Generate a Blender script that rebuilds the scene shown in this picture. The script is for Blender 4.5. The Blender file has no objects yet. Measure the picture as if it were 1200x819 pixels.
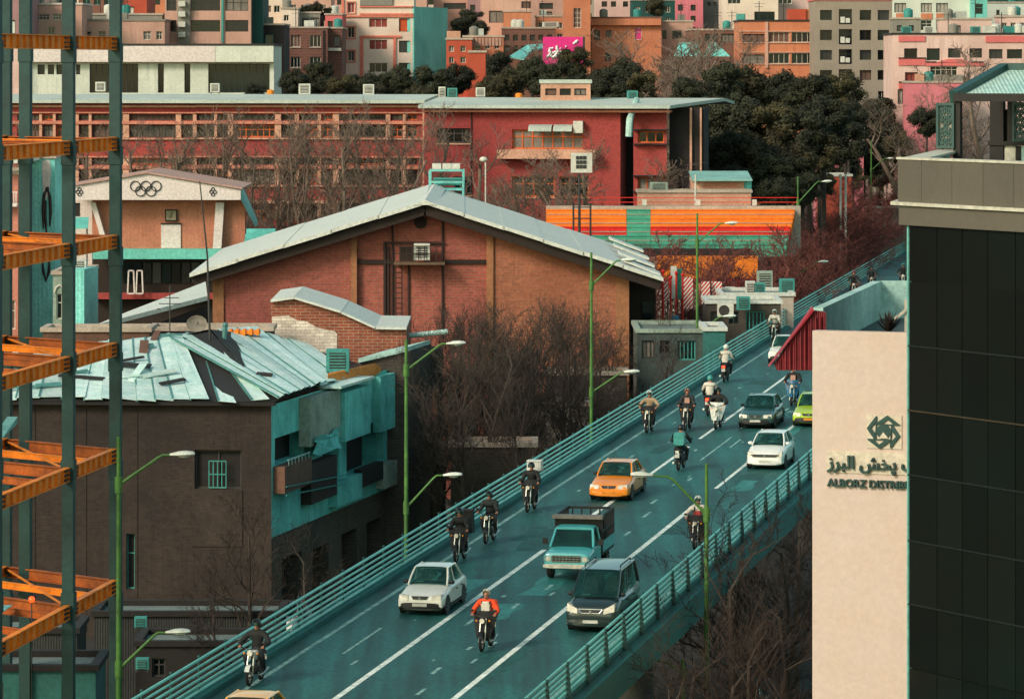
import bpy, bmesh, math, random
from mathutils import Vector, Matrix
R = math.radians
sc = bpy.context.scene
col = sc.collection
# ---------------------------------------------------------------- camera, world, sun, exposure
F, HY, HC = 4800.0, 75.0, 26.0          # focal length (photo pixels), horizon row, camera height (m)
cam = bpy.data.cameras.new('camera'); camo = bpy.data.objects.new('camera', cam); col.objects.link(camo)
camo.location = (0, 0, HC); camo.rotation_euler = (R(90), 0, 0)
cam.sensor_fit = 'HORIZONTAL'; cam.sensor_width = 36; cam.lens = 36 * F / 1200
cam.shift_y = -(409.5 - HY) / 1200
cam.clip_start = 1; cam.clip_end = 12000
sc.camera = camo
SUN_EL, SUN_AZ = 32, 226                # degrees; azimuth clockwise from +Y: behind the camera, to its left
w = bpy.data.worlds.new('World'); sc.world = w; w.use_nodes = True
nt = w.node_tree; bg = nt.nodes['Background']
sky = nt.nodes.new('ShaderNodeTexSky'); sky.sky_type = 'NISHITA'; sky.sun_disc = False
sky.sun_elevation = R(SUN_EL); sky.sun_rotation = R(SUN_AZ); sky.air_density = 1.0; sky.dust_density = 1.5; sky.ozone_density = 2.5
tint = nt.nodes.new('ShaderNodeMix'); tint.data_type = 'RGBA'; tint.blend_type = 'MULTIPLY'; tint.inputs[0].default_value = 1
tint.inputs[7].default_value = (0.93, 1.0, 0.70, 1)
nt.links.new(sky.outputs[0], tint.inputs[6]); nt.links.new(tint.outputs[2], bg.inputs[0]); bg.inputs[1].default_value = 0.135
sun = bpy.data.lights.new('sun', 'SUN'); sun.energy = 1.5; sun.angle = R(16); sun.color = (1.0, 0.84, 0.77)
suno = bpy.data.objects.new('sun', sun); col.objects.link(suno); suno.location = (-40, -60, 60)
_el, _az = R(SUN_EL), R(SUN_AZ)
sdir = Vector((math.sin(_az) * math.cos(_el), math.cos(_az) * math.cos(_el), math.sin(_el)))
suno.rotation_euler = (-sdir).to_track_quat('-Z', 'Y').to_euler()
sc.view_settings.view_transform = 'Standard'; sc.view_settings.look = 'None'
sc.view_settings.exposure = 0.84; sc.view_settings.gamma = 1; sc.view_settings.use_curve_mapping = False
sc.render.engine = 'CYCLES'; sc.cycles.max_bounces = 5; sc.cycles.diffuse_bounces = 3; sc.cycles.glossy_bounces = 3
sc.cycles.transmission_bounces = 3; sc.cycles.transparent_max_bounces = 6
# ---------------------------------------------------------------- materials
def lin(h):
    if isinstance(h, str):
        h = h.lstrip('#'); c = [int(h[i:i + 2], 16) / 255 for i in (0, 2, 4)]
        return tuple(v / 12.92 if v <= .04045 else ((v + .055) / 1.055) ** 2.4 for v in c)
    return h
MATS = {}
def mat(name, colr, rough=.8, var=.22, scale=.6, streak=0.0, bump=.0, metal=0.0, dark=None, emit=None, es=1.0, brick=None, spec=None, fine=.16, waves=None, objvar=0.0, coat=0):
    """procedural material: base colour broken up by two noises, optional vertical streaks, bricks, corrugation"""
    if name in MATS: return MATS[name]
    m = bpy.data.materials.new(name); m.use_nodes = True; MATS[name] = m
    n = m.node_tree; L = n.links.new; b = n.nodes['Principled BSDF']
    c = lin(colr); b.inputs['Roughness'].default_value = rough; b.inputs['Metallic'].default_value = metal
    if spec is not None: b.inputs['Specular IOR Level'].default_value = spec
    if coat: b.inputs['Coat Weight'].default_value = coat; b.inputs['Coat Roughness'].default_value = .06
    if emit:
        b.inputs['Emission Color'].default_value = (*lin(emit), 1); b.inputs['Emission Strength'].default_value = es
    d = lin(dark) if dark else tuple(v * .45 for v in c)
    geo = n.nodes.new('ShaderNodeNewGeometry')
    N1 = n.nodes.new('ShaderNodeTexNoise'); N1.inputs['Scale'].default_value = scale; N1.inputs['Detail'].default_value = 6; N1.inputs['Roughness'].default_value = .62
    L(geo.outputs['Position'], N1.inputs['Vector'])
    ramp = n.nodes.new('ShaderNodeMapRange'); ramp.inputs[1].default_value = .38; ramp.inputs[2].default_value = .72; ramp.inputs[3].default_value = 0; ramp.inputs[4].default_value = min(1, var * 2)
    L(N1.outputs['Fac'], ramp.inputs[0])
    fac = ramp.outputs[0]
    if streak:
        mp = n.nodes.new('ShaderNodeMapping'); mp.inputs['Scale'].default_value = (2.2, 2.2, .16); L(geo.outputs['Position'], mp.inputs['Vector'])
        N2 = n.nodes.new('ShaderNodeTexNoise'); N2.inputs['Scale'].default_value = 1.3; N2.inputs['Detail'].default_value = 5; L(mp.outputs[0], N2.inputs['Vector'])
        r2 = n.nodes.new('ShaderNodeMapRange'); r2.inputs[1].default_value = .48; r2.inputs[2].default_value = .78; r2.inputs[4].default_value = streak; L(N2.outputs['Fac'], r2.inputs[0])
        mx = n.nodes.new('ShaderNodeMath'); mx.operation = 'MAXIMUM'; L(fac, mx.inputs[0]); L(r2.outputs[0], mx.inputs[1]); fac = mx.outputs[0]
    mixc = n.nodes.new('ShaderNodeMix'); mixc.data_type = 'RGBA'; mixc.inputs[6].default_value = (*c, 1); mixc.inputs[7].default_value = (*d, 1); L(fac, mixc.inputs[0])
    out = mixc.outputs[2]; hsrc = N1.outputs['Fac']
    if brick:
        bw, bh, mort, mc = brick
        uvn = n.nodes.new('ShaderNodeUVMap')
        B = n.nodes.new('ShaderNodeTexBrick'); B.inputs['Scale'].default_value = 1; B.inputs['Brick Width'].default_value = bw; B.inputs['Row Height'].default_value = bh
        B.inputs['Mortar Size'].default_value = mort; B.inputs['Color1'].default_value = (*[v * 1.12 for v in c], 1); B.inputs['Color2'].default_value = (*[v * .78 for v in c], 1); B.inputs['Mortar'].default_value = (*lin(mc), 1)
        L(uvn.outputs[0], B.inputs['Vector'])
        m2 = n.nodes.new('ShaderNodeMix'); m2.data_type = 'RGBA'; L(B.outputs['Color'], m2.inputs[6]); m2.inputs[7].default_value = (*d, 1); L(fac, m2.inputs[0]); out = m2.outputs[2]
    if fine:
        N3 = n.nodes.new('ShaderNodeTexNoise'); N3.inputs['Scale'].default_value = 5.5; N3.inputs['Detail'].default_value = 7; N3.inputs['Roughness'].default_value = .75; L(geo.outputs['Position'], N3.inputs['Vector'])
        r3 = n.nodes.new('ShaderNodeMapRange'); r3.inputs[1].default_value = .32; r3.inputs[2].default_value = .68; r3.inputs[3].default_value = 1 - fine * 1.9; r3.inputs[4].default_value = 1 + fine * 1.5; L(N3.outputs['Fac'], r3.inputs[0])
        m3 = n.nodes.new('ShaderNodeMix'); m3.data_type = 'RGBA'; m3.blend_type = 'MULTIPLY'; m3.inputs[0].default_value = 1; L(out, m3.inputs[6]); L(r3.outputs[0], m3.inputs[7]); out = m3.outputs[2]; hsrc = N3.outputs['Fac']
    if objvar:
        oi = n.nodes.new('ShaderNodeObjectInfo'); r4 = n.nodes.new('ShaderNodeMapRange'); r4.inputs[3].default_value = 1 - objvar; r4.inputs[4].default_value = 1 + objvar; L(oi.outputs['Random'], r4.inputs[0])
        m4 = n.nodes.new('ShaderNodeMix'); m4.data_type = 'RGBA'; m4.blend_type = 'MULTIPLY'; m4.inputs[0].default_value = 1; L(out, m4.inputs[6]); L(r4.outputs[0], m4.inputs[7]); out = m4.outputs[2]
    L(out, b.inputs['Base Color'])
    if bump or waves:
        bp = n.nodes.new('ShaderNodeBump'); bp.inputs['Strength'].default_value = bump or .6; bp.inputs['Distance'].default_value = .03
        if waves:
            uvn = n.nodes.new('ShaderNodeUVMap'); wv = n.nodes.new('ShaderNodeTexWave'); wv.inputs['Scale'].default_value = waves; L(uvn.outputs[0], wv.inputs['Vector']); L(wv.outputs['Fac'], bp.inputs['Height'])
        else: L(hsrc, bp.inputs['Height'])
        L(bp.outputs[0], b.inputs['Normal'])
    return m
# ---------------------------------------------------------------- pixels of the photo to rays, mesh builder, objects
def PX(x, D): return (x - 600) * D / F
def PZ(y, D): return HC - (y - HY) * D / F
def P(x, y, D): return Vector((PX(x, D), D, PZ(y, D)))
def rootloc(o):
    v = Vector((0, 0, 0))
    while o is not None: v = v + o.location; o = o.parent
    return v
class MB:
    def __init__(s): s.v = []; s.f = []; s.m = []
    def face(s, pts, mi=0):
        k = len(s.v); s.v += [Vector(p) for p in pts]; s.f.append(tuple(range(k, k + len(pts)))); s.m.append(mi); return s
    def grid(s, rows, closed=False, mi=0, cap0=False, cap1=False):
        k = len(s.v); n = len(rows[0])
        for r in rows: s.v += [Vector(p) for p in r]
        for i in range(len(rows) - 1):
            for j in range(n if closed else n - 1):
                a = k + i * n + j; b = k + i * n + (j + 1) % n
                s.f.append((a, b, b + n, a + n)); s.m.append(mi)
        if cap0: s.f.append(tuple(k + j for j in reversed(range(n)))); s.m.append(mi)
        if cap1: s.f.append(tuple(k + (len(rows) - 1) * n + j for j in range(n))); s.m.append(mi)
        return s
    def hexa(s, p, mi=0):       # p: 4 bottom points then the 4 above them
        k = len(s.v); s.v += [Vector(q) for q in p]
        for f in ((3, 2, 1, 0), (4, 5, 6, 7), (0, 1, 5, 4), (1, 2, 6, 5), (2, 3, 7, 6), (3, 0, 4, 7)): s.f.append(tuple(k + i for i in f)); s.m.append(mi)
        return s
    def box(s, c, d, rz=0, mi=0):
        c = Vector(c); hx, hy, hz = d[0] / 2, d[1] / 2, d[2] / 2; ca, sa = math.cos(rz), math.sin(rz)
        q = [(-hx, -hy), (hx, -hy), (hx, hy), (-hx, hy)]
        return s.hexa([c + Vector((x * ca - y * sa, x * sa + y * ca, z)) for z in (-hz, hz) for x, y in q], mi)
    def bx(s, x0, x1, y0, y1, z0, z1, mi=0): return s.box(((x0 + x1) / 2, (y0 + y1) / 2, (z0 + z1) / 2), (x1 - x0, y1 - y0, z1 - z0), 0, mi)
    def bar(s, a, b, wd, ht=None, mi=0):     # square bar from a to b
        a = Vector(a); b = Vector(b); ht = ht or wd; t = (b - a).normalized()
        u = t.cross(Vector((0, 0, 1))); u = u.normalized() if u.length > 1e-4 else Vector((1, 0, 0)); v = u.cross(t)
        u = u * wd / 2; v = v * ht / 2
        return s.hexa([a - u - v, a + u - v, b + u - v, b - u - v, a - u + v, a + u + v, b + u + v, b - u + v], mi)
    def tube(s, pts, r, n=8, mi=0, cap=True):
        pts = [Vector(p) for p in pts]; rs = r if isinstance(r, (list, tuple)) else [r] * len(pts); rows = []
        u0 = None
        for i, p in enumerate(pts):
            t = (pts[min(i + 1, len(pts) - 1)] - pts[max(i - 1, 0)]).normalized()
            if u0 is None:
                u0 = t.cross(Vector((0, 0, 1))); u0 = u0.normalized() if u0.length > 1e-3 else Vector((1, 0, 0))
            u = (u0 - t * u0.dot(t)).normalized(); v = t.cross(u); u0 = u
            rows.append([p + (u * math.cos(2 * math.pi * j / n) + v * math.sin(2 * math.pi * j / n)) * rs[i] for j in range(n)])
        return s.grid(rows, True, mi, cap, cap)
    def disc(s, c, ax, r, th, n=16, mi=0):
        c = Vector(c); ax = Vector(ax).normalized()
        return s.tube([c - ax * th / 2, c + ax * th / 2], r, n, mi)
    def ring(s, c, ax, r, t, n=24, k=6, mi=0):
        c = Vector(c); ax = Vector(ax).normalized(); u = ax.orthogonal().normalized(); v = ax.cross(u); rows = []
        for i in range(n + 1):
            a = 2 * math.pi * i / n; d = u * math.cos(a) + v * math.sin(a)
            rows.append([c + d * (r + t * math.cos(2 * math.pi * j / k)) + ax * t * math.sin(2 * math.pi * j / k) for j in range(k)])
        return s.grid(rows, True, mi)
    def ball(s, c, r, n=10, mi=0):
        c = Vector(c); r = Vector(r) if isinstance(r, (tuple, list)) else Vector((r, r, r)); rows = []
        for i in range(n // 2 + 1):
            a = math.pi * i / (n // 2) - math.pi / 2
            rows.append([c + Vector((r.x * math.cos(a) * math.cos(2 * math.pi * j / n), r.y * math.cos(a) * math.sin(2 * math.pi * j / n), r.z * math.sin(a))) for j in range(n)])
        return s.grid(rows, True, mi)
    def prism(s, pts, off, mi=0):        # polygon swept by a vector
        k = len(s.v); n = len(pts); off = Vector(off); s.v += [Vector(p) for p in pts] + [Vector(p) + off for p in pts]
        s.f.append(tuple(k + i for i in reversed(range(n)))); s.m.append(mi); s.f.append(tuple(k + n + i for i in range(n))); s.m.append(mi)
        for i in range(n): j = (i + 1) % n; s.f.append((k + i, k + j, k + n + j, k + n + i)); s.m.append(mi)
        return s
    def mesh(s, name, mats, origin=Vector((0, 0, 0)), smooth=False):
        me = bpy.data.meshes.new(name); me.from_pydata([tuple(v - origin) for v in s.v], [], s.f)
        for mm in (mats if isinstance(mats, (list, tuple)) else [mats]): me.materials.append(mm)
        if any(s.m): me.polygons.foreach_set('material_index', s.m)
        uv = me.uv_layers.new(name='UVMap'); buf = [0.0] * (2 * len(me.loops)); V = s.v
        for p in me.polygons:
            nn = p.normal; vert = abs(nn.z) < .75
            if vert:
                l = math.hypot(nn.x, nn.y) or 1; tx, ty = -nn.y / l, nn.x / l
            for li in p.loop_indices:
                q = V[me.loops[li].vertex_index]
                if vert: buf[2 * li] = q.x * tx + q.y * ty; buf[2 * li + 1] = q.z
                else: buf[2 * li] = q.x; buf[2 * li + 1] = q.y
        uv.data.foreach_set('uv', buf)
        if smooth:
            me.polygons.foreach_set('use_smooth', [True] * len(me.polygons))
            try: me.set_sharp_from_angle(angle=R(38))
            except Exception: pass
        me.update(); return me
    def build(s, name, mats, parent=None, smooth=False, local=False, label=None):
        org = Vector((0, 0, 0)) if (local or parent is None) else rootloc(parent)
        me = s.mesh(name, mats, org, smooth)
        bm = bmesh.new(); bm.from_mesh(me); bmesh.ops.recalc_face_normals(bm, faces=bm.faces); bm.to_mesh(me); bm.free()
        o = bpy.data.objects.new(name, me); col.objects.link(o)
        if parent is not None: o.parent = parent
        if label: o['label'] = label
        return o
def tag(o, label=None, cat=None, group=None, kind=None):
    if label: o['label'] = label
    if cat: o['category'] = cat
    if group: o['group'] = group
    if kind: o['kind'] = kind
    return o
def thing(name, label, cat, loc=(0, 0, 0), group=None, rz=0):
    o = bpy.data.objects.new(name, None); col.objects.link(o); o.location = loc; o.rotation_euler = (0, 0, rz); o.empty_display_size = .3
    return tag(o, label, cat, group)
def inst(name, me, parent, loc=(0, 0, 0), rot=(0, 0, 0), scl=(1, 1, 1)):
    o = bpy.data.objects.new(name, me); col.objects.link(o); o.parent = parent; o.location = loc; o.rotation_euler = rot; o.scale = scl; return o
def copy_tree(o, parent=None):
    c = o.copy(); col.objects.link(c); c.parent = parent
    for ch in o.children: copy_tree(ch, c)
    return c
class Fac:
    """vertical wall plane given by two photo columns and their distances"""
    def __init__(s, x0, D0, x1, D1):
        s.p0 = Vector((PX(x0, D0), D0, 0)); p1 = Vector((PX(x1, D1), D1, 0)); s.len = (p1 - s.p0).length; s.u = (p1 - s.p0).normalized()
        s.n = Vector((s.u.y, -s.u.x, 0))
        if s.n.dot(s.p0) > 0: s.n = -s.n
    def t(s, x):
        k = (x - 600) / F; den = s.u.x - k * s.u.y
        return (k * s.p0.y - s.p0.x) / den
    def D(s, x): return s.p0.y + s.u.y * s.t(x)
    def z(s, x, y): return PZ(y, s.D(x))
    def pt(s, t, z, off=0): return Vector((s.p0.x + s.u.x * t + s.n.x * off, s.p0.y + s.u.y * t + s.n.y * off, z))
    def at(s, x, y, off=0): return s.pt(s.t(x), s.z(x, y), off)
    def rect(s, x0, y0, x1, y1):
        xm = (x0 + x1) / 2; return (s.t(x0), s.z(xm, y1), s.t(x1), s.z(xm, y0))   # t0,z0,t1,z1
    def slab(s, mb, r, o0, o1, mi=0):   # box on the wall between two offsets
        t0, z0, t1, z1 = r
        return mb.hexa([s.pt(t0, z0, o1), s.pt(t1, z0, o1), s.pt(t1, z0, o0), s.pt(t0, z0, o0), s.pt(t0, z1, o1), s.pt(t1, z1, o1), s.pt(t1, z1, o0), s.pt(t0, z1, o0)], mi)
    def holed(s, mb, r, holes, rec=.2, mi=0, off=0):
        t0, z0, t1, z1 = r
        ts = sorted({t0, t1, *[min(max(h[i], t0), t1) for h in holes for i in (0, 2)]}); zs = sorted({z0, z1, *[min(max(h[i], z0), z1) for h in holes for i in (1, 3)]})
        for i in range(len(ts) - 1):
            for j in range(len(zs) - 1):
                a, b, c, d = ts[i], ts[i + 1], zs[j], zs[j + 1]
                if b - a < 1e-5 or d - c < 1e-5: continue
                tm, zm = (a + b) / 2, (c + d) / 2
                if any(h[0] < tm < h[2] and h[1] < zm < h[3] for h in holes): continue
                mb.face([s.pt(a, c, off), s.pt(b, c, off), s.pt(b, d, off), s.pt(a, d, off)], mi)
        for h in holes:
            a, c, b, d = h
            q = [(a, c), (b, c), (b, d), (a, d)]
            for i in range(4):
                e, g = q[i], q[(i + 1) % 4]
                mb.face([s.pt(*e, off), s.pt(*g, off), s.pt(*g, off - rec), s.pt(*e, off - rec)], mi)
        return mb
GLASS = []
def window(fac, root, r, nx=2, ny=1, fm=None, pm=None, rec=.2, fw=.07, sill=None, name='window', off=0):
    t0, z0, t1, z1 = r; m = MB(); o0, o1 = off - rec - .02, off - rec + .07
    fac.slab(m, (t0, z0, t1, z0 + fw), o0, o1); fac.slab(m, (t0, z1 - fw, t1, z1), o0, o1)
    fac.slab(m, (t0, z0 + fw, t0 + fw, z1 - fw), o0, o1); fac.slab(m, (t1 - fw, z0 + fw, t1, z1 - fw), o0, o1)
    for i in range(1, nx): q = t0 + (t1 - t0) * i / nx; fac.slab(m, (q - fw * .4, z0 + fw, q + fw * .4, z1 - fw), o0, o1 - .01)
    for i in range(1, ny): q = z0 + (z1 - z0) * (1 - (i / ny) * (.72 if ny == 2 else 1)); fac.slab(m, (t0 + fw, q - fw * .4, t1 - fw, q + fw * .4), o0, o1 - .015)
    o = m.build(name, fm or MATS['frame_dark'], root)
    g = MB(); fac.slab(g, (t0 + .01, z0 + .01, t1 - .01, z1 - .01), off - rec - .06, off - rec); g.build('pane', pm or random.choice(GLASS), o)
    if sill:
        g = MB(); fac.slab(g, (t0 - .08, z0 - .12, t1 + .08, z0 - .003), off - .05, off + .12); g.build('sill', sill, o)
    return o
def block(name, label, fac, ytop, zbase, depth, wm, wins=(), coping=None, group=None, cat='building', roofm=None, xr=None, ctop=.22, rec=.2, ybot=None, left=True):
    """a building: front wall with real openings, sides, back, roof and coping; wins: (x0,y0,x1,y1,nx,ny,framemat,panemat,sillmat)"""
    xm = xr if xr else 600 + F * (fac.p0.x + fac.u.x * fac.len / 2) / (fac.p0.y + fac.u.y * fac.len / 2)
    zt = fac.z(xm, ytop); L = fac.len
    root = thing(name, label, cat, fac.pt(L / 2, zbase, -depth / 2), group)
    rects = [fac.rect(*wn[:4]) for wn in wins]
    m = MB(); fac.holed(m, (0, zbase, L, zt), rects, rec)
    a, b, c, d = fac.pt(0, 0), fac.pt(L, 0), fac.pt(L, 0, -depth), fac.pt(0, 0, -depth)
    up = lambda p, z: Vector((p.x, p.y, z))
    for p, q in ((b, c), (c, d), (d, a)): m.face([up(p, zbase), up(q, zbase), up(q, zt), up(p, zt)])
    for r in rects: m.face([fac.pt(r[0] , r[1], -rec - .09), fac.pt(r[2], r[1], -rec - .09), fac.pt(r[2], r[3], -rec - .09), fac.pt(r[0], r[3], -rec - .09)])
    m.build('wall', wm, root)
    m = MB(); m.face([up(p, zt) for p in (a, b, c, d)]); m.build('roof', roofm or MATS['roof_grey'], root)
    m = MB(); e = .12
    fac.slab(m, (-e, zt + .004, L + e, zt + ctop), -.25, e)
    fac.slab(m, (-e, zt + .004, .2, zt + ctop), -depth - e, -.25); fac.slab(m, (L - .2, zt + .004, L + e, zt + ctop), -depth - e, -.25); fac.slab(m, (.2, zt + .004, L - .2, zt + ctop), -depth - e, -depth + .2)
    m.build('coping', coping or MATS['coping_pale'], root)
    for wn, r in zip(wins, rects):
        k = list(wn[4:]) + [None] * 5
        window(fac, root, r, k[0] or 2, k[1] or 1, k[2], k[3], rec, sill=k[4])
    root['zt'] = 0; del root['zt']
    return root, zt
def strip(fac, root, name, x0, y0, x1, y1, m, o0=0.0, o1=.12):
    b = MB(); fac.slab(b, fac.rect(x0, y0, x1, y1), o0, o1); return b.build(name, m, root)
def text_mesh(txt, size, depth, font=None, align='LEFT'):
    cu = bpy.data.curves.new('lettering', 'FONT'); cu.body = txt; cu.size = size; cu.extrude = depth; cu.offset = size * .022; cu.align_x = align
    o = bpy.data.objects.new('lettering_tmp', cu); col.objects.link(o)
    me = bpy.data.meshes.new_from_object(o.evaluated_get(bpy.context.evaluated_depsgraph_get())); bpy.data.objects.remove(o); return me
# common materials
mat('frame_dark', '#332f2b', .6); mat('frame_white', '#cfc4b4', .6); mat('frame_teal', '#3c8f84', .6); mat('frame_orange', '#d4601c', .6)
mat('roof_grey', '#6f7a72', .9, .3, .4); mat('coping_pale', '#b9a592', .85, .3); mat('coping_dark', '#2d2a26', .85, .3)
for i, (c, rg) in enumerate((('#0f1615', .08), ('#16211f', .1), ('#1e1917', .12), ('#2a2421', .2), ('#142422', .1), ('#3b3630', .3))): GLASS.append(mat('glass_%s' % 'abcdef'[i], c, rg, .3, .25))
mat('curtain_pale', '#a99f8f', .8, .25, .8); GLASS += [mat('curtain_dim', '#7d7366', .7, .3, .8), mat('curtain_warm', '#6b4a3c', .7, .3, .8)]; mat('curtain_red', '#8a3a30', .8, .2)
random.seed(7)
# ---------------------------------------------------------------- ground
def gz(y, x=0):
    pts = ((-200, 0), (255, 0), (330, 3), (420, 4.4), (460, 4.6), (640, 15), (1000, 40), (2000, 130), (6000, 700))
    for (a, za), (b, zb) in zip(pts, pts[1:]):
        if a <= y <= b: return za + (zb - za) * (y - a) / (b - a)
    return 700
mat('ground_dirt', '#2f2c27', .95, .4, .3, fine=.2, bump=.3); mat('street_asphalt', '#2a2d2b', .9, .35, .4, fine=.2)
m = MB(); ys = [-150, -50, 50, 100, 150, 200, 230, 255, 280, 305, 330, 375, 420, 460, 500, 560, 640, 800, 1000, 1500, 2000, 3500, 6000]
m.grid([[(x, y, gz(y)) for x in (-3000, -1200, -500, -200, -80, -40, 0, 40, 80, 200, 500, 1200, 3000)] for y in ys])
tag(m.build('ground', MATS['ground_dirt']), kind='structure')
# ---------------------------------------------------------------- flyover alignment (fitted to the lane lines of the photo)
RX0, RZ0, YA0, YA1, G0, G1, DA, DB = -7.141, 6.6378, .2142, .1347, .0284, -.0215, 163.9, 310.2
RX, RZ, RYW = {}, {}, {}
def _ss(t): t = min(1, max(0, t)); return t * t * (3 - 2 * t)
def _yw(d): t = _ss((d - DA) / (DB - DA)); return YA0 + (YA1 - YA0) * t, G0 + (G1 - G0) * t
RX[115], RZ[115] = RX0, RZ0
for d in range(115, 600): y, g = _yw(d + .5); RX[d + 1] = RX[d] + y; RZ[d + 1] = max(RZ[d] + g, gz(d + 1) + .5)
for d in range(115, 60, -1): RX[d - 1] = RX[d] - YA0; RZ[d - 1] = RZ[d] - G0
def road(d, off=0, h=0):
    k = int(math.floor(d)); k = max(60, min(598, k)); f = d - k
    x = RX[k] + (RX[k + 1] - RX[k]) * f; z = RZ[k] + (RZ[k + 1] - RZ[k]) * f; yw = _yw(d)[0]; n = math.sqrt(1 + yw * yw)
    return Vector((x + off / n, d - off * yw / n, z + h))
def road_at(x, y):
    """station and offset of the deck point seen at a photo pixel"""
    d, off = 150.0, 0.0
    for _ in range(60):
        z = road(d).z; Y = (HC - z) * F / (y - HY); X = PX(x, Y); yw = _yw(d)[0]; n = math.sqrt(1 + yw * yw)
        c = road(d); dx, dy = X - c.x, Y - c.y; tx, ty = yw / n, 1 / n
        d = d + (dx * tx + dy * ty) * ty * .8; off = dx * ty - dy * tx
    return d, off
LO, RO = -4.12, 6.93
ST = [62 + 3 * i for i in range(175)]
am = mat('asphalt', '#16554e', .6, .45, .22, fine=.36, bump=.15, dark='#0e3f3b')
# wheel-track streaks that run along the road
n = am.node_tree; bsdf = n.nodes['Principled BSDF']; src = bsdf.inputs['Base Color'].links[0].from_socket
g_ = n.nodes.new('ShaderNodeNewGeometry'); mp_ = n.nodes.new('ShaderNodeMapping'); mp_.inputs['Rotation'].default_value = (0, 0, R(12)); mp_.inputs['Scale'].default_value = (1.1, .035, .1)
n.links.new(g_.outputs['Position'], mp_.inputs['Vector']); tn = n.nodes.new('ShaderNodeTexNoise'); tn.inputs['Scale'].default_value = 1.6; tn.inputs['Detail'].default_value = 5
n.links.new(mp_.outputs[0], tn.inputs['Vector']); tr = n.nodes.new('ShaderNodeMapRange'); tr.inputs[1].default_value = .3; tr.inputs[2].default_value = .7; tr.inputs[3].default_value = .55; tr.inputs[4].default_value = 1.55
n.links.new(tn.outputs['Fac'], tr.inputs[0]); tm = n.nodes.new('ShaderNodeMix'); tm.data_type = 'RGBA'; tm.blend_type = 'MULTIPLY'; tm.inputs[0].default_value = 1
n.links.new(src, tm.inputs[6]); n.links.new(tr.outputs[0], tm.inputs[7]); n.links.new(tm.outputs[2], bsdf.inputs['Base Color'])
mat('deck_steel', '#1c6b66', .7, .3, .5, streak=.5); mat('paint_white', '#eef0e2', .7, .32, 2.2, dark='#5d8f87'); mat('paint_worn', '#8fb5ab', .8, .5, 3.0, dark='#2a6661'); mat('pier_concrete', '#4a4a43', .9, .3)
mat('rail_teal', '#62c2b2', .38, .25, .6, dark='#1f6a60', fine=.1); mat('rail_post', '#16433f', .6, .3)
m = MB(); m.grid([[road(d, LO - .35), road(d, 0), road(d, RO + .35)] for d in ST])
road_o = tag(m.build('flyover_road', MATS['asphalt']), kind='structure')
m = MB(); m.grid([[road(d, LO - .35, -.004), road(d, LO - .45, -.004), road(d, LO - .45, -1.0), road(d, LO + 1.2, -1.15), road(d, RO - 1.2, -1.15), road(d, RO + .45, -1.0), road(d, RO + .45, -.004), road(d, RO + .35, -.004)] for d in ST])
m.build('girder', MATS['deck_steel'], road_o)
for k, d in enumerate(range(84, 430, 27)):
    b = road(d, 1.4); zt = b.z - 1.16; m = MB()
    m.tube([(b.x, b.y, gz(b.y) - .2), (b.x, b.y, zt - 1.2)], .75, 16); a1 = road(d, -2.6); a2 = road(d, 5.4)
    m.hexa([Vector((q.x, q.y + e, z)) for z, w_ in ((zt - 1.2, .55), (zt, 1)) for q, e in ((a1.lerp(b, 1 - w_), -.6), (a2.lerp(b, 1 - w_), -.6), (a2.lerp(b, 1 - w_), .6), (a1.lerp(b, 1 - w_), .6))])
    m.build('pier', MATS['pier_concrete'], road_o, True)
# kerb upstands
for off, nm in ((LO + .12, 'kerb'), (RO - .12, 'kerb')):
    m = MB(); m.grid([[road(d, off - .15, .003), road(d, off - .15, .14), road(d, off + .15, .14), road(d, off + .15, .003)] for d in ST]); m.build(nm, MATS['deck_steel'], road_o)
def stripe(d0, d1, off, wd, name='lane_line', mt='paint_white', h=.005):
    k = max(1, int((d1 - d0) / 3)); m = MB(); ds = [d0 + (d1 - d0) * i / k for i in range(k + 1)]
    m.grid([[road(d, off - wd / 2, h), road(d, off + wd / 2, h)] for d in ds]); return m.build(name, MATS[mt], road_o)
stripe(62, 330, -3.11, .17, 'edge_line', 'paint_worn')
stripe(62, 154, 0, .2); stripe(157, 172, 0, .2); stripe(175.5, 186, 0, .16); stripe(189, 330, 0, .16)
stripe(62, 168, 3.53, .2); stripe(172, 330, 3.53, .16)
stripe(62, 330, 6.35, .12, 'edge_line', 'paint_worn')
for d0, d1, off in ((128, 129.2, 1.9), (140.5, 141.7, 1.7), (143.5, 144.3, 2.4), (144.8, 145.9, 2.0), (147.5, 148.6, 1.75), (152.5, 154, 1.8), (133, 134, 2.6), (181, 190, 1.35), (193.5, 199, 1.25), (203, 209, 1.3), (186, 189, 1.9), (137, 138.2, .9), (158, 159.2, 2.3), (163, 164.6, 2.1), (167, 168.3, 1.7), (221, 228, 1.3), (118, 120, -1.6), (131, 136, -1.75)):
    stripe(d0, d1, off, .14 if d1 - d0 < 3 else .1, 'worn_paint', 'paint_worn', .0055)
for d in (121.6, 149.5, 177.2, 204, 232): # expansion joints
    m = MB(); m.grid([[road(d + e, o, .0042) for o in (LO + .3, 0, 3.5, RO - .3)] for e in (-.05, .05)]); m.build('expansion_joint', mat('joint_rubber', '#2b6f69', .8), road_o)
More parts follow.
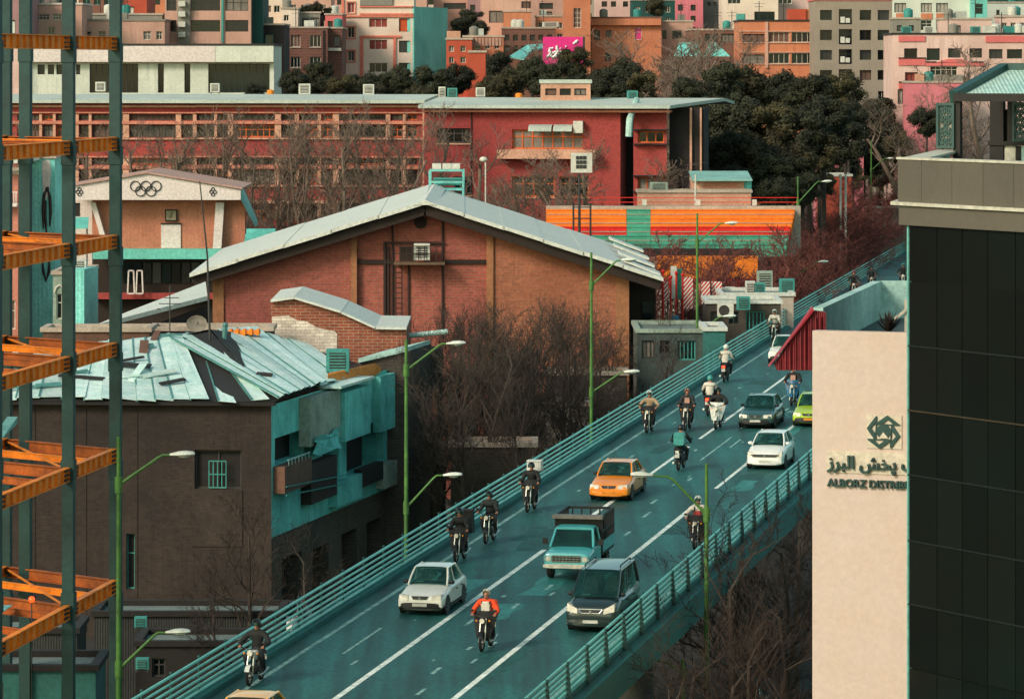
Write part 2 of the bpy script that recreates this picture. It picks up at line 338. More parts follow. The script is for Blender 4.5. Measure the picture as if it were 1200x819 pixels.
# repair patches and oil stains
mat('asphalt_patch', '#10524b', .75, .4, 1.2, fine=.35, dark='#083430'); mat('asphalt_pale', '#2b7d74', .6, .45, 1.0, fine=.35, dark='#15605a')
rp_ = random.Random(17)
for k in range(16):
    d0 = rp_.uniform(118, 250); o0 = rp_.uniform(-3.6, 5.4); ln = rp_.uniform(2, 9); wd = rp_.uniform(.35, 1.5); m = MB(); e = [rp_.uniform(-.12, .12) for _ in range(14)]
    m.grid([[road(d0 + ln * i / 6, o0 - wd / 2 + e[i], .0025 + .0001 * k), road(d0 + ln * i / 6, o0 + wd / 2 + e[i + 7], .0025 + .0001 * k)] for i in range(7)]); m.build('asphalt_repair', MATS['asphalt_patch' if k % 3 else 'asphalt_pale'], road_o)
for k in range(40):
    d0 = rp_.uniform(120, 235); o0 = rp_.choice([1.2, 1.8, 2.2, -1.6]) + rp_.uniform(-.7, .7); stripe(d0, d0 + rp_.uniform(.25, 1.1), o0, rp_.uniform(.06, .16), 'worn_paint', 'paint_worn', .0058)
# railings
def railing(label, off, rails, post_side, sp, dark):
    d0, d1 = 64, 570; b = road(150, off)
    root = thing('flyover_railing', label, 'railing', (b.x, b.y, b.z))
    ds = [d0 + 2.5 * i for i in range(int((d1 - d0) / 2.5) + 1)]
    for h, r in rails:
        m = MB(); m.tube([road(d, off, h) for d in ds], r, 6); m.build('rail', MATS['rail_teal'], root, True)
    k = 0; d = 103.3; pm = MB(); org = Vector((0, 0, 0))
    if dark:    # tapered plate posts on the outer face
        for s in (-.028, .028): pass
        pm.hexa([(-.02, -.10, -.55), (.20, -.10, -.55), (.20, .10, -.55), (-.02, .10, -.55), (-.02, -.035, 1.14), (.07, -.035, 1.14), (.07, .035, 1.14), (-.02, .035, 1.14)])
        pm.box((.02, 0, 1.16), (.12, .09, .05))
    else:
        pm.tube([(-.09, 0, -.3), (-.09, 0, 1.16)], .04, 6); pm.ball((-.09, 0, 1.18), .055, 8)
    me = pm.mesh('post', MATS['rail_post'])
    while d < 520:
        p = road(d, off); yw = _yw(d)[0]
        inst('post', me, root, p - Vector(root.location), (0, 0, -math.atan(yw))); d += sp
    return root
railing('teal pipe railing along the edge of the flyover beside the brick hall', LO, ((1.13, .05), (.92, .04), (.72, .045), (.53, .045), (.35, .045), (.17, .05)), -1, 2.85, False)
railing('teal slatted railing with dark tapered posts beside the cream sign tower', RO, ((1.13, .05), (.93, .04), (.76, .04), (.59, .04), (.42, .04), (.25, .045)), 1, 3.0, True)
# ---------------------------------------------------------------- street below and its kerb
m = MB(); m.grid([[Vector((road(d, o).x, road(d, o).y, gz(road(d, o).y) + .004)) for o in (-13, -4.6)] for d in range(80, 330, 6)]); tag(m.build('lower_street', MATS['street_asphalt']), kind='structure')
m = MB(); m.grid([[Vector((road(d, o).x, road(d, o).y, gz(road(d, o).y) + .004)) for o in (7.5, 17)] for d in range(80, 330, 6)]); tag(m.build('service_street', MATS['street_asphalt']), kind='structure')
for o0, o1 in ((-15.5, -13.0), (17, 19.5)):
    m = MB(); m.grid([[Vector((road(d, o).x, road(d, o).y, gz(road(d, o).y) + h)) for o, h in ((o0, 0), (o0, .13), (o1, .13), (o1, 0))] for d in range(80, 330, 6)]); tag(m.build('pavement', MATS['pier_concrete']), kind='structure')
# ---------------------------------------------------------------- street lamps
mat('lamp_green', '#4c7a2e', .6, .35, 1.5, dark='#27401e'); mat('lamp_head', '#d5d6c6', .45, .15); mat('lamp_glass', '#b8b6a6', .2)
def lamp_head(root, p, dirv, ln=.78):
    d = Vector(dirv).normalized(); u = Vector((0, 0, 1)); s = d.cross(u).normalized(); m = MB(); rows = []
    for t, wd, ht in ((0, .05, .05), (.12, .09, .07), (.35, .15, .11), (.65, .17, .12), (.9, .12, .09), (1, .05, .05)):
        c = p + d * (t * ln); rows.append([c + s * wd * math.cos(a) + u * ht * (math.sin(a) if math.sin(a) > 0 else .45 * math.sin(a)) for a in [math.pi * 2 * j / 10 for j in range(10)]])
    m.grid(rows, True, 0, True, True); h = m.build('lamp_head', MATS['lamp_head'], root, True)
    m = MB(); m.ball(p + d * ln * .55 + Vector((0, 0, -.05)), (.2, .1, .07), 10); m.build('lamp_glass', MATS['lamp_glass'], h, True)
def street_lamp(label, x, D, ytop, arms, base=None):
    """arms: (collar y, elbow (x,y), head start (x,y))"""
    X = PX(x, D); zb = gz(D) if base is None else base; zt = PZ(ytop, D)
    root = thing('street_lamp', label, 'street lamp', (X, D, zb), 'street lamps along the flyover')
    m = MB(); m.tube([(X, D, zb), (X, D, zb + .4), (X, D, zb + .41), (X, D, zt)], [.16, .16, .11, .06], 10); m.build('pole', MATS['lamp_green'], root, True)
    for yc, el, hd in arms:
        zc = PZ(yc, D); m = MB(); m.tube([(X, D, zc - .25), (X, D, zc + .25)], .12, 10); m.build('collar', MATS['lamp_green'], root, True)
        pts = [Vector((X, D, zc)), P(el[0], el[1], D), P(hd[0], hd[1], D)]; q = pts[1].lerp(pts[2], .5)
        m = MB(); m.tube([pts[0], pts[0].lerp(pts[1], .92), pts[1].lerp(pts[2], .12), pts[2]], [.05, .045, .04, .035], 8); m.build('arm', MATS['lamp_green'], root, True)
        lamp_head(root, pts[2], (1 if hd[0] > x else -1, 0, .04))
    return root
street_lamp('green street lamp beside the orange steel frame', 139, 128, 512, ((568, (190, 533), (199, 533)), (784, (184, 741), (194, 741))))
street_lamp('green street lamp in front of the teal house side wall', 476, 165, 398, ((434, (517, 403), (523, 403)), (595, (511, 557), (519, 557))))
street_lamp('green street lamp before the right half of the gabled brick hall', 693, 203, 296, ((335, (722, 306), (728, 305)), (460, (727, 437), (731, 436))))
street_lamp('green street lamp between the brick hall and the orange stand', 817, 240, 250, ((285, (844, 262), (849, 262)), (392, (842, 372), (847, 371))))
street_lamp('green street lamp beyond the orange stand, over the crest of the flyover', 935, 315, 207, ((238, (958, 213), (963, 213)), (322, (955, 308), (959, 307))))
street_lamp('green lamp pole near the overhanging white ledge', 1021, 440, 165, ((200, (1036, 186), (1039, 186)), (262, (1034, 250), (1037, 250))))
street_lamp('dark green street lamp on the sign tower side of the flyover', 828, 143, 543, ((603, (786, 559), (765, 557)),))
street_lamp('low street lamp standing under the slatted railing, its head below the deck', 800, 139, 772, ((790, (783, 776), (768, 773)),))
# ---------------------------------------------------------------- steel frame under construction
mat('steel_teal', '#1a423c', .6, .4, .8, dark='#0f2522', streak=.3); mat('steel_orange', '#ff8c14', .55, .28, 1.2, dark='#8a3c0a', fine=.1); mat('steel_dark', '#3a2a20', .8, .3); mat('steel_rust', '#b85a12', .7, .35, 1.5, dark='#55260c'); mat('tin_teal', '#77c4bb', .45, .3, .8)
VX = 1250.0; fdir = Vector(((VX - 600) / F, 1, 0)); fdir_n = fdir.normalized(); fper = Vector((-fdir_n.y, fdir_n.x, 0))
def fr(x, D0x=122.0): D = D0x * VX / (VX - x); return Vector((PX(x, D), D, 0))
frame = thing('steel_frame', 'unfinished building frame of dark teal columns and orange steel beams', 'steel frame', (fr(80).x - 3, fr(80).y, 0))
cols = [fr(-6), fr(80.5), fr(135.5)]; fang = math.atan2(fdir_n.x, fdir_n.y)
back = [c + fper * 4.6 + fdir_n * 3.2 for c in cols]; back2 = [c + fper * 9.4 + fdir_n * 4 for c in cols]
def column(p, wd=.36, zt=30):
    m = MB(); ca = Vector((fdir_n.y, -fdir_n.x, 0)) * wd / 2; cb = fdir_n * wd / 2
    # two channels with battens, as a laced box column
    q = [p - ca - cb, p + ca - cb, p + ca + cb, p - ca + cb]; m.hexa([Vector((v.x, v.y, z)) for z in (0, zt) for v in q])
    o = m.build('column', MATS['steel_teal'], frame)
    for z in [PZ(y, p.y) for y in (62, 182, 300, 424, 550, 705)]:
        m = MB(); m.box((p.x, p.y, z), (wd + .06, wd + .06, .62), -fang); m.build('splice_plate', MATS['steel_teal'], o)
for c in cols: column(c)
column(Vector((PX(30, 140), 140, 0)), .38); column(back[2])
def ibeam(a, b, ht=.42, wd=.2, name='beam', stiff=True, mt='steel_orange'):
    m = MB(); d = (b - a); L = d.length; d = d.normalized(); z = Vector((0, 0, 1)); s = d.cross(z).normalized()
    m.bar(a, b, .02, ht); m.bar(a + z * (ht / 2), b + z * (ht / 2), wd, .03); m.bar(a - z * (ht / 2), b - z * (ht / 2), wd, .03)
    if stiff:
        k = max(2, int(L / .75))
        for i in range(k + 1):
            c = a + d * (L * i / k); m.bar(c - z * ht * .47, c + z * ht * .47, .025, wd * .92) if False else m.hexa([c + d * e1 + s * e2 + z * e3 for e3 in (-ht * .47, ht * .47) for e1, e2 in ((-.012, -wd * .46), (.012, -wd * .46), (.012, wd * .46), (-.012, wd * .46))])
    return m.build(name, MATS[mt], frame)
levels = [50, 173, 293, 425, 555, 716]     # photo row of the front beam at the column x=80
for li, yl in enumerate(levels):
    z = PZ(yl, cols[1].y); up = lambda p, dz=0: Vector((p.x, p.y, z + dz))
    ibeam(up(cols[0]) + fdir_n * .2, up(cols[1]) - fdir_n * .2); ibeam(up(cols[1]) + fdir_n * .2, up(cols[2]) - fdir_n * .2)
    for i in range(2):                      # short end plates
        for c, s in ((cols[i], 1), (cols[i + 1], -1)):
            for q in range(3):
                m = MB(); e = up(c) + fdir_n * s * .3; m.bar(e + Vector((0, 0, -.14 + q * .14)), e + fdir_n * s * .55 + Vector((0, 0, -.14 + q * .14)), .23, .035); m.build('gusset', MATS['steel_dark'], frame)
    if li > 0:
        ibeam(up(back[0], .05), up(back[1], .05), .3); ibeam(up(back[1], .05), up(back[2], .05), .3)
        ibeam(up(back2[0], .05), up(back2[1], .05), .36, mt='steel_dark'); ibeam(up(back2[1], .05), up(back2[2], .05), .36, mt='steel_dark')
        for c, b_, b2 in zip(cols, back, back2): ibeam(up(c), up(b_), .34, stiff=False, mt='steel_rust'); ibeam(up(b_), up(b2), .34, stiff=False, mt='steel_rust')
        for k in (2, 4) if li % 2 else (1, 3):                # joists
            a = cols[0].lerp(cols[1], k / 5); b_ = back[0].lerp(back[1], k / 5); ibeam(up(a, .05), up(b_, .05), .2, .1, 'joist', False, 'steel_rust'); ibeam(up(b_, .05), up(back2[0].lerp(back2[1], k / 5), .05), .2, .1, 'joist', False, 'steel_rust')
        for k in (2,):
            a = cols[1].lerp(cols[2], k / 4); b_ = back[1].lerp(back[2], k / 4); ibeam(up(a, .05), up(b_, .05), .2, .1, 'joist', False, 'steel_orange')
        for k in range(2): m = MB(); m.bar(up(cols[k], .1), up(back[k + 1], .1), .07, .05); m.build('brace', MATS['steel_orange'], frame)
    if li in (5,):
        m = MB(); q = [cols[0] + fper * 1.0, cols[0].lerp(cols[1], .9) + fper * 1.6, cols[0].lerp(cols[1], .8) + fper * 3.4, back[0] - fper]
        m.hexa([Vector((v.x, v.y, z + e)) for e in (.27, .30) for v in q]); m.build('deck_sheet', MATS['tin_teal'] if li == 5 else MATS['steel_orange'], frame)
m = MB(); zz = PZ(505, 126)
for k in range(5): m.bar(Vector((PX(-8, 124) + k * .09, 122, zz - .15 + k * .07)), Vector((PX(17, 128), 127.5, zz + .1 + k * .05)), .32, .03)
m.build('tin_sheet', MATS['tin_teal'], frame)
# ---------------------------------------------------------------- helpers for facades
def fpoly(fac, mb, pts, o0, o1, mi=0):
    q = [fac.at(x, y, o0) for x, y in pts]; return mb.prism(q, fac.n * (o1 - o0), mi)
def letters(txt, size, depth, root, mt, fac, t, z, off, width=None, name='letter'):
    me = text_mesh(txt, size, depth); xs = [v.co.x for v in me.vertices]; x0, x1 = min(xs), max(xs); k = (width / (x1 - x0)) if width else 1
    bm = bmesh.new(); bm.from_mesh(me); bmesh.ops.remove_doubles(bm, verts=bm.verts, dist=1e-5); bm.verts.ensure_lookup_table(); seen = set()
    for v in bm.verts:
        if v.index in seen: continue
        comp = []; stack = [v]; seen.add(v.index)
        while stack:
            q = stack.pop(); comp.append(q)
            for e in q.link_edges:
                o = e.other_vert(q)
                if o.index not in seen: seen.add(o.index); stack.append(o)
        idx = {q.index: i for i, q in enumerate(comp)}; b = MB()
        b.v = [fac.pt(t + (q.co.x - x0) * k, z + q.co.y * k, off + depth + q.co.z) for q in comp]
        for f in {f for q in comp for f in q.link_faces}: b.f.append(tuple(idx[w_.index] for w_ in f.verts)); b.m.append(0)
        b.build(name, MATS[mt], root)
    bm.free()
# ---------------------------------------------------------------- sign tower building
mat('stucco_cream', '#c6b2a5', .9, .10, .9, fine=.05, bump=.15, dark='#c2a283'); mat('sign_teal', '#0e403d', .4, .2); mat('sign_plate', '#cdbfa9', .6, .1)
mat('concrete_teal', '#b5d2c5', .9, .3, .5, streak=.45, dark='#5f8a80'); mat('roof_tar', '#4b5a54', .95, .35, .5); mat('red_metal', '#7d1420', .5, .2, .8, waves=5, dark='#4a0c14')
tf = Fac(952, 115, 1120, 113.5); zt = tf.z(1000, 388.5)
tower = thing('sign_building', 'cream rendered building end wall with dark emblem and lettering, roof terrace behind', 'building', tf.pt(2, 0, -8))
A, B2, C2, D2, E2 = tf.pt(0, 0), tf.pt(tf.len, 0), Vector((19, 139.5, 0)), Vector((12.3, 139.5, 0)), Vector((9.12, 124, 0))
up = lambda p, z: Vector((p.x, p.y, z))
m = MB(); pl = [A, B2, C2, D2, E2]
for i in range(5): p, q = pl[i], pl[(i + 1) % 5]; m.face([up(p, 0), up(q, 0), up(q, zt if i in (0,) else 17.4), up(p, zt if i in (0,) else 17.4)])
m.build('wall', MATS['stucco_cream'], tower)
m = MB(); tf.slab(m, (0, 17.0, tf.len, zt - .003), -.4, -.004); m.build('front_parapet', MATS['stucco_cream'], tower)
m = MB(); m.face([up(p, 17.35) for p in pl]); m.build('roof', MATS['roof_tar'], tower)
for a, b_ in ((E2, D2), (D2, C2)):
    d = (b_ - a).normalized(); s = Vector((d.y, -d.x, 0)) * .3; m = MB()
    m.hexa([up(v, z) for z in (17.3, 18.62) for v in (a, b_, b_ + s, a + s)]); m.build('parapet', MATS['concrete_teal'], tower)  # cool light on the parapet is put into its teal concrete colour
letters('ALBORZ DISTRIBUTION', .4, .05, tower, 'sign_teal', tf, tf.t(970), tf.z(1000, 570), .004, tf.t(1098) - tf.t(970))
m = MB(); tf.slab(m, tf.rect(969, 530, 1100, 555.5), .003, .03); m.build('sign_plate', MATS['sign_plate'], tower)
letters('\ufeaf\ufeae\ufe92\ufedf\ufe8d \ufeb6\ufea8\ufb58 \ufe96\ufb90\ufeae\ufeb7', .8, .05, tower, 'sign_teal', tf, tf.t(970), tf.z(1000, 548.5), .031, tf.t(1110) - tf.t(970))
m = MB(); tf.slab(m, tf.rect(1016, 486, 1057, 525.5), .003, .03); plate = m.build('emblem_plate', MATS['sign_plate'], tower)
ez = lambda x, y: (960 + x * 110 / 819, 470 + y * 110 / 819)
for k in range(4):      # four folded triangles turning round a disc
    tri = [(497, 192), (600, 122), (708, 205), (655, 205), (604, 160), (560, 192)]; cx, cy = 566, 268; m = MB()
    ang = k * math.pi / 2; pr = []
    for x, y in tri: dx, dy = x - cx, y - cy; pr.append((cx + dx * math.cos(ang) - dy * math.sin(ang), cy + dx * math.sin(ang) + dy * math.cos(ang)))
    fpoly(tf, m, [ez(*q) for q in pr], .031, .08)
    tri2 = [(497, 192), (708, 205), (700, 212), (500, 203)]; pr = []
    for x, y in tri2: dx, dy = x - cx, y - cy; pr.append((cx + dx * math.cos(ang) - dy * math.sin(ang), cy + dx * math.sin(ang) + dy * math.cos(ang)))
    fpoly(tf, m, [ez(*q) for q in pr], .031, .075); m.build('emblem_blade', MATS['sign_teal'], tower)
m = MB(); fpoly(tf, m, [ez(566 + 62 * math.cos(a * math.pi / 12), 262 + 62 * math.sin(a * math.pi / 12)) for a in range(24)], .031, .07); m.build('emblem_disc', MATS['sign_teal'], tower)
m = MB(); fpoly(tf, m, [ez(525, 322), ez(566, 268), ez(610, 322)], .071, .085); m.build('emblem_mountain', MATS['sign_plate'], tower)
# red corrugated gable behind the tower
gf = Fac(880, 119, 1000, 119); root = thing('red_gable', 'dark red corrugated metal gable sticking out behind the cream sign tower', 'roof', gf.at(940, 434, -1))
m = MB(); fpoly(gf, m, [(911, 434), (968, 434), (968, 366), (951.5, 364), (908, 427)], -.5, 0); m.build('gable_wall', MATS['red_metal'], root)
m = MB()
for i in range(9): x = 914 + i * 6; m.hexa([gf.at(x - .5, 433.5, .06), gf.at(x + .5, 433.5, .06), gf.at(x + .5, 433.5, .002), gf.at(x - .5, 433.5, .002)] + [gf.at(x - .5, max(370, 427 - (x - 908) * 1.42) + 1, .06), gf.at(x + .5, max(370, 427 - (x - 908) * 1.42) + 1, .06), gf.at(x + .5, max(370, 427 - (x - 908) * 1.42) + 1, .002), gf.at(x - .5, max(370, 427 - (x - 908) * 1.42) + 1, .002)])
o = m.build('standing_seam', MATS['red_metal'], root); o['kind'] = 'stuff'
m = MB(); fpoly(gf, m, [(901, 429.5), (903, 427.5), (952.5, 360), (953.5, 364)], -.5, .12); m.build('roof_sheet', mat('red_bright', '#a31a2a', .5, .2), root)
# things on the terrace: dark spiky plant and a pale post with brace
root = thing('agave_plant', 'dark brown spiky dry plant on the terrace behind the sign wall', 'plant', P(1041, 392, 128)); m = MB(); rnd = random.Random(3); base = P(1041, 394, 128); base.z = 17.36
m.tube([base, base + Vector((0, 0, .28))], [.3, .36], 10); m.build('pot', mat('plant_brown', '#2f211a', .9), root)
m = MB()
for i in range(34):
    a = rnd.uniform(0, 6.28); l = rnd.uniform(.35, .85); up_ = rnd.uniform(.5, 1); d = Vector((math.cos(a) * (1 - up_ * .6), math.sin(a) * (1 - up_ * .6), up_)).normalized(); s = d.cross(Vector((0, 0, 1))).normalized() * .06; b0 = base + Vector((0, 0, .25))
    m.face([b0 - s, b0 + s, b0 + d * l * .6 + s * .8, b0 + d * l, b0 + d * l * .6 - s * .8])
m.build('leaves', MATS['plant_brown'], root)
root = thing('braced_post', 'pale square post with diagonal brace on the roof terrace', 'post', P(1062, 392, 130)); m = MB(); a = P(1062.5, 351, 130); b_ = up(a, 17.36); m.bar(b_, a, .13); m.build('post', MATS['sign_plate'], root)
m = MB(); m.bar(P(1048, 374, 129.9), P(1062, 363, 129.9), .08); m.build('brace', MATS['sign_plate'], root)
# ---------------------------------------------------------------- dark glass building
mat('dark_glass', '#121a16', .12, .5, .12, spec=.25, objvar=.22, fine=.06, dark='#14120f'); mat('glass_joint', '#0f1210', .5); mat('taupe_panel', '#5b5346', .75, .15, .6, fine=.05, objvar=.06); mat('ledge_pale', '#c4bda8', .7, .2); mat('brass_line', '#4a3c2a', .5, .2, metal=.4)  # dark_glass: tone differences between panes stand in for greenish reflections
VD = -2050.0; gD = lambda x: 105 * (1065 - VD) / (x - VD)
df = Fac(1065, 105, 1460, gD(1460)); gl = thing('glass_building', 'dark glass office building with taupe roof parapet and white ledge', 'office building', df.pt(6, 0, -6))
zl = [PZ(y, 105) for y in (264, 330, 405, 480.5, 556, 633, 707, 782, 858, 933, 1008, 1084, 1160)] + [0.0]
tl = [df.t(x) for x in (1065.5, 1098, 1127.5, 1157.5, 1190, 1222, 1255, 1290, 1330, 1375, 1460)]
a, b_ = df.pt(0, 0, -.08), df.pt(df.len, 0, -.08); c_ = b_ + Vector((6, 24, 0)); d_ = a + Vector((5, 25, 0))
m = MB(); m.hexa([up(p, z) for z in (0, zl[0] + .3) for p in (a, b_, c_, d_)]); m.build('core', MATS['glass_joint'], gl)
for i in range(len(zl) - 1):
    for j in range(len(tl) - 1):
        m = MB(); g = .014; tilt = random.uniform(-.004, .004)
        m.hexa([df.pt(tl[j] + g, zl[i + 1] + g, tilt), df.pt(tl[j + 1] - g, zl[i + 1] + g, -tilt), df.pt(tl[j + 1] - g, zl[i + 1] + g, -.07), df.pt(tl[j] + g, zl[i + 1] + g, -.07), df.pt(tl[j] + g, zl[i] - g, 0), df.pt(tl[j + 1] - g, zl[i] - g, 0), df.pt(tl[j + 1] - g, zl[i] - g, -.07), df.pt(tl[j] + g, zl[i] - g, -.07)])
        m.build('pane', MATS['dark_glass'], gl)
for i in (2, 3, 4, 5, 6):
    m = MB(); df.slab(m, (0, zl[i] - .018, df.len, zl[i] + .018), -.05, .035); m.build('mullion', MATS['brass_line'] if i == 3 else MATS['glass_joint'], gl)
m = MB(); df.slab(m, (-.06, 0, .008, zl[0]), -.3, .02); m.build('corner_trim', mat('trim_teal', '#6aa79b', .5), gl)
# taupe band, ledge and parapet; the plan follows the same two directions
bdir = Vector((.2, 1, 0)).normalized()
def ring_plan(e): p0 = df.pt(-e * 1.0, 0, e * .35); return [p0, df.pt(df.len, 0, e * .35), df.pt(df.len, 0, -9), p0 + bdir * 9.6 + Vector((.0, 0, 0))]
zp0, zp1, zle = PZ(237, 105), PZ(187.5, 105), PZ(241, 105)
m = MB(); q = ring_plan(.3); m.hexa([up(p, z) for z in (zl[0] + .004, zle) for p in q]); m.build('fascia_band', MATS['taupe_panel'], gl)
m = MB(); q = ring_plan(.55); m.hexa([up(p, z) for z in (zle + .003, zp0) for p in q]); m.build('ledge', MATS['ledge_pale'], gl)
pf = Fac(1052, gD(1052) + .05, 1460, gD(1460) - .4)
q = ring_plan(.28); pj = [pf.t(x) for x in (1052, 1080, 1115.5, 1152, 1188, 1225, 1262, 1300, 1340, 1400, 1460)]
for j in range(len(pj) - 1): m = MB(); pf.slab(m, (pj[j] + .008, zp0 + .004, pj[j + 1] - .008, zp1), -.25, .0); m.build('parapet_panel', MATS['taupe_panel'], gl)
m = MB(); pf.slab(m, (-.03, zp1 + .003, pf.len, zp1 + .06), -.4, .03); m.build('parapet_coping', MATS['ledge_pale'], gl)
a = pf.pt(0.02, 0, -.26); b_ = a + bdir * 9; s = Vector((1, 0, 0)); m = MB(); m.hexa([up(v, z) for z in (zp0, zp1) for v in (a, a + s * .3, b_ + s * .3, b_)]); m.build('side_parapet', MATS['concrete_teal'], gl)
m = MB(); m.hexa([up(v, z) for z in (zp1 + .003, zp1 + .06) for v in (a - s * .05, a + s * .62, b_ + s * .62, b_ - s * .05)]); m.build('side_coping', MATS['ledge_pale'], gl)
m = MB(); m.face([up(v, zp0 + .05) for v in (pf.pt(.1, 0, -.2), pf.pt(pf.len, 0, -.2), pf.pt(pf.len, 0, -12), a + bdir * 10)]); m.build('roof', MATS['roof_tar'], gl)
# roof pavilion with pitched glazed canopy and star lattice screens
mat('pavilion_steel', '#1f4741', .5, .25); mat('canopy_sheet', '#bcd3c2', .35, .25, .6, dark='#6fb5a8', waves=3); mat('pavilion_dark', '#26211c', .8, .2); mat('lattice_back', '#8f8878', .8, .15); mat('orange_panel', '#a63a12', .6, .25)
vf = Fac(1090, 113, 1330, 110.5); pav = thing('roof_pavilion', 'rooftop pavilion with pitched pale canopy and star lattice screens on the glass building', 'pavilion', vf.at(1150, 190, -2))
zr = zp0 + .05; zE = vf.z(1150, 117); zR = vf.z(1150, 84)
q0, q1 = vf.pt(vf.t(1118), zE, 0), vf.pt(vf.len, zE, 0); q2, q3 = vf.pt(vf.len, zR, -3.2), vf.pt(vf.t(1134), zR, -3.2)
nrm = (q1 - q0).cross(q3 - q0).normalized() * .06; m = MB(); m.prism([q0, q1, q2, q3], nrm); m.build('canopy', MATS['canopy_sheet'], pav)
for p, q, wd in ((q0, q3, .34), (q3, q2, .34), (q0, q1, .22)): m = MB(); m.bar(p + Vector((0, 0, .06)), q + Vector((0, 0, .06)), wd * .8, wd); m.build('canopy_edge', MATS['pavilion_steel'] if p is not q0 or q is q3 else MATS['pavilion_dark'], pav)
for x, o, wd in ((1121, .0, .2), (1128, -2.9, .4), (1144, -3, .22), (1168, -3, .2), (1198, -3, .22), (1225, 0, .2)): m = MB(); t = vf.t(x); vf.slab(m, (t - wd / 2, zr, t + wd / 2, zE - .03 if o > -1 else zR - .1), o - .2, o); m.build('post', MATS['pavilion_dark'], pav)
m = MB(); vf.slab(m, (vf.t(1118), vf.z(1150, 173), vf.len, vf.z(1150, 168)), -3.1, -2.85); m.build('rail_beam', MATS['pavilion_dark'], pav)
def lattice(x0, y0, x1, y1, off, backed):
    r = vf.rect(x0, y0, x1, y1); t0, z0, t1, z1 = r; o = None; fw = .07; m = MB()
    for a in ((t0, z0, t1, z0 + fw), (t0, z1 - fw, t1, z1), (t0, z0 + fw, t0 + fw, z1 - fw), (t1 - fw, z0 + fw, t1, z1 - fw)): vf.slab(m, a, off - .06, off + .06)
    sc_ = m.build('lattice_screen', MATS['pavilion_steel'], pav); k = max(1, round((z1 - z0) / (t1 - t0))); R_ = (t1 - t0) / 2 - fw; m = MB()
    for i in range(k):
        cz = z0 + (z1 - z0) * (i + .5) / k; ct = (t0 + t1) / 2; H = (z1 - z0) / k / 2; pts = [(ct + R_ * math.cos(a * math.pi / 4), cz + H * math.sin(a * math.pi / 4)) for a in range(8)]; ins = [(ct + R_ * .45 * math.cos((a + .5) * math.pi / 4), cz + H * .45 * math.sin((a + .5) * math.pi / 4)) for a in range(8)]
        for a in range(8):
            for p, q in ((pts[a], ins[a]), (ins[a], pts[(a + 1) % 8]), (pts[a], pts[(a + 1) % 8])): m.bar(vf.pt(p[0], p[1], off), vf.pt(q[0], q[1], off), .035, .04)
            q = (ct + R_ * .16 * math.cos((a + .5) * math.pi / 4), cz + H * .16 * math.sin((a + .5) * math.pi / 4)); m.bar(vf.pt(*ins[a], off), vf.pt(*q, off), .03, .04)
    lt = m.build('lattice_star', MATS['pavilion_steel'], sc_); lt['kind'] = 'stuff'
    if backed: m = MB(); vf.slab(m, (t0 + fw, z0 + fw, t1 - fw, z1 - fw), off - .05, off - .03); m.build('backing', MATS['lattice_back'], sc_)
lattice(1098, 121, 1119, 174, .02, True); lattice(1146, 121, 1164, 170, -3.0, False); lattice(1169, 121, 1196, 170, -3.0, False); lattice(1199, 121, 1222, 170, -3.0, False)
for x0, x1, mt in ((1126, 1136, 'tin_teal'), (1137, 1150, 'ledge_pale'), (1157, 1169, 'concrete_teal'), (1170, 1205, 'orange_panel'), (1150.5, 1156.5, 'pavilion_dark')): m = MB(); vf.slab(m, (vf.t(x0), zr, vf.t(x1), vf.z(1150, 173.5)), -3.05, -2.95); m.build('balustrade_panel', MATS[mt], pav)
m = MB(); vf.slab(m, (vf.t(1119), zr, vf.t(1139), zE - .3), -3.2, -3.1); m.build('dark_panel', MATS['pavilion_dark'], pav)
# ---------------------------------------------------------------- gabled brick hall
mat('brick_rose', '#a85342', .92, .36, .16, brick=(.5, .17, .022, '#8d6a5a'), streak=.65, dark='#7a3a34'); mat('brick_amber', '#ab6244', .92, .34, .16, brick=(.5, .17, .022, '#94705a'), streak=.6, dark='#7f4630')
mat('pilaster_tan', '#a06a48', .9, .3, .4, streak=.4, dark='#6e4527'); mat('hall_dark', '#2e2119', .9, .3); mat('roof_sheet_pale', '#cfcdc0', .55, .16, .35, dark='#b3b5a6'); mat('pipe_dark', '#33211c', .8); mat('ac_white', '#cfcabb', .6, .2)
hf = Fac(220, 243, 780, 243); hall = thing('brick_hall', 'large gabled red brick hall with wide pale sheet metal roof', 'hall', hf.pt(14, 0, -15))
HB = 33.0; zA = hf.z(500, 240); zL = hf.z(222, 325); zRt = hf.z(777, 330)
def hroof(side):
    a = (222, zL) if side < 0 else (777.5, zRt); p0 = hf.pt(hf.t(a[0]), a[1], 0); p1 = hf.pt(hf.t(498), zA, 0); back = -hf.n * HB + Vector((-.4, 0, 0))
    # several overlapping sheets, seams running down the slope
    k = 5 if side < 0 else 6
    for i in range(k):
        f0, f1 = i / k, (i + 1) / k; lift = Vector((0, 0, .03 if i % 2 else 0)); q = [p0.lerp(p1, f0), p0.lerp(p1, f1 + .004 * (i < k - 1)), p0.lerp(p1, f1 + .004 * (i < k - 1)) + back, p0.lerp(p1, f0) + back]
        m = MB(); m.hexa([v + lift for v in q] + [v + lift + Vector((0, 0, .22)) for v in q]); m.build('roof_sheet', MATS['roof_sheet_pale'], hall)
hroof(-1); hroof(1)
p1 = hf.pt(hf.t(498), zA + .2, .05); m = MB(); m.prism([p1 + hf.u * -.7 - Vector((0, 0, .22)), p1 + Vector((0, 0, .1)), p1 + hf.u * .7 - Vector((0, 0, .22))], -hf.n * (HB + .2)); m.build('ridge_cap', MATS['roof_sheet_pale'], hall)
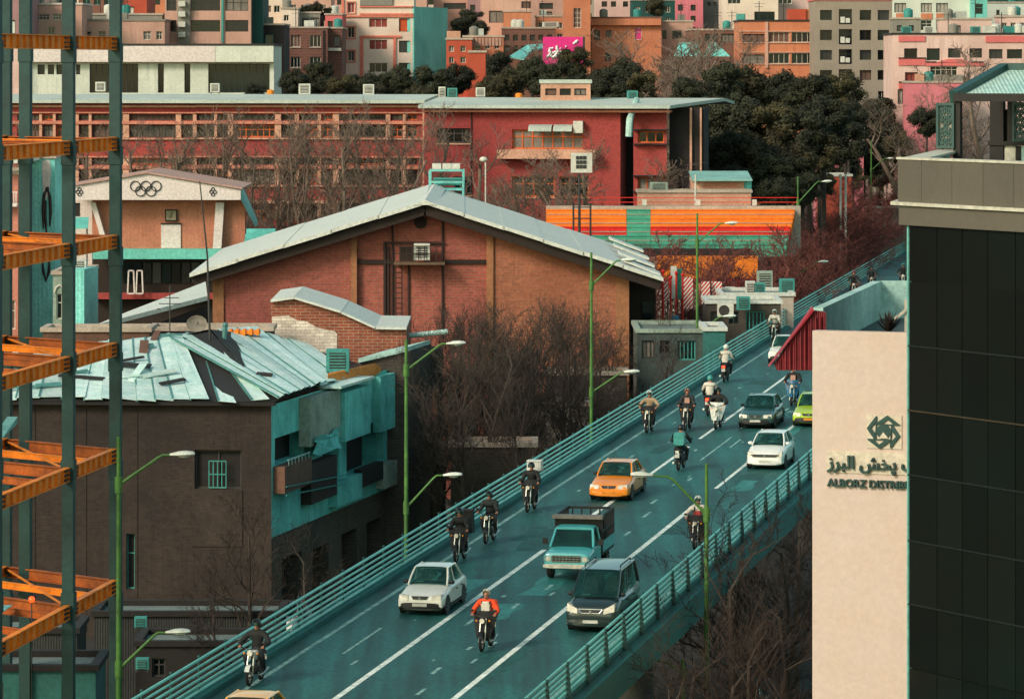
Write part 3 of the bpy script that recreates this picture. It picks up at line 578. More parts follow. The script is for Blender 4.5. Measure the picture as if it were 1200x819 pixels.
for i in range(4):   # slats at the far eave
    m = MB(); p = hf.pt(hf.t(776 - i * 2), zRt + .26 + i * .12, -4 - i * 7.5); m.bar(p, p - hf.u * 2.2 + Vector((0, 0, .85)), 3.2, .12); m.build('roof_slat', MATS['roof_sheet_pale'], hall)
OV = -1.6      # wall plane behind the roof edge
wt0, wt1 = hf.t(247), hf.t(735); tap = hf.t(498)
def zroof(t): return zL + (zA - zL) * t / tap if t < tap else zA + (zRt - zA) * (t - tap) / (hf.len - tap)
secs = [(247, 260, 'pilaster_tan', .12), (260, 410, 'brick_rose', 0), (410, 417, 'pilaster_tan', .15), (417, 570, 'brick_rose', -.25), (570, 578, 'pilaster_tan', .15), (578, 722, 'brick_amber', 0), (722, 738, 'pilaster_tan', .15)]
for x0, x1, mt, o in secs:
    t0, t1 = hf.t(x0), hf.t(x1); pts = [hf.pt(t0, 0, OV), hf.pt(t1, 0, OV), hf.pt(t1, zroof(t1) - .02, OV)] + ([hf.pt(tap, zA - .02, OV)] if t0 < tap < t1 else []) + [hf.pt(t0, zroof(t0) - .02, OV)]
    m = MB(); m.prism([p + hf.n * o for p in pts], -hf.n * (.6 + o)); m.build('pilaster' if 'tan' in mt else 'brick_wall', MATS[mt], hall)
for a, b_ in ((0.3, tap), (tap, hf.len - .3)):     # raking beams under the roof edge
    for dz, o, ht in ((-.45, -.5, .55), (-.3, -1.3, .5)):
        m = MB(); m.bar(hf.pt(a, zroof(a) + dz + .1, o), hf.pt(b_, zroof(b_) + dz + .1, o), .25, ht); m.build('raking_beam', MATS['hall_dark'], hall)
m = MB(); hf.slab(m, (hf.t(738), 0, hf.t(772), zRt + .1), -6, -5); m.build('porch_wall', MATS['hall_dark'], hall)  # deep porch shade under the eave is put into the dark wall colour
m = MB(); hf.slab(m, (hf.t(756), 8.8, hf.t(768), 11.6), -4.99, -4.9); m.build('porch_window', MATS['glass_b'], hall)
m = MB(); hf.slab(m, (wt0 + .7, 0, wt1 - .8, 11), -HB + .6, -HB + 1); hf.slab(m, (wt0, 0, wt0 + .6, zL + .3), -HB + 1, OV - .6); hf.slab(m, (wt1 - .6, 0, wt1, zRt + .3), -HB + 1, OV - .6); m.build('side_wall', MATS['brick_rose'], hall)
m = MB(); m.disc(hf.at(492, 262, OV - .2), hf.n, .38, .12, 20); m.build('round_vent', MATS['hall_dark'], hall)
for x, y0, y1, r in ((518, 243, 400, .06), (459, 262, 400, .06), (450, 286, 400, .09), (454, 290, 400, .07), (478, 310, 400, .05)): m = MB(); m.tube([hf.at(x, y1, OV - .15), hf.at(x, y0, OV - .15)], r, 6); m.build('pipe', MATS['pipe_dark'], hall)
for x0, x1 in ((417.5, 459), (520, 569.5)): m = MB(); hf.slab(m, hf.rect(x0, 306, x1, 311), OV - .25, OV - .1); m.build('string_course', MATS['hall_dark'], hall)
m = MB(); m.bar(hf.at(449, 286, OV - .1), hf.at(520, 286, OV - .1), .12); m.build('header_pipe', MATS['pipe_dark'], hall)
m = MB(); hf.slab(m, hf.rect(461, 308, 521, 311), OV - .2, OV + 1.1); bal = m.build('balcony_slab', mat('slab_tan', '#6d5540', .9, .3), hall)
m = MB()
for x in range(462, 522, 7): m.bar(hf.at(x, 308, OV + 1.05), hf.at(x, 289, OV + 1.05), .05)
for y in (289, 298): m.bar(hf.at(461, y, OV + 1.05), hf.at(521, y, OV + 1.05), .05)
m.build('balcony_rail', MATS['pipe_dark'], bal)
m = MB(); hf.slab(m, hf.rect(467, 291, 484, 307.5), OV - .3, OV - .22); m.build('balcony_opening', MATS['hall_dark'], bal)
m = MB()
for x in (463, 470): m.tube([hf.at(x, 395, OV + .1), hf.at(x, 311, OV + .1)], .035, 5)
for y in range(315, 395, 6): m.tube([hf.at(463, y, OV + .1), hf.at(470, y, OV + .1)], .03, 5)
m.build('ladder', MATS['pipe_dark'], hall)
def cooler(label, c, w_=1.0, h=1.0, d=.9, mt='ac_white', group='rooftop coolers', fan=False, cat='cooler'):
    """evaporative cooler / condenser box standing at c (base centre)"""
    root = thing('roof_cooler' if not fan else 'air_conditioner', label, cat, c, group); c = Vector(c); m = MB(); m.bx(c.x - w_ / 2, c.x + w_ / 2, c.y - d / 2, c.y + d / 2, c.z + .12, c.z + h); m.build('housing', MATS[mt], root)
    m = MB()
    for sx in (-1, 1):
        for sy in (-1, 1): m.bx(c.x + sx * w_ * .42 - .03, c.x + sx * w_ * .42 + .03, c.y + sy * d * .42 - .03, c.y + sy * d * .42 + .03, c.z, c.z + .125)
    m.build('stand', MATS['frame_dark'], root)
    y = c.y - d / 2
    if fan:
        m = MB(); m.ring((c.x - w_ * .1, y - .01, c.z + h * .55), (0, 1, 0), h * .33, .025, 18, 4); m.disc((c.x - w_ * .1, y - .006, c.z + h * .55), (0, 1, 0), h * .31, .008, 16); m.build('fan_grille', MATS['frame_dark'], root)
    else:
        m = MB(); m.bx(c.x - w_ * .36, c.x + w_ * .36, y - .012, y - .001, c.z + h * .24, c.z + h * .88); g = m.build('louvre_recess', MATS['frame_dark'], root); m = MB()
        for i in range(5): z = c.z + h * (.3 + .12 * i); m.bx(c.x - w_ * .35, c.x + w_ * .35, y - .05, y - .013, z, z + h * .045)
        m.build('louvre', MATS[mt], g)
    return root
cooler('white air conditioner on the railed balcony of the brick hall', hf.at(494, 308, OV + .6), .95, 1.1, .6, fan=False, group=None, cat='air conditioner')
# roof plant frame on the ridge of the hall
rp = thing('roof_plant', 'teal pipe rack with fans behind the ridge of the brick hall', 'roof equipment', P(523, 225, 276)); m = MB(); z0, z1 = 17.3, PZ(199, 276)
for x in (504, 543):
    for D in (274, 278): m.bar((PX(x, 276), D, z0 - 1), (PX(x, 276), D, z1), .12)
for z in (z0 + .3, z0 + .8, z1): m.bar((PX(504, 276), 274, z), (PX(543, 276), 274, z), .14)
o = m.build('rack', MATS['tin_teal'], rp); o['kind'] = 'stuff'; m = MB()
for i in range(3): m.tube([(PX(508, 276), 275, z0 + .3 + i * .33), (PX(541, 276), 275, z0 + .3 + i * .33)], .1, 8)
m.build('pipe_bank', MATS['frame_teal'], rp)
for x in (512, 524, 534): m = MB(); m.bx(PX(x, 276) - .3, PX(x, 276) + .3, 275, 276.5, z1 + .06, z1 + .42); m.build('fan_box', MATS['ac_white'], rp)
# ---------------------------------------------------------------- low brick building with whitewashed patch
mat('brick_worn', '#9b4d30', .92, .35, .5, brick=(.5, .16, .018, '#a8907c'), dark='#6a3a2a'); mat('whitewash', '#e6d6c2', .9, .3, 1.2, brick=(.5, .16, .012, '#a8907c'), dark='#9b8a7a'); mat('brick_grey', '#4d443a', .95, .35, .5, brick=(.5, .16, .012, '#5f564a'), streak=.3)
bf = Fac(318, 213, 478, 213); root = thing('brick_annex', 'brick building with white sheet roof and whitewashed patch on its wall', 'building', bf.pt(3, 0, -4))
top = [(318, 354), (345, 350), (400, 367), (440, 385.5), (476, 386)]
m = MB(); q = [bf.at(x, y) for x, y in top]; m.prism([bf.pt(bf.t(318), 0), bf.pt(bf.t(476), 0)] + q[::-1], -bf.n * 9); m.build('wall', MATS['brick_worn'], root)
for (xa, ya), (xb, yb) in zip(top, top[1:]):
    a, b_ = bf.at(xa - .5, ya, .35), bf.at(xb + .5, yb, .35); m = MB(); m.hexa([a + Vector((0, 0, .01)), b_ + Vector((0, 0, .01)), b_ - bf.n * 9.7 + Vector((0, 0, .01)), a - bf.n * 9.7 + Vector((0, 0, .01)), a + Vector((0, 0, .13)), b_ + Vector((0, 0, .13)), b_ - bf.n * 9.7 + Vector((0, 0, .13)), a - bf.n * 9.7 + Vector((0, 0, .13))]); m.build('roof_sheet', MATS['roof_sheet_pale'], root)
m = MB(); fpoly(bf, m, [(319, 371), (338, 370), (348, 375), (360, 377), (372, 384), (392, 388), (395, 391), (395, 418), (319, 418)], .004, .03); m.build('whitewash_patch', MATS['whitewash'], root)
m = MB(); m.tube([bf.at(478, 398, -3), bf.at(524, 393, -3)], .14, 8); m.build('drain_pipe', MATS['concrete_teal'], root)
# dark grey brick building along the street
gf2 = Fac(420, 206.5, 476, 206.5); root = thing('grey_brick_building', 'dark grey brick building with sloped coping beside the street lamp', 'building', gf2.pt(1, 0, -6)); m = MB()
a, b_ = gf2.at(420, 425), gf2.at(476, 412); c_ = b_ + Vector((.2, 1, 0)) * 5.5; d_ = a + Vector((.2, 1, 0)) * 5.5
m.hexa([up(v, 0) for v in (a, b_, c_, d_)] + [a, b_, c_, d_]); m.build('wall', MATS['brick_grey'], root)
m = MB(); e = Vector((0, 0, .004)); h = Vector((0, 0, .22)); m.hexa([v + e for v in (a + gf2.n * .2, b_ + gf2.n * .2, c_, d_)] + [v + h for v in (a + gf2.n * .2, b_ + gf2.n * .2, c_, d_)]); m.build('coping', MATS['concrete_teal'], root)
sf = Fac(478, 207, 520, 222)
for i, (x0, y0, x1, y1) in enumerate(((482, 450, 487, 490), (493, 455, 499, 495), (505, 458, 511, 492), (482, 510, 488, 560), (494, 512, 500, 560))): m = MB(); sf.slab(m, sf.rect(x0, y0, x1, y1), -.2, .06); m.build('window', MATS['glass_b'], root)
m = MB(); q = [sf.pt(-.0, 0, -.02), sf.pt(sf.len, 0, -.02), sf.pt(sf.len, 0, -2.2), sf.pt(0, 0, -2.2)]; m.hexa([up(v, 0) for v in q] + [up(v, 10.7) for v in q]); m.build('street_wall', MATS['brick_grey'], root)
# ---------------------------------------------------------------- brown house with tin roof
mat('brick_brown', '#392d26', .95, .45, .35, brick=(.36, .12, .008, '#41352d'), streak=.8, dark='#221b17'); mat('plaster_teal', '#70cbc0', .88, .42, .7, streak=.8, dark='#3a7d75', fine=.08); mat('plaster_drab', '#98a593', .9, .35, .8, dark='#5a6157'); mat('shade_dark', '#221d19', .9); mat('tin_pale', '#d5e2d6', .45, .3, .9, dark='#82bdb0', objvar=.25, metal=.05); mat('tin_rib', '#4f857c', .5, .3); mat('orange_tarp', '#e8820e', .7, .25); mat('plywood', '#6b4a3a', .9, .3, .8)  # brick_brown: brown brick, with the shade low on the house put into its colour
bhf = Fac(-60, 186, 318, 185); ez0 = bhf.z(200, 470)
house = thing('tin_roof_house', 'brown brick house with patched tin roof and teal plaster street side', 'house', bhf.pt(7, 0, -6)); wr = bhf.rect(228, 527, 283, 573)
w2 = [bhf.rect(148, 625, 158, 690)]
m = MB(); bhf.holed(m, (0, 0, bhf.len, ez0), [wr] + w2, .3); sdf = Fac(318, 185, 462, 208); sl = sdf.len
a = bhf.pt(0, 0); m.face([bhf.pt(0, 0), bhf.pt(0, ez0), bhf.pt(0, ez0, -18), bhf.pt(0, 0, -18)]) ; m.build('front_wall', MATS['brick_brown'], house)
wn = window(bhf, house, wr, 2, 1, MATS['frame_dark'], MATS['shade_dark'], .3, .09); window(bhf, house, w2[0], 1, 2, MATS['frame_teal'], MATS['shade_dark'], .3, .06)
m = MB(); r = bhf.rect(245, 540, 265, 571)
for i in range(5): t = r[0] + (r[2] - r[0]) * i / 4; m.bar(bhf.pt(t, r[1], .04), bhf.pt(t, r[3], .04), .04)
for z in (r[1], (r[1] + r[3]) / 2, r[3]): m.bar(bhf.pt(r[0], z, .04), bhf.pt(r[2], z, .04), .045)
m.build('window_grille', MATS['frame_teal'], wn)
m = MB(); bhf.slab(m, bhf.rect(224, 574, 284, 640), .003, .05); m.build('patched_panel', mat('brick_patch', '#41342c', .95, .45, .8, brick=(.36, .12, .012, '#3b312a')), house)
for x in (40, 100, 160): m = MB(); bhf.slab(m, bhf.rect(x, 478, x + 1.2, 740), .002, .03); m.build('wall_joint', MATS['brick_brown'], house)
# teal street side with openings
sh = [sdf.rect(*q) for q in ((322, 508, 356, 540), (378, 505, 397, 560), (406, 500, 440, 552), (440, 497, 449, 540))]
m = MB(); sdf.holed(m, (0, 4.6, sl, ez0 - .15), sh, .7); m.build('side_wall', MATS['plaster_teal'], house)
for r in sh: m = MB(); sdf.slab(m, (r[0], r[1], r[2], r[3]), -.8, -.7); m.build('dark_opening', MATS['shade_dark'], house)
m = MB(); sdf.holed(m, (0, 0, sl, 4.6), [(2, 0, 5.5, 3.4), (7.5, 0, 10.5, 3.2), (13, 0, 16, 3.3), (18, 0, 21, 3.3)], .8, 0, -.06); m.build('ground_wall', MATS['brick_grey'], house)
for r in ((2, 0, 5.5, 3.4), (7.5, 0, 10.5, 3.2), (13, 0, 16, 3.3), (18, 0, 21, 3.3)): m = MB(); sdf.slab(m, r, -.95, -.86); m.build('shutter', MATS['shade_dark'], house)
for x0, y0, x1, y1, mt, pr, nm in ((350, 461, 386, 517, 'plaster_drab', .55, 'bay'), (386.5, 455, 417, 512, 'plaster_teal', .75, 'bay'), (437, 438, 461, 502, 'plaster_teal', .4, 'bay'), (320, 541, 352, 572, 'plywood', .55, 'balcony_front'), (352.5, 538, 383, 585, 'brick_brown', .5, 'balcony_front'), (385, 560, 414, 588, 'plaster_teal', .45, 'balcony_front'), (414.5, 545, 440, 566, 'shade_dark', .4, 'balcony_front'), (440.5, 540, 461, 568, 'plaster_drab', .5, 'balcony_front')):
    r = sdf.rect(x0, y0, x1, y1); m = MB(); sdf.slab(m, r, .003, pr); m.build(nm, MATS[mt], house)
m = MB()
for i in range(7): t = sdf.t(325 + i * 4); m.bar(sdf.pt(t, sdf.z(340, 541), .53), sdf.pt(t, sdf.z(340, 533), .53), .04)
m.bar(sdf.pt(sdf.t(324), sdf.z(340, 533), .53), sdf.pt(sdf.t(350), sdf.z(340, 533), .53), .05); m.build('balcony_rail', MATS['concrete_teal'], house)
for y in (570, 580): m = MB(); m.bar(sdf.at(320, y, .62), sdf.at(390, y - 14, .62), .05); m.build('balcony_bar', MATS['frame_teal'], house)
# ragged tarpaulin under the bay
m = MB(); rnd = random.Random(11); rows = []
for i in range(5): rows.append([sdf.pt(sdf.t(352 + j * 6) + rnd.uniform(-.2, .2), sdf.z(365, 508 + i * 5) + rnd.uniform(-.15, .15), .68 + rnd.uniform(-.1, .1)) for j in range(6)])
m.grid(rows); m.build('tarpaulin', MATS['plaster_teal'], house)
# tin roof: single sheets, lapped and uneven
rr = random.Random(5)
def sheets(e0, e1, r0, r1, n, ribs=True, skip=()):
    for i in range(n):
        if i in skip: continue
        f0, f1 = i / n, (i + 1.06) / n; q = [e0.lerp(e1, f0), e0.lerp(e1, f1), r0.lerp(r1, f1), r0.lerp(r1, f0)]; nn = (q[1] - q[0]).cross(q[3] - q[0]).normalized(); nn = nn if nn.z > 0 else -nn
        lift = [nn * (.02 + .04 * (i % 2) + rr.uniform(0, .13)) for _ in range(4)]; dn = (q[0] - q[3]).normalized() * rr.uniform(-.3, .35); q[0] = q[0] + dn; q[1] = q[1] + dn
        m = MB(); m.prism([v + l for v, l in zip(q, lift)], nn * .02); o = m.build('tin_sheet', MATS['tin_pale'], house)
        if ribs:
            for g in (.02,): m = MB(); m.bar(q[0].lerp(q[1], g) + nn * .1, q[3].lerp(q[2], g) + nn * .1, .07, .09); m.build('rib', MATS['tin_rib'], o)
eL, eR = bhf.pt(0, ez0 + .02, .4), bhf.at(322, 470, .4); eR.z = ez0 + .02
rL, rR = P(20, 412, 194), P(247, 386, 200); rM = P(186, 398, 197.5)
m = MB(); m.face([eL, eR, rR + Vector((0, 0, -.08)), rM + Vector((0, 0, -.08)), rL + Vector((0, 0, -.08))]); bk = P(300, 392, 208); bk2 = P(462, 435, 208); cR = P(372, 455, 193)
m.face([eR, cR, bk, rR]); m.face([rL, rM, rR, bk, P(40, 410, 208)]); m.face([cR, bk2, P(420, 424, 214), bk]); m.build('roof_deck', MATS['shade_dark'], house)
sheets(eL.lerp(eR, .42), eL.lerp(eR, .80), rL.lerp(rM, .55), rM.lerp(rR, .42), 7, True, ()); sheets(eL, eL.lerp(eR, .42), rL.lerp(rM, -.4), rL.lerp(rM, .55), 6); sheets(eL.lerp(eR, .83), eL.lerp(eR, .985), rM.lerp(rR, .75) + Vector((0, 0, -.3)), rM.lerp(rR, .9) + Vector((0, 0, -.3)), 3, True, (1,))
sheets(rM + Vector((.4, 0, .08)), bk + Vector((0, 0, .3)), eR + Vector((.2, 0, .12)), cR + Vector((.3, .5, .2)), 9)
sheets(cR + Vector((0, 0, .1)), cR.lerp(bk2, .5), bk + Vector((0, 0, .12)), bk.lerp(P(420, 424, 214), .5) + Vector((0, 0, .1)), 5)
for k in range(26):     # loose sheets, planks and holes on the roof
    f, g = rr.uniform(.1, .78), rr.uniform(.12, .95); p = eL.lerp(eR, f).lerp(rL.lerp(rR, f), g) + Vector((0, 0, .22)); a = rr.uniform(-.5, .5) + (1.4 if k % 3 == 0 else 0); ln, wd = rr.uniform(.4, 2.2), rr.uniform(.12, .6); u = Vector((math.cos(a), math.sin(a) * .9, math.sin(a) * .28)).normalized(); v = Vector((-math.sin(a), math.cos(a) * .9, math.cos(a) * .26)).normalized()
    m = MB(); m.prism([p - u * ln / 2 - v * wd / 2, p + u * ln / 2 - v * wd / 2 * rr.uniform(.5, 1), p + u * ln / 2 + v * wd / 2, p - u * ln / 2 + v * wd / 2 * rr.uniform(.4, 1)], (0, 0, .05)); m.build('loose_sheet', MATS[rr.choice(['tin_pale', 'shade_dark', 'plywood', 'tin_rib', 'shade_dark'])], house)
m = MB(); bhf.slab(m, (0, ez0 - .16, bhf.len + .2, ez0), -.02, .45); m.build('eave_board', MATS['shade_dark'], house)
m = MB(); a, b_ = sdf.at(384, 455, 2.0), sdf.at(440, 440, 2.0); c_, d_ = sdf.at(440, 433, -3), sdf.at(384, 440, -3); m.prism([P(384, 444, 196), P(440, 432, 203), P(446, 436, 205), P(436, 442, 202), P(384, 446, 195.5)], (0, .3, .25)); m.build('orange_awning', MATS['orange_tarp'], house)
m = MB(); m.bar(P(300, 445, 191), P(318, 447, 191), 1.2, .7); m.build('skylight', MATS['hall_dark'], house)
m = MB(); m.hexa([sdf.pt(t, ez0 - .1 + z, o) for z in (0, .12) for t, o in ((9.0, .95), (sl - 8, .95), (sl - 8, -.3), (9.0, -.3))]); m.build('bay_roof', MATS['tin_pale'], house)
cooler('teal framed evaporative cooler on the tin roof beside the whitewashed wall', P(396, 438, 199), 1.1, 1.2, 1.0, 'frame_teal')
# dish, antenna, pipes, orange bar on the roof
root = thing('satellite_dish', 'round weathered satellite dish on the tin roof', 'satellite dish', P(232, 392, 201)); m = MB(); c = P(231, 379, 200); rows = []
for i in range(5): rr_ = .52 * i / 4; rows.append([c + Vector((rr_ * math.cos(a * .5236) * 1.0, -.12 + .5 * rr_ * rr_ * -1 + rr_ * .2 * math.sin(a * .5236), rr_ * math.sin(a * .5236) * .8)) for a in range(12)])
m.grid(rows, True); m.build('dish', mat('dish_grey', '#857a6c', .7, .4, 2), root, True); m = MB(); m.tube([c + Vector((0, .1, 0)), P(232, 396, 200.5)], .04, 6); m.tube([c + Vector((0, -.1, 0)), c + Vector((.1, -.5, .1))], .02, 5); m.build('mount', MATS['frame_dark'], root)
root = thing('tv_antenna', 'thin television antenna with cross bars before the sloping white canopy', 'antenna', P(199, 398, 198)); m = MB(); m.tube([P(199, 398, 198), P(199, 335, 198)], .03, 5)
for y, x0, x1 in ((356, 186, 212), (349, 192, 210), (362, 184, 188)): m.tube([P(x0, y, 198), P(x1, y, 198)], .02, 4)
m.build('mast', MATS['frame_dark'], root)
root = thing('whip_antenna', 'tall thin black pole leaning before the pavilion with rings', 'pole', P(246, 400, 198)); m = MB(); m.tube([P(246, 398, 198), P(243, 300, 198), P(234, 212, 198)], [.06, .05, .03], 6); m.build('pole', MATS['frame_dark'], root)
root = thing('vent_pipe', 'short teal vent pipe on the tin roof', 'pipe', P(262, 408, 199)); m = MB(); m.tube([P(262, 408, 199), P(264, 382, 199)], .12, 8); m.ball(P(264, 381, 199), .15, 8); m.build('pipe', MATS['tin_rib'], root)
root = thing('orange_scaffold_beam', 'orange steel beam lying on the roof before the brick hall', 'beam', P(283, 391, 204)); m = MB(); m.bx(PX(266, 204), PX(305, 204), 203.6, 204.4, PZ(391, 204), PZ(387, 204)); 
for i in range(5): x = 269 + i * 8; m.bx(PX(x, 204), PX(x + 3, 204), 203.5, 204.5, PZ(392, 204), PZ(385.5, 204))
m.build('beam', MATS['steel_orange'], root)
# brown parapet roofs between the frame and the hall
for lab, x0, x1, y, D, mt in (('brown low parapet wall in front of the sloping canopy', 50, 175, 389, 205, 'plywood'), ('long dark parapet behind the tin roof', 175, 318, 388, 209, 'brick_grey')):
    f = Fac(x0, D, x1, D); block('parapet_building', lab, f, y, 0, 3, MATS[mt], cat='building')

# dark yard at the foot of the brown house: sheet fence, low sheds, site hut, warning lamps
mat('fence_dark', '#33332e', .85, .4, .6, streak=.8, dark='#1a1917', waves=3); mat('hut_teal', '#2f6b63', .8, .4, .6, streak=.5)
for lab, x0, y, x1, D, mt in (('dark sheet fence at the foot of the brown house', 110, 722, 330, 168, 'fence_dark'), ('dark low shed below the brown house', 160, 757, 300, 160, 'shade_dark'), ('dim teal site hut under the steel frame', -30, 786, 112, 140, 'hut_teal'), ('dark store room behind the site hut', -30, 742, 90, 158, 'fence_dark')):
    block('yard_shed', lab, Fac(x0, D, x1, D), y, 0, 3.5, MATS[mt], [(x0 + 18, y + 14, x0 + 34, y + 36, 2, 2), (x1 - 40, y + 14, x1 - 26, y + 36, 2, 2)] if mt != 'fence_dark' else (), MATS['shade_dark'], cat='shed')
for lab, x, y, D in (('small red warning lamp on the steel frame deck', 37, 702, 126), ('red warning lamp below the steel frame', 85, 745, 134)):
    root = thing('warning_lamp', lab, 'lamp', P(x, y + 4, D)); p = P(x, y, D); m = MB(); m.ball(p, (.1, .1, .1), 10); m.build('lamp_glass', mat('warn_red', '#c03010', .4, emit='#ff3a10', es=2.5), root, True); m = MB(); m.tube([p - Vector((0, 0, .1)), Vector((p.x, p.y, 0))], .02, 5); m.build('stem', MATS['frame_dark'], root)
for lab, x, y, D, mt in (('teal box lamp on the yard wall by the green lamp post', 165, 738, 166, 'frame_teal'), ('small teal box low in the dark yard', 167, 787, 158, 'frame_teal')): cooler(lab, P(x, y, D), .5, .55, .4, mt, None)
# ---------------------------------------------------------------- red school
random.seed(21)
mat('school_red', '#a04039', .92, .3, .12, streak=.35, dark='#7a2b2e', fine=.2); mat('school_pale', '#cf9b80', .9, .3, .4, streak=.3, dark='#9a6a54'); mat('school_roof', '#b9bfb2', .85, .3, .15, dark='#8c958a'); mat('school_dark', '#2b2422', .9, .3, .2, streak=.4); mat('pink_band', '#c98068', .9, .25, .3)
zb = gz(345) - 1
lf = Fac(-40, 350, 497, 345.5); sch = thing('red_school', 'long red school building with pale window piers and flat grey roof', 'school', lf.pt(20, zb, -7))
WX = [(20, 46), (50, 62), (66, 86), (93, 104), (108, 144), (152, 206), (213, 226), (231, 251), (255, 267), (274, 322), (330, 345), (351, 372), (377, 390), (398, 452), (458, 472), (476, 489)]
WR = [(134.5, 141), (147, 161), (186, 193), (199.5, 216), (241, 259)]
zt = lf.z(250, 121.5); rects = [lf.rect(a, c, b_, d) for a, b_ in WX for c, d in WR]
m = MB(); lf.holed(m, (0, zb, lf.len, zt), rects, .35)
for r in rects: m.face([lf.pt(r[0], r[1], -.5), lf.pt(r[2], r[1], -.5), lf.pt(r[2], r[3], -.5), lf.pt(r[0], r[3], -.5)])
m.face([lf.pt(0, zb, -14), lf.pt(lf.len, zb, -14), lf.pt(lf.len, zt, -14), lf.pt(0, zt, -14)]); m.build('wall', MATS['school_red'], sch)
k = 0
for (a, b_) in WX:
    for (c, d) in WR:
        window(lf, sch, lf.rect(a, c, b_, d), max(2, round((b_ - a) / 7)), 1 if d - c < 9 else 2, MATS['frame_dark'] if random.random() < .7 else MATS['frame_orange'], None, .35, .09)
for (a, b_), (c, d) in zip(WX, WX[1:]):
    if c - b_ < 12:
        for y0, y1 in ((133.5, 161.5), (185, 216.5), (240, 259)): strip(lf, sch, 'pier', b_ + .4, y0, c - .4, y1, MATS['school_pale'], .004, .16)
for y0, y1, mt, o in ((123.5, 126, 'school_pale', .35), (131.5, 133, 'pink_band', .3), (142, 145.6, 'pink_band', .28), (161.8, 163.6, 'school_pale', .25), (183, 184.8, 'pink_band', .3), (194, 198, 'pink_band', .28), (217, 219, 'school_pale', .25), (235, 238.5, 'school_pale', .3)):
    for xa, xb in ((-40, 230), (230.2, 497)): strip(lf, sch, 'string_course', xa, y0, xb, y1, MATS[mt], .004, o)
strip(lf, sch, 'corner_pier', 496.2, 122, 505, 300, MATS['school_pale'], .003, .5)
m = MB(); ridge = .45; n_ = lf.n
a, b_ = lf.pt(-1, zt + .03, 1.1), lf.pt(lf.len + .2, zt + .03, 1.1); c_, d_ = lf.pt(lf.len + .2, zt + ridge, -8), lf.pt(-1, zt + ridge, -8); e_, f_ = lf.pt(lf.len + .2, zt + .1, -16), lf.pt(-1, zt + .1, -16)
m.hexa([a, b_, c_, d_] + [v + Vector((0, 0, .28)) for v in (a, b_, c_, d_)]); m.hexa([d_, c_, e_, f_] + [v + Vector((0, 0, .28)) for v in (d_, c_, e_, f_)]); m.build('roof', MATS['school_roof'], sch)
# right wing
rf = Fac(497, 341, 784, 338); wing = thing('school_wing', 'red school wing with balcony, orange framed windows and roof cabin', 'school', rf.pt(10, zb, -7)); zt2 = rf.z(640, 127.5)
RW = [(512, 150.5, 551, 168), (600, 152, 683, 175), (600, 207, 650, 231), (532, 207, 552, 229), (655, 207, 690, 231)]
rects = [rf.rect(*q) for q in RW]; L1 = rf.t(727); m = MB(); rf.holed(m, (0, zb, L1, zt2), rects, .35)
for r in rects: m.face([rf.pt(r[0], r[1], -.5), rf.pt(r[2], r[1], -.5), rf.pt(r[2], r[3], -.5), rf.pt(r[0], r[3], -.5)])
m.face([rf.pt(L1, zb), rf.pt(L1, zb, -4), rf.pt(L1, zt2, -4), rf.pt(L1, zt2)]); m.build('wall', MATS['school_red'], wing)
for q, r, nx, fm in zip(RW, rects, (4, 7, 4, 2, 3), ('frame_dark', 'frame_orange', 'frame_orange', 'frame_dark', 'frame_orange')): window(rf, wing, r, nx, 2, MATS[fm], None, .35, .13, MATS['school_pale'])
strip(rf, wing, 'downpipe', 552, 128, 553.2, 300, MATS['school_dark'], .003, .1)
m = MB(); rf.slab(m, rf.rect(585, 175.5, 700, 186), .003, 1.3); m.build('balcony', MATS['school_pale'], wing)
for x0, x1 in ((621, 648), (650, 672)):
    rows = []; r = rf.rect(x0, 146, x1, 154)
    for i in range(7): a = math.pi / 2 * i / 6; rows.append([rf.pt(t, r[1] + (r[3] - r[1]) * math.cos(a), .1 + 1.0 * math.sin(a)) for t in (r[0], r[2])])
    m = MB(); m.grid(rows); m.build('awning', MATS['school_roof'], wing, True)
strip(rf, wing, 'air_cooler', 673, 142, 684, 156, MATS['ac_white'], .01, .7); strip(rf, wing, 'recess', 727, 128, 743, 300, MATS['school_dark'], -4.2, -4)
R2 = [(746, 154, 777, 168), (746, 208, 777, 224)]
rects = [rf.rect(*q) for q in R2]; m = MB(); rf.holed(m, (rf.t(741), zb, rf.t(780), zt2), rects, .35, 0, -.8); 
for r in rects: m.face([rf.pt(r[0], r[1], -1.3), rf.pt(r[2], r[1], -1.3), rf.pt(r[2], r[3], -1.3), rf.pt(r[0], r[3], -1.3)])
m.build('stair_wall', MATS['school_red'], wing)
for r in rects: window(rf, wing, r, 3, 1, MATS['frame_orange'], None, .35, .12, None, off=-.8)
for y in (152.5, 169.5, 206.5, 225.5): strip(rf, wing, 'string_course', 741, y - .8, 783, y + .8, MATS['school_dark'], -.79, -.3)
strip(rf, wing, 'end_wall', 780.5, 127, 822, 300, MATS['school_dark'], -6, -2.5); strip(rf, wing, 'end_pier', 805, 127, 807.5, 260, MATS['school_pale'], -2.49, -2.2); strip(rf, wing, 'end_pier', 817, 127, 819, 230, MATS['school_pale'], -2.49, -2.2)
strip(rf, wing, 'cornice', 497, 129.2, 786, 131.8, MATS['pink_band'], -1.2, .7)
a, b_ = rf.pt(-.3, zt2 + .02, 1.2), rf.pt(rf.t(787), zt2 + .02, 1.2); c_, d_ = rf.pt(rf.t(837), zt2 + .55, -9), rf.pt(-.3, zt2 + .6, -9); e_, f_ = rf.pt(rf.t(837), zt2 + .2, -18), rf.pt(-.3, zt2 + .2, -18)
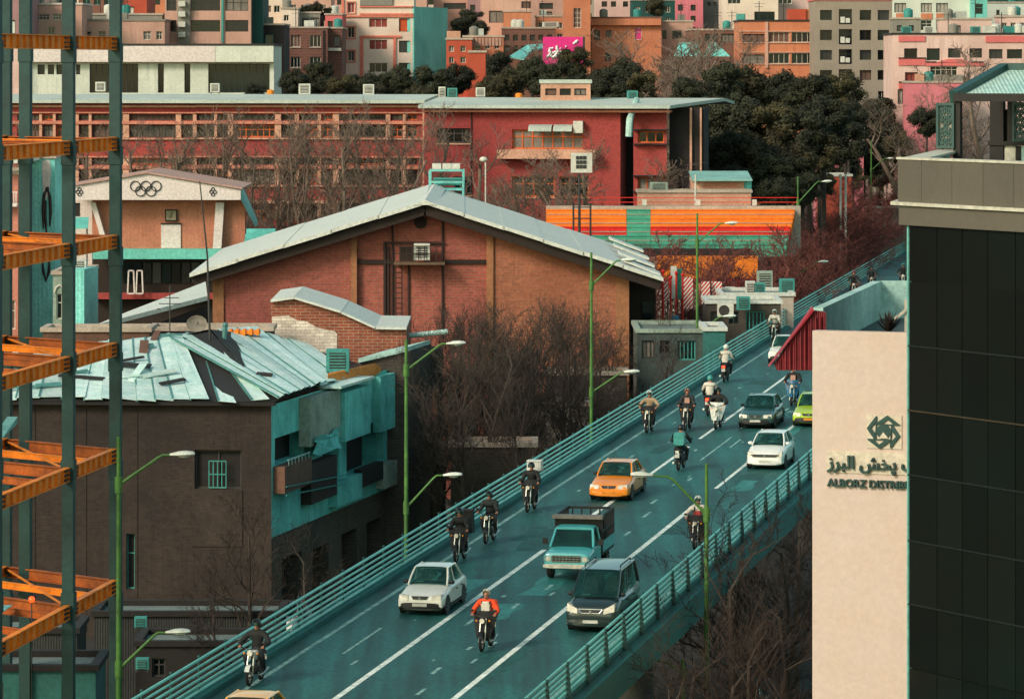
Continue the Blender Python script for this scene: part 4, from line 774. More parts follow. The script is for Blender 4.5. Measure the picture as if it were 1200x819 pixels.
m = MB(); m.hexa([a, b_, c_, d_] + [v + Vector((0, 0, .26)) for v in (a, b_, c_, d_)]); m.hexa([d_, c_, e_, f_] + [v + Vector((0, 0, .26)) for v in (d_, c_, e_, f_)]); m.build('roof', MATS['school_roof'], wing)
m = MB(); m.tube([rf.at(741, 118, -3), rf.at(740, 140, 1.3), rf.at(739, 160, 1.3)], .28, 8); m.build('duct', MATS['concrete_teal'], wing)
cf = Fac(634, 345, 692, 345); cab, _ = block('roof_cabin', 'small pink rooftop cabin with row of windows on the school roof', cf, 98, zt2 + .5, 5, MATS['school_pale'], [(639, 104, 652, 112, 1), (656, 104, 669, 112, 1), (673, 104, 687, 112, 2)], MATS['school_roof'], cat='cabin', ctop=.3)
RS = 'coolers on the school roof'
for lab, x, y, D, w_, h, mt in (('white cooler box standing alone on the school roof before dark trees', 357, 112.5, 357, 1.0, 1.05, 'ac_white'), ('pink grey cooler on the school roof near the white apartment', 432, 112.5, 357, .95, 1.0, 'ac_white'), ('grey round topped cooler on the school roof', 518, 117, 352, .6, 1.1, 'ac_white'), ('teal framed cooler on the school roof', 530, 117, 352, .85, 1.0, 'frame_teal'), ('teal and white cooler box below the red chimney', 563, 115, 353, .8, .9, 'ac_white'), ('teal duct cooler at the school stair recess', 741, 119, 347, .9, .9, 'frame_teal'), ('white cooler before the long white hall, near its dark curtain', 252, 110, 358, .8, .9, 'ac_white'), ('pale cooler on the school roof beside a steel column', 118, 109, 358, .85, .95, 'ac_white')):
    cooler(lab, P(x, y, D), w_, h, .9, mt, RS)
for lab, x, y, D, c in (('small orange tank on the school roof', 317, 113, 357, 'steel_orange'), ('orange roof tank beside the rooftop cabin', 608, 117, 352, 'steel_orange')):
    root = thing('roof_tank', lab, 'tank', P(x, y, D)); m = MB(); p = P(x, y, D); m.tube([p, p + Vector((0, 0, .1)), p + Vector((0, 0, .5)), p + Vector((0, 0, .58))], [.25, .3, .3, .1], 12); m.build('drum', MATS[c], root, True); m = MB(); m.box(p + Vector((0, 0, .04)), (.7, .5, .06)); m.build('base', MATS['frame_dark'], root)
# ---------------------------------------------------------------- spectator stand
mat('stand_orange', '#ee7d12', .7, .25, .6, fine=.14, dark='#b8560c'); mat('stand_red', '#d8200f', .7, .25, .6, dark='#96180f'); mat('stand_green', '#4a9d80', .75, .35, .6, dark='#2a6a58'); mat('concrete_pale', '#b7a694', .9, .3, .4)
stand = thing('spectator_stand', 'stepped sports stand painted orange, red and green', 'stand', P(780, 300, 306)); rowsn = 9; xs0, xs1 = 640, 932
for i in range(rowsn):
    y = 291 - i * 5.05; D = 302 + i * .85; z1 = PZ(y - 5.05, D); z0 = PZ(y, D) - .6; c = 'stand_green' if i < 3 else ('stand_red' if i < 5 else 'stand_orange')
    for xa, xb, mt in ((xs0, 734, c), (734.3, 762, 'stand_green'), (762.3, xs1, c)):
        xb2 = min(xb, xs1 - (rowsn - i) * 1.2) if xb == xs1 else xb
        m = MB(); m.bx(PX(xa, D), PX(xb2, D), D - .42, D + .5, z0, z1); m.build('bench_row', MATS[mt], stand)
        m = MB(); m.bx(PX(xa, D) + .02, PX(xb2, D) - .02, D - .47, D - .424, z1 - .06, z1 - .012); m.build('seat_edge', MATS['concrete_pale'] if i % 2 else MATS[mt], stand)
D = 302 + rowsn * .85; m = MB(); m.bx(PX(xs0, D), PX(938, D), D - .3, D + .6, PZ(300, D), PZ(241.5, D)); m.build('back_wall', MATS['concrete_pale'], stand)
for x in (755, 818, 884): m = MB(); m.bx(PX(x - 2.5, D), PX(x + 2.5, D), D - .35, D + .1, PZ(241, D), PZ(234, D)); m.build('pier', MATS['ac_white'], stand)
m = MB()
for z in (.25, .6): m.bar((PX(690, D), D, PZ(241, D) + z), (PX(935, D), D, PZ(241, D) + z), .05)
m.build('top_rail', MATS['stand_red'], stand)
m = MB(); m.bx(PX(690, 301), PX(880, 301), 300.5, 301.5, PZ(300, 301), PZ(291.5, 301)); m.build('gangway', MATS['school_dark'], stand)
sw = Fac(770, 299, 888, 299)
wall_o = thing('painted_wall', 'orange painted wall with red base below the sports stand', 'wall', sw.at(830, 345))
strip(sw, wall_o, 'orange_field', 770, 300, 888, 326, MATS['stand_orange'], -.3, 0); strip(sw, wall_o, 'red_field', 770, 326.2, 888, 338, MATS['stand_red'], -.3, 0); strip(sw, wall_o, 'base', 770, 338.2, 888, 380, MATS['concrete_pale'], -.3, 0)
# striped boards and red poles at the sports yard gate
sm = mat('striped_red', '#c41820', .7, .15); n = sm.node_tree; bsd = n.nodes['Principled BSDF']; uvn = n.nodes.new('ShaderNodeUVMap'); mp = n.nodes.new('ShaderNodeMapping'); mp.inputs['Rotation'].default_value = (0, 0, R(40)); wv = n.nodes.new('ShaderNodeTexWave'); wv.inputs['Scale'].default_value = 1.7
n.links.new(uvn.outputs[0], mp.inputs[0]); n.links.new(mp.outputs[0], wv.inputs['Vector']); cr = n.nodes.new('ShaderNodeValToRGB'); cr.color_ramp.interpolation = 'CONSTANT'; cr.color_ramp.elements[0].color = (*lin('#bb1a20'), 1); cr.color_ramp.elements[1].position = .5; cr.color_ramp.elements[1].color = (*lin('#d8cfc0'), 1)
n.links.new(wv.outputs['Fac'], cr.inputs[0]); n.links.new(cr.outputs[0], bsd.inputs['Base Color'])
def panel(name, label, cat, x0, y0, x1, y1, D, mt, th=.12, group=None, to_ground=False):
    f = Fac(x0, D, x1, D); root = thing(name, label, cat, f.at((x0 + x1) / 2, y1), group); m = MB(); f.slab(m, f.rect(x0, y0, x1, y1), -th, 0); m.build('board', MATS[mt], root); m = MB()
    for x in (x0 + .4, x1 - .4): p = f.at(x, y0, -th - .05); m.tube([(p.x, p.y, gz(D)), p], .05, 6)
    m.build('post', MATS['frame_dark'], root); return root
for i, (x0, x1, y0, y1, mt, lab) in enumerate(((776, 783, 330, 352, 'striped_red', 'narrow striped board by the hall porch'), (800, 812, 325, 362, 'striped_red', 'tall red and white striped board between red poles'), (822, 832, 330, 356, 'striped_red', 'striped board beside the magenta one'), (834, 846, 330, 351, 'striped_red', 'wide striped board behind the bare yard tree'), (818.5, 822, 332, 358, 'pink_band', 'narrow magenta board at the yard gate'), (786, 793, 312, 350, 'ac_white', 'tall white board by the red poles'), (793.5, 799, 315, 350, 'stand_green', 'tall green board by the red poles'), (850, 861, 336, 348, 'ac_white', 'white board behind the low roofs'))): panel('yard_board', lab, 'board', x0, y0, x1, y1, 262 + i * .4, mt)
for x, y0, y1, lab in ((777, 318, 385, 'red pole at the hall porch corner'), (786, 325, 382, 'red pole by the blue barrel'), (792.5, 320, 378, 'tall red pole in the yard'), (800, 322, 376, 'red pole next to the tall striped board')):
    root = thing('red_pole', lab, 'pole', (PX(x, 258), 258, gz(258))); m = MB(); m.tube([(PX(x, 258), 258, gz(258)), P(x, y0, 258)], .06, 6); m.ball(P(x, y0, 258), .12, 8); m.build('pole', MATS['stand_red'], root)
root = thing('yard_barrel', 'blue plastic barrel on a stand in the yard', 'barrel', P(791, 381, 256)); m = MB(); p = P(791, 381, 256); m.tube([p, p + Vector((0, 0, .1)), p + Vector((0, 0, .5)), p + Vector((0, 0, .6))], [.2, .26, .26, .2], 12); m.build('drum', mat('barrel_blue', '#2e86a0', .5), root, True)
m = MB(); m.bx(p.x - .3, p.x + .3, p.y - .3, p.y + .3, gz(256), p.z - .004); m.build('plinth', MATS['brick_grey'], root)
mat('shed_wall', '#4a5650', .9, .4, .6, streak=.8, dark='#262521')
# low flat roofs in the yard with coolers
for lab, x0, y, x1, D, dp, mt in (('low flat roof with white parapet under the reddish trees', 845, 347, 930, 258, 6, 'concrete_pale'), ('dark brick low building beside the flyover', 828, 356, 915, 250, 5, 'brick_grey'), ('drab concrete shed below the striped boards', 747, 390, 826, 236, 8, 'shed_wall'), ('teal plaster hut against the flyover railing', 826, 388, 850, 233, 5, 'hut_teal')):
    block('yard_building', lab, Fac(x0, D, x1, D), y, 0, dp, MATS[mt], [(x0 + 5, y + 9, x0 + 20, y + 30, 3, 1), (x0 + 26, y + 9, x0 + 38, y + 24, 2, 2), (x0 + 46, y + 9, x0 + 68, y + 32, 5, 1, MATS['frame_teal'])] if x1 - x0 > 75 else (), coping=MATS['plaster_drab'] if mt == 'shed_wall' else MATS['roof_sheet_pale'])
for lab, x, y, D, w_, h, mt, fan in (('teal cooler box on the white parapet roof', 922, 346, 261, .95, 1.05, 'frame_teal', False), ('fan condenser before the dark brick low building', 850, 373, 246, .95, .9, 'ac_white', True), ('dark cooler box in the middle of the yard roofs', 890, 346, 261, .7, .8, 'frame_teal', False), ('tall ribbed cooler behind the yard roofs', 896, 341, 266, 1.0, 1.3, 'plaster_drab', False), ('small pale cooler near the yard roofs', 879, 346, 261, .6, .9, 'ac_white', False), ('square teal vent box beside the fan condenser', 871, 365, 249, .8, .9, 'frame_teal', False)): cooler(lab, P(x, y, D), w_, h, .8, mt, 'coolers on the yard roofs', fan)
# pink wall and shed behind the stand
f = Fac(748, 324, 880, 324); block('pink_yard_wall', 'weathered pink wall behind the sports stand', f, 226, gz(324), 3, MATS['school_pale'], cat='wall'); f = Fac(813, 327, 872, 327)
shed, z_ = block('roof_shed', 'small slatted shed with corrugated teal roof behind the stand', f, 213, gz(327), 5, MATS['school_pale'], cat='shed')
for i in range(5): strip(f, shed, 'slat', 824, 214.5 + i * 2.3, 864, 216 + i * 2.3, MATS['pink_band'], .003, .08)
m = MB(); r = f.rect(811, 204.5, 881, 212); m.hexa([f.pt(r[0], r[1], .8), f.pt(r[2], r[1], .8), f.pt(r[2], r[3], -6), f.pt(r[0], r[3], -6)] + [v + Vector((0, 0, .12)) for v in (f.pt(r[0], r[1], .8), f.pt(r[2], r[1], .8), f.pt(r[2], r[3], -6), f.pt(r[0], r[3], -6))]); m.build('roof_sheet', mat('corrugated_teal', '#8fc0b2', .5, .3, .6, waves=2.5), shed)
m = MB(); f.slab(m, f.rect(872.3, 213, 881, 240), -5, -.2); m.build('side_wall', MATS['plaster_teal'], shed)
m = MB(); m.tube([P(815, 300, 320), P(815, 205, 320)], .07, 6); m.build('downpipe', MATS['ac_white'], shed)
cooler('grey cooler pair on the pink yard wall', P(772, 225.5, 326), 1.4, .8, .8, 'plaster_drab', None)
# floodlight mast with square lamp box, small lamp by the hall
root = thing('floodlight_mast', 'square white floodlight box on a black mast behind the hall roof', 'floodlight', (PX(681, 292), 292, gz(292))); m = MB(); f = Fac(660, 292, 700, 292)
m.tube([(PX(679, 292), 292.2, gz(292)), P(679, 204, 292) + Vector((0, .2, 0))], [.14, .09], 8); m.build('mast', MATS['frame_dark'], root); m = MB(); f.slab(m, f.rect(669, 179.5, 694, 202.5), -.3, 0); bx_ = m.build('lamp_box', MATS['ac_white'], root)
for i in range(3):
    for j in range(3): m = MB(); f.slab(m, f.rect(675 + i * 4.2, 183 + j * 5.2, 678.6 + i * 4.2, 187 + j * 5.2), .003, .06); m.build('lamp', MATS['frame_dark'], bx_)
m = MB()
for x in (672, 692): m.tube([P(x, 280, 291), P(x, 238, 291)], .07, 6)
for y in (243, 256): m.bar(P(672, y, 291), P(692, y, 291), .08)
m.build('lower_frame', MATS['frame_dark'], root)
root = thing('camera_pole', 'thin white pole with small lamp behind the hall roof', 'pole', (PX(569, 285), 285, gz(285))); m = MB(); m.tube([(PX(569, 285), 285, gz(285)), P(569, 188, 285)], .05, 6); m.build('pole', MATS['ac_white'], root); m = MB(); m.ball(P(566.5, 187, 285), (.28, .2, .2), 10); m.build('lamp_head', MATS['ac_white'], root, True)
# ---------------------------------------------------------------- pavilion with the five rings
mat('fascia_white', '#ddcdc4', .7, .15, .3, dark='#b9a797'); mat('board_wood', '#c07a5e', .85, .25, .5, waves=3.2, dark='#8f5238'); mat('band_teal', '#6cc0ae', .7, .25, .4); mat('ring_black', '#241f1d', .6)
of = Fac(60, 300, 292, 300); pavi = thing('sports_pavilion', 'sports pavilion with white gable fascia, five interlaced rings and orange boarded wall', 'building', of.at(175, 350, -5))
m = MB(); fpoly(of, m, [(64, 234.5), (64, 222), (172, 203.8), (282, 222.5), (282, 234.5)], -1, 0); m.build('gable_fascia', MATS['fascia_white'], pavi)
for (xa, ya), (xb, yb) in (((62, 222), (172, 203.4)), ((172, 203.4), (284, 222))): a, b_ = of.at(xa, ya, .2), of.at(xb, yb, .2); m = MB(); m.hexa([a, b_, b_ - of.n * 12, a - of.n * 12] + [v + Vector((0, 0, .12)) for v in (a, b_, b_ - of.n * 12, a - of.n * 12)]); m.build('roof', mat('roof_rose', '#b98f80', .8, .2), pavi)
m = MB(); m.prism([of.at(282.5, 222.5, 0), of.at(296, 262, -3), of.at(296, 268, -3), of.at(282.5, 234.5, 0)], (0, 3, 0)); m.build('roof_edge', MATS['tin_teal'], pavi)
for i, (x, y) in enumerate(((158.5, 218.3), (170.8, 218.3), (183, 218.3), (164.6, 224.2), (176.9, 224.2))): m = MB(); m.ring(of.at(x, y, .06 + .01 * (i % 2)), of.n, .36, .035, 28, 6); m.build('ring', MATS['ring_black'], pavi, True)
for x in (93, 249.5):
    for k, (dx, dy) in enumerate(((0, -3), (-2, 0), (2, 0), (0, 3))): m = MB(); m.ring(of.at(x + dx, 225 + dy, .05), of.n, .12, .03, 12, 5); m.build('badge', MATS['ring_black'], pavi, True)
strip(of, pavi, 'board_wall', 105, 235, 285, 293, MATS['board_wood'], -2.2, -1.8)
for q in (((104, 238), (110, 238), (121, 276), (115, 276)), ((251.5, 238), (261.5, 238), (258, 292), (248, 292))): m = MB(); fpoly(of, m, q, -1.6, -1.1); m.build('slanted_column', MATS['fascia_white'], pavi)
strip(of, pavi, 'door', 186.5, 264, 209.5, 292, MATS['fascia_white'], -1.79, -1.7); strip(of, pavi, 'door_head', 186, 262.5, 210, 264, MATS['hall_dark'], -1.79, -1.6)
cl = strip(of, pavi, 'clock', 191, 246.5, 205.5, 260.5, MATS['hall_dark'], -1.79, -1.6); m = MB(); of.slab(m, of.rect(192.5, 248, 204, 259), -1.598, -1.58); m.build('clock_face', mat('clock_face', '#8d8062', .6), cl)
m = MB(); c = of.at(198.3, 253.5, -1.56); m.bar(c, c + Vector((.12, 0, .25)), .04); m.bar(c, c + Vector((-.1, 0, -.2)), .04); m.build('clock_hand', MATS['ring_black'], cl)
strip(of, pavi, 'teal_band', 108, 292.3, 258, 304, MATS['band_teal'], -1.8, -.4)
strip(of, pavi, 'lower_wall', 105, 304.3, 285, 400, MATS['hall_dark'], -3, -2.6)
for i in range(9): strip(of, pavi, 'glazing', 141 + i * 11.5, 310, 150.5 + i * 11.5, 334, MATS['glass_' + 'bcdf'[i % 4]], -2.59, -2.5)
for x in (148, 158): 
    m = MB()
    for a, b_ in (((x, 345), (x + 1.2, 318)), ((x + 8, 345), (x + 7, 318)), ((x + 1.2, 318), (x + 7, 318)), ((x, 345), (x + 8, 345))): m.bar(of.at(*a, -1), of.at(*b_, -1), .1)
    m.build('white_frame', MATS['fascia_white'], pavi)
strip(of, pavi, 'base_band', 105, 345, 285, 352, MATS['school_red'], -2.5, -1.5); 
m = MB()
for i in range(4): m.bx(PX(288, 296), PX(322, 296), 293 + i * 1.2, 294 + i * 1.2, 5, PZ(284 - i * 5, 296)); 
o = m.build('green_screen', MATS['plaster_teal'], pavi)
# leaning sloped canopy
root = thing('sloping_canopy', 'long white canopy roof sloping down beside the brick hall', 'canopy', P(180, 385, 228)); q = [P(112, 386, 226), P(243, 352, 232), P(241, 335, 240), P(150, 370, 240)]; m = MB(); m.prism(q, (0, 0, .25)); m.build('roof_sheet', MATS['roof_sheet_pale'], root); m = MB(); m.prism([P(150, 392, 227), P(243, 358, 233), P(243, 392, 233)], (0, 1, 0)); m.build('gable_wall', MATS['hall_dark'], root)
for x in (120, 240): m = MB(); p = P(x, 388, 231); m.bar((p.x, p.y, 0), p, .2); m.build('post', MATS['hall_dark'], root)
# teal mural wall, grey house, salmon house at the left
mat('mural_teal', '#86d6c9', .85, .25, .5, waves=1.2, dark='#3d8a80'); mat('salmon_wall', '#c9806c', .9, .25, .35, streak=.25, dark='#9b5d4e')
root, _ = block('mural_house', 'teal painted house wall with a white torch and black figure mural', Fac(22, 262, 64, 262), 186, 0, 8, MATS['mural_teal'], cat='house'); mf = Fac(22, 262, 64, 262)
m = MB(); fpoly(mf, m, [(50, 188), (58, 188), (60, 200), (58, 225), (54, 235), (51, 225), (49, 200)], .004, .03); m.build('torch_mural', MATS['fascia_white'], root)
m = MB()
for pts in ([(55, 222), (52, 228), (50.5, 245), (51, 268)], [(56, 222), (58.5, 230), (59.5, 248), (58.5, 265)], [(54, 235), (53, 252), (55, 275)], [(50, 306), (51, 318), (54, 329), (57.5, 318), (57.8, 306)]): m.tube([mf.at(x, y, .05) for x, y in pts], [.05] + [.11] * (len(pts) - 2) + [.05], 6)
m.ball(mf.at(55.5, 222, .05), (.14, .05, .18), 8); o = m.build('figure_mural', MATS['ring_black'], root); o['kind'] = 'stuff'
root, _ = block('grey_house', 'small grey house with arched window and teal gable side', Fac(62, 248, 98, 248), 322, 0, 8, MATS['plaster_drab'], [(66, 344, 73, 374, 1, 2, MATS['frame_white'])], cat='house'); f = Fac(98.5, 247.5, 115, 251); strip(f, root, 'teal_side', 98.6, 314, 115, 384, MATS['mural_teal'], -1, 0)
m = MB(); g8 = Fac(62, 248, 98, 248); m.tube([g8.at(64, 343, .05), g8.at(66, 337, .05), g8.at(70, 334, .05), g8.at(74, 337, .05), g8.at(75, 343, .05)], .06, 6); m.build('window_arch', MATS['frame_white'], root)
cooler('small cooler on the roof of the grey house', P(93, 321, 250), .9, .9, .8, 'ac_white', None)
root, _ = block('salmon_house', 'salmon house with white balcony rail behind the steel frame', Fac(-40, 256, 21, 256), 205, 0, 9, MATS['salmon_wall'], [(-5, 352, 18, 386, 2, 2, MATS['frame_white']), (-6, 205.5, 14, 222, 2)], cat='house'); f = Fac(-40, 256, 21, 256); m = MB()
for i in range(8): x = 2 + i * 2.6; m.bar(f.at(x, 239, .6), f.at(x, 225, .6), .06)
for y in (225, 239): m.bar(f.at(0, y, .6), f.at(22, y, .6), .08)
m.build('balcony_rail', MATS['fascia_white'], root); m = MB(); f.slab(m, f.rect(-10, 239, 21, 242), 0.003, .7); m.build('balcony_slab', MATS['fascia_white'], root)
m = MB(); a, b_ = f.at(-12, 194, 1.2), f.at(34, 190, 1.2); m.hexa([a, b_, b_ - f.n * 9, a - f.n * 9] + [v + Vector((0, 0, .3)) for v in (a, b_, b_ - f.n * 9, a - f.n * 9)]); m.build('roof_slab', MATS['roof_sheet_pale'], root)
root = thing('teal_awning', 'teal awning beside the mural house', 'awning', P(84, 268, 290)); m = MB(); m.prism([P(64, 257, 290), P(104, 256, 290), P(103, 268, 287), P(64, 269, 287)], (0, 0, .1)); m.build('cloth', MATS['band_teal'], root); m = MB()
for x in (66, 102): m.tube([(PX(x, 288), 288, gz(288)), P(x, 265, 288)], .05, 6)
m.build('post', MATS['frame_dark'], root)
root, _ = block('white_stucco_house', 'pale stucco house between the mural and the pavilion', Fac(62, 310, 108, 310), 232, gz(310), 6, MATS['fascia_white'], [(68, 238, 76, 254, 2), (86, 238, 94, 254, 2)], cat='house')
# ---------------------------------------------------------------- city behind
random.seed(4)
for nm, c, dk in (('wall_salmon', '#c99c88', '#8f6858'), ('wall_pink', '#dcb9ab', '#a98071'), ('wall_cream', '#e4cfba', '#c09c85'), ('wall_orange', '#c97d59', '#985338'), ('wall_rust', '#bb5238', '#8a3222'), ('wall_brown', '#7d5444', '#553a30'), ('wall_grey', '#9a8b7a', '#77695c'), ('wall_teal', '#7cc9ba', '#3f8277'), ('wall_rose', '#d8706c', '#b0524f'), ('wall_stone', '#8b8476', '#66605a'), ('wall_white', '#d4d4c2', '#a5a99c'), ('wall_hotpink', '#d3757c', '#a95a60'), ('wall_mauve', '#a37a78', '#7d5c5c')):
    mat(nm, c, .92, .3, .22, streak=.6, dark=dk, fine=.09)
mat('brick_far', '#75483c', .95, .3, .2, brick=(.6, .2, .03, '#8b6a5a'), streak=.3); mat('tarp_green', '#12463f', .8, .3, .3); mat('magenta', '#e0247e', .5, .08); mat('white_print', '#f1ece6', .6, .05); mat('tent_teal', '#7cc9bd', .6, .35, .8, dark='#3b8f86')
W_, D_ = MATS['frame_white'], MATS['frame_dark']
def wg(xs, ys, nx=2, ny=1, fm=None, pm=None, sl=None): return [(a, c, b_, d, nx, ny, fm, pm, sl) for a, b_ in xs for c, d in ys]
def apt(label, x0, yt, x1, D, mt, wins=(), cop=None, name='apartment_building', dp=12, cat='building', rec=.25, auto=True):
    wins = list(wins); rnd = random.Random(int(x0 * 7 + yt))
    if not wins and auto and x1 - x0 > 15 and name == 'apartment_building':
        k = int((x1 - x0 - 3) // 10); st = (x1 - x0 - 3) / k
        wins = wg([(x0 + 3 + i * st, x0 + 3 + i * st + 6) for i in range(k)], [(y, y + 7) for y in range(int(yt) + 7, min(int(yt) + 60, 95), 13)], 2, 1, rnd.choice([None, W_]))
    root = block(name, label, Fac(x0, D, x1, D), yt, gz(D) - 1, dp, MATS[mt], wins, MATS[cop or 'coping_pale'], 'city buildings behind the school', cat, rec=rec)[0]
    f = Fac(x0, D, x1, D); z = f.z((x0 + x1) / 2, yt); k = max(1, int((x1 - x0) / 18))
    if name in ('apartment_building', 'city_block'):
        for i in range(k):      # tanks, stair heads and masts on the roof
            x = rnd.uniform(x0 + 4, x1 - 4); p = f.pt(f.t(x), z + .01, -rnd.uniform(1, 4)); q = rnd.random(); m = MB()
            if q < .35: m.tube([p, p + Vector((0, 0, .15)), p + Vector((0, 0, 1.1)), p + Vector((0, 0, 1.3))], [.5, .55, .55, .2], 10); m.build('water_tank', MATS[rnd.choice(['frame_teal', 'ac_white', 'wall_stone'])], root, True)
            elif q < .7: m.box(p + Vector((0, 0, .5)), (rnd.uniform(.8, 1.6), .9, 1.0), rnd.uniform(-.3, .3)); m.build('roof_unit', MATS[rnd.choice(['ac_white', 'wall_stone', 'frame_teal', 'school_pale'])], root)
            else: m.tube([p, p + Vector((0, 0, 2.6))], .05, 4); m.bar(p + Vector((-.7, 0, 2.3)), p + Vector((.7, 0, 2.3)), .05); m.bar(p + Vector((-.5, 0, 1.9)), p + Vector((.5, 0, 1.9)), .05); m.build('mast', MATS['frame_dark'], root)
    return root
# long white hall with dark openings
f = Fac(-30, 425, 321, 425); wh, zt_ = block('white_hall', 'long white flat roofed hall with dark tall openings behind the school', f, 54, gz(425) - 1, 14, MATS['wall_white'], [(105, 75, 162, 109, 8, 1, D_, GLASS[2]), (185, 75, 192, 109, 1, 1, D_, GLASS[2]), (216, 75, 223, 109, 1, 1, D_, GLASS[2]), (244, 75, 316, 109, 9, 1, D_, GLASS[1]), (44, 76, 52.5, 87.5, 1), (56, 76, 63.5, 87.5, 1), (66, 76, 73.5, 87.5, 1), (89, 76, 94, 87.5, 1)], MATS['coping_dark'], rec=.5)
strip(f, wh, 'roof_fascia', -30, 54.3, 253, 73, MATS['fascia_white'], .004, .9); strip(f, wh, 'roof_fascia', 253.3, 54.3, 321, 73, MATS['wall_white'], .004, .9); strip(f, wh, 'pink_bay', 3, 56, 24, 112, MATS['wall_pink'], .91, 1.3)
# left cluster
apt('grey brown block with blank panel behind the steel frame', -30, -8, 38, 470, 'wall_mauve', wg([(4, 18)], [(24, 40)], 1, 1, None, MATS['wall_white']))
apt('salmon house with white cornice and barred windows', 36, 6, 96, 476, 'wall_salmon', wg([(42, 58), (62, 75)], [(17, 24)], 4, 2, W_) + wg([(56, 64)], [(32, 41)], 2, 1, W_), 'frame_white')
apt('salmon low building with grey parapet band', 88, 25, 193, 482, 'wall_salmon', wg([(95, 107), (115, 124), (168, 177), (183, 190)], [(37, 47)], 2, 2, W_), 'wall_stone')
b9 = apt('grey parapet block above the salmon low building', 90, 18, 190, 492, 'wall_stone'); apt('small red roof house with white figure panel', 145, -6, 172, 500, 'wall_rust', [(150, 8, 157, 18, 1, 1, None, MATS['frame_white'])])
apt('teal windowed block behind the steel columns', 92, -10, 140, 520, 'wall_brown', wg([(97, 106), (110, 118), (122, 132)], [(-4, 6)], 2, 1, MATS['frame_teal'], GLASS[4]))
# banded apartment
f = Fac(193, 490, 294, 490); ba = apt('salmon banded apartment with ribbon windows and teal downpipe', 193, -14, 294, 490, 'wall_salmon', wg([(195, 207), (224, 258), (264, 291)], [(-2, 13), (24, 37.5)], 3, 2, D_)); strip(f, ba, 'downpipe', 259.5, -14, 262, 50, MATS['frame_teal'], .003, .25); strip(f, ba, 'shaft', 208, -14, 223, 51, MATS['wall_stone'], .003, .5)
for y in (2, 14, 26, 38): strip(f, ba, 'wall_cooler', 210, y, 218, y + 6, MATS['ac_white'], .501, 1.3)
apt('dark teal narrow side block beside the banded apartment', 294.3, -14, 308, 492, 'tarp_green'); apt('dark teal recess with pipes and a small tiled shelter', 308, 30, 333, 494, 'school_dark', [(311, 41, 320, 53, 2, 1, MATS['frame_teal'], GLASS[4])])
apt('pink banded house with small pale windows', 307, -4, 331, 530, 'wall_cream', wg([(309, 318), (321, 328)], [(7, 15)], 2, 1, W_)); f = Fac(307, 530, 331, 530); apt('cream blank block with dark doorway', 329.5, 11, 349, 524, 'wall_cream'); apt('grey terrace house with dark door and drapes', 349, 16, 375, 528, 'wall_stone', [(354, 22, 362, 33, 1, 1), (364, 21, 374, 33, 3, 1, None, MATS['curtain_pale'])])
apt('pale red corrugated penthouse beside the white apartment', 381, 18, 401, 527, 'wall_rose'); apt('salmon blank gable far behind', 338, -14, 388, 600, 'wall_salmon')
bb = apt('brown brick house with four windows and side balcony', 331, 33.5, 384, 515, 'brick_far', wg([(340.5, 352), (363, 376)], [(41.5, 55.5), (67, 79.5)], 3, 1, W_, None, MATS['coping_pale'])); f = Fac(331, 515, 384, 515); strip(f, bb, 'downpipe', 378.5, 36, 380.5, 80, MATS['school_dark'], .003, .15)
b2 = apt('dark brick return with white balcony rail', 384.2, 34, 401, 517, 'brick_far', [(391, 42, 399, 55, 1, 1)]); f = Fac(384, 517, 401, 517); strip(f, b2, 'balcony_rail', 384, 56.5, 400, 60, MATS['frame_white'], .5, .6)
# white apartment with a flank whose cool shade is put into teal wall colour
f = Fac(400, 540, 485, 540); wa = apt('tall cream apartment with coral window surrounds and shade-coloured flank wall', 400, -8, 485, 540, 'wall_cream', wg([(407.5, 415.5)], [(3.5, 15.5)], 2, 1, W_, MATS['curtain_red']) + wg([(407.5, 415.5)], [(32, 44.5), (60, 72)], 2, 1, W_) + wg([(432.5, 454)], [(22, 32.5), (47, 58.5)], 3, 1, W_, MATS['curtain_red']) + wg([(432.5, 454)], [(74, 85)], 3, 1, W_) + wg([(467.5, 481)], [(22, 37.5)], 1, 1, None, mat('curtain_orange', '#d0511f', .7)) + wg([(467.5, 481)], [(48, 62), (74, 88)], 2, 1))
mat('coral', '#dd7a62', .85, .2)
for q in ((400.3, 18.5, 485, 20.5), (422, 42, 470, 44.5), (422.2, 45, 425.8, 95), (461, 45, 464, 95), (400.3, 21, 403.5, 95), (400.3, -8, 403.3, 18), (421.5, 7.5, 484, 9), (421.5, 16, 484, 18)): strip(f, wa, 'coral_trim', *q, MATS['coral'], .004, .22)
for x0, y0, x1, y1 in ((406, 2, 417, 17), (406, 30.5, 417, 46), (406, 58.5, 417, 73.5)):
    for q in ((x0, y0, x1, y0 + 1.2), (x0, y1 - 1.2, x1, y1), (x0, y0 + 1.3, x0 + 1.2, y1 - 1.3), (x1 - 1.2, y0 + 1.3, x1, y1 - 1.3)): strip(f, wa, 'window_surround', *q, MATS['coral'], .003, .12)
strip(f, wa, 'roof_drapes', 422, -8, 460, 7, MATS['wall_stone'], -2.5, .25); m = MB(); sd = Fac(485.2, 539.9, 524.5, 552); sd.slab(m, sd.rect(485.3, 9, 524.5, 130), -6, 0); m.build('shaded_flank', MATS['wall_teal'], wa)
apt('far tan block over the shade-coloured flank', 460, -14, 500, 640, 'wall_salmon', wg([(465, 472), (478, 485)], [(-4, 5)])); apt('brown far block with dark balcony', 508, -14, 553, 650, 'wall_salmon', [(520, 4, 546, 11, 3, 1)]); apt('dark gap wall beside the pink flats', 548, -14, 566, 646, 'wall_mauve')
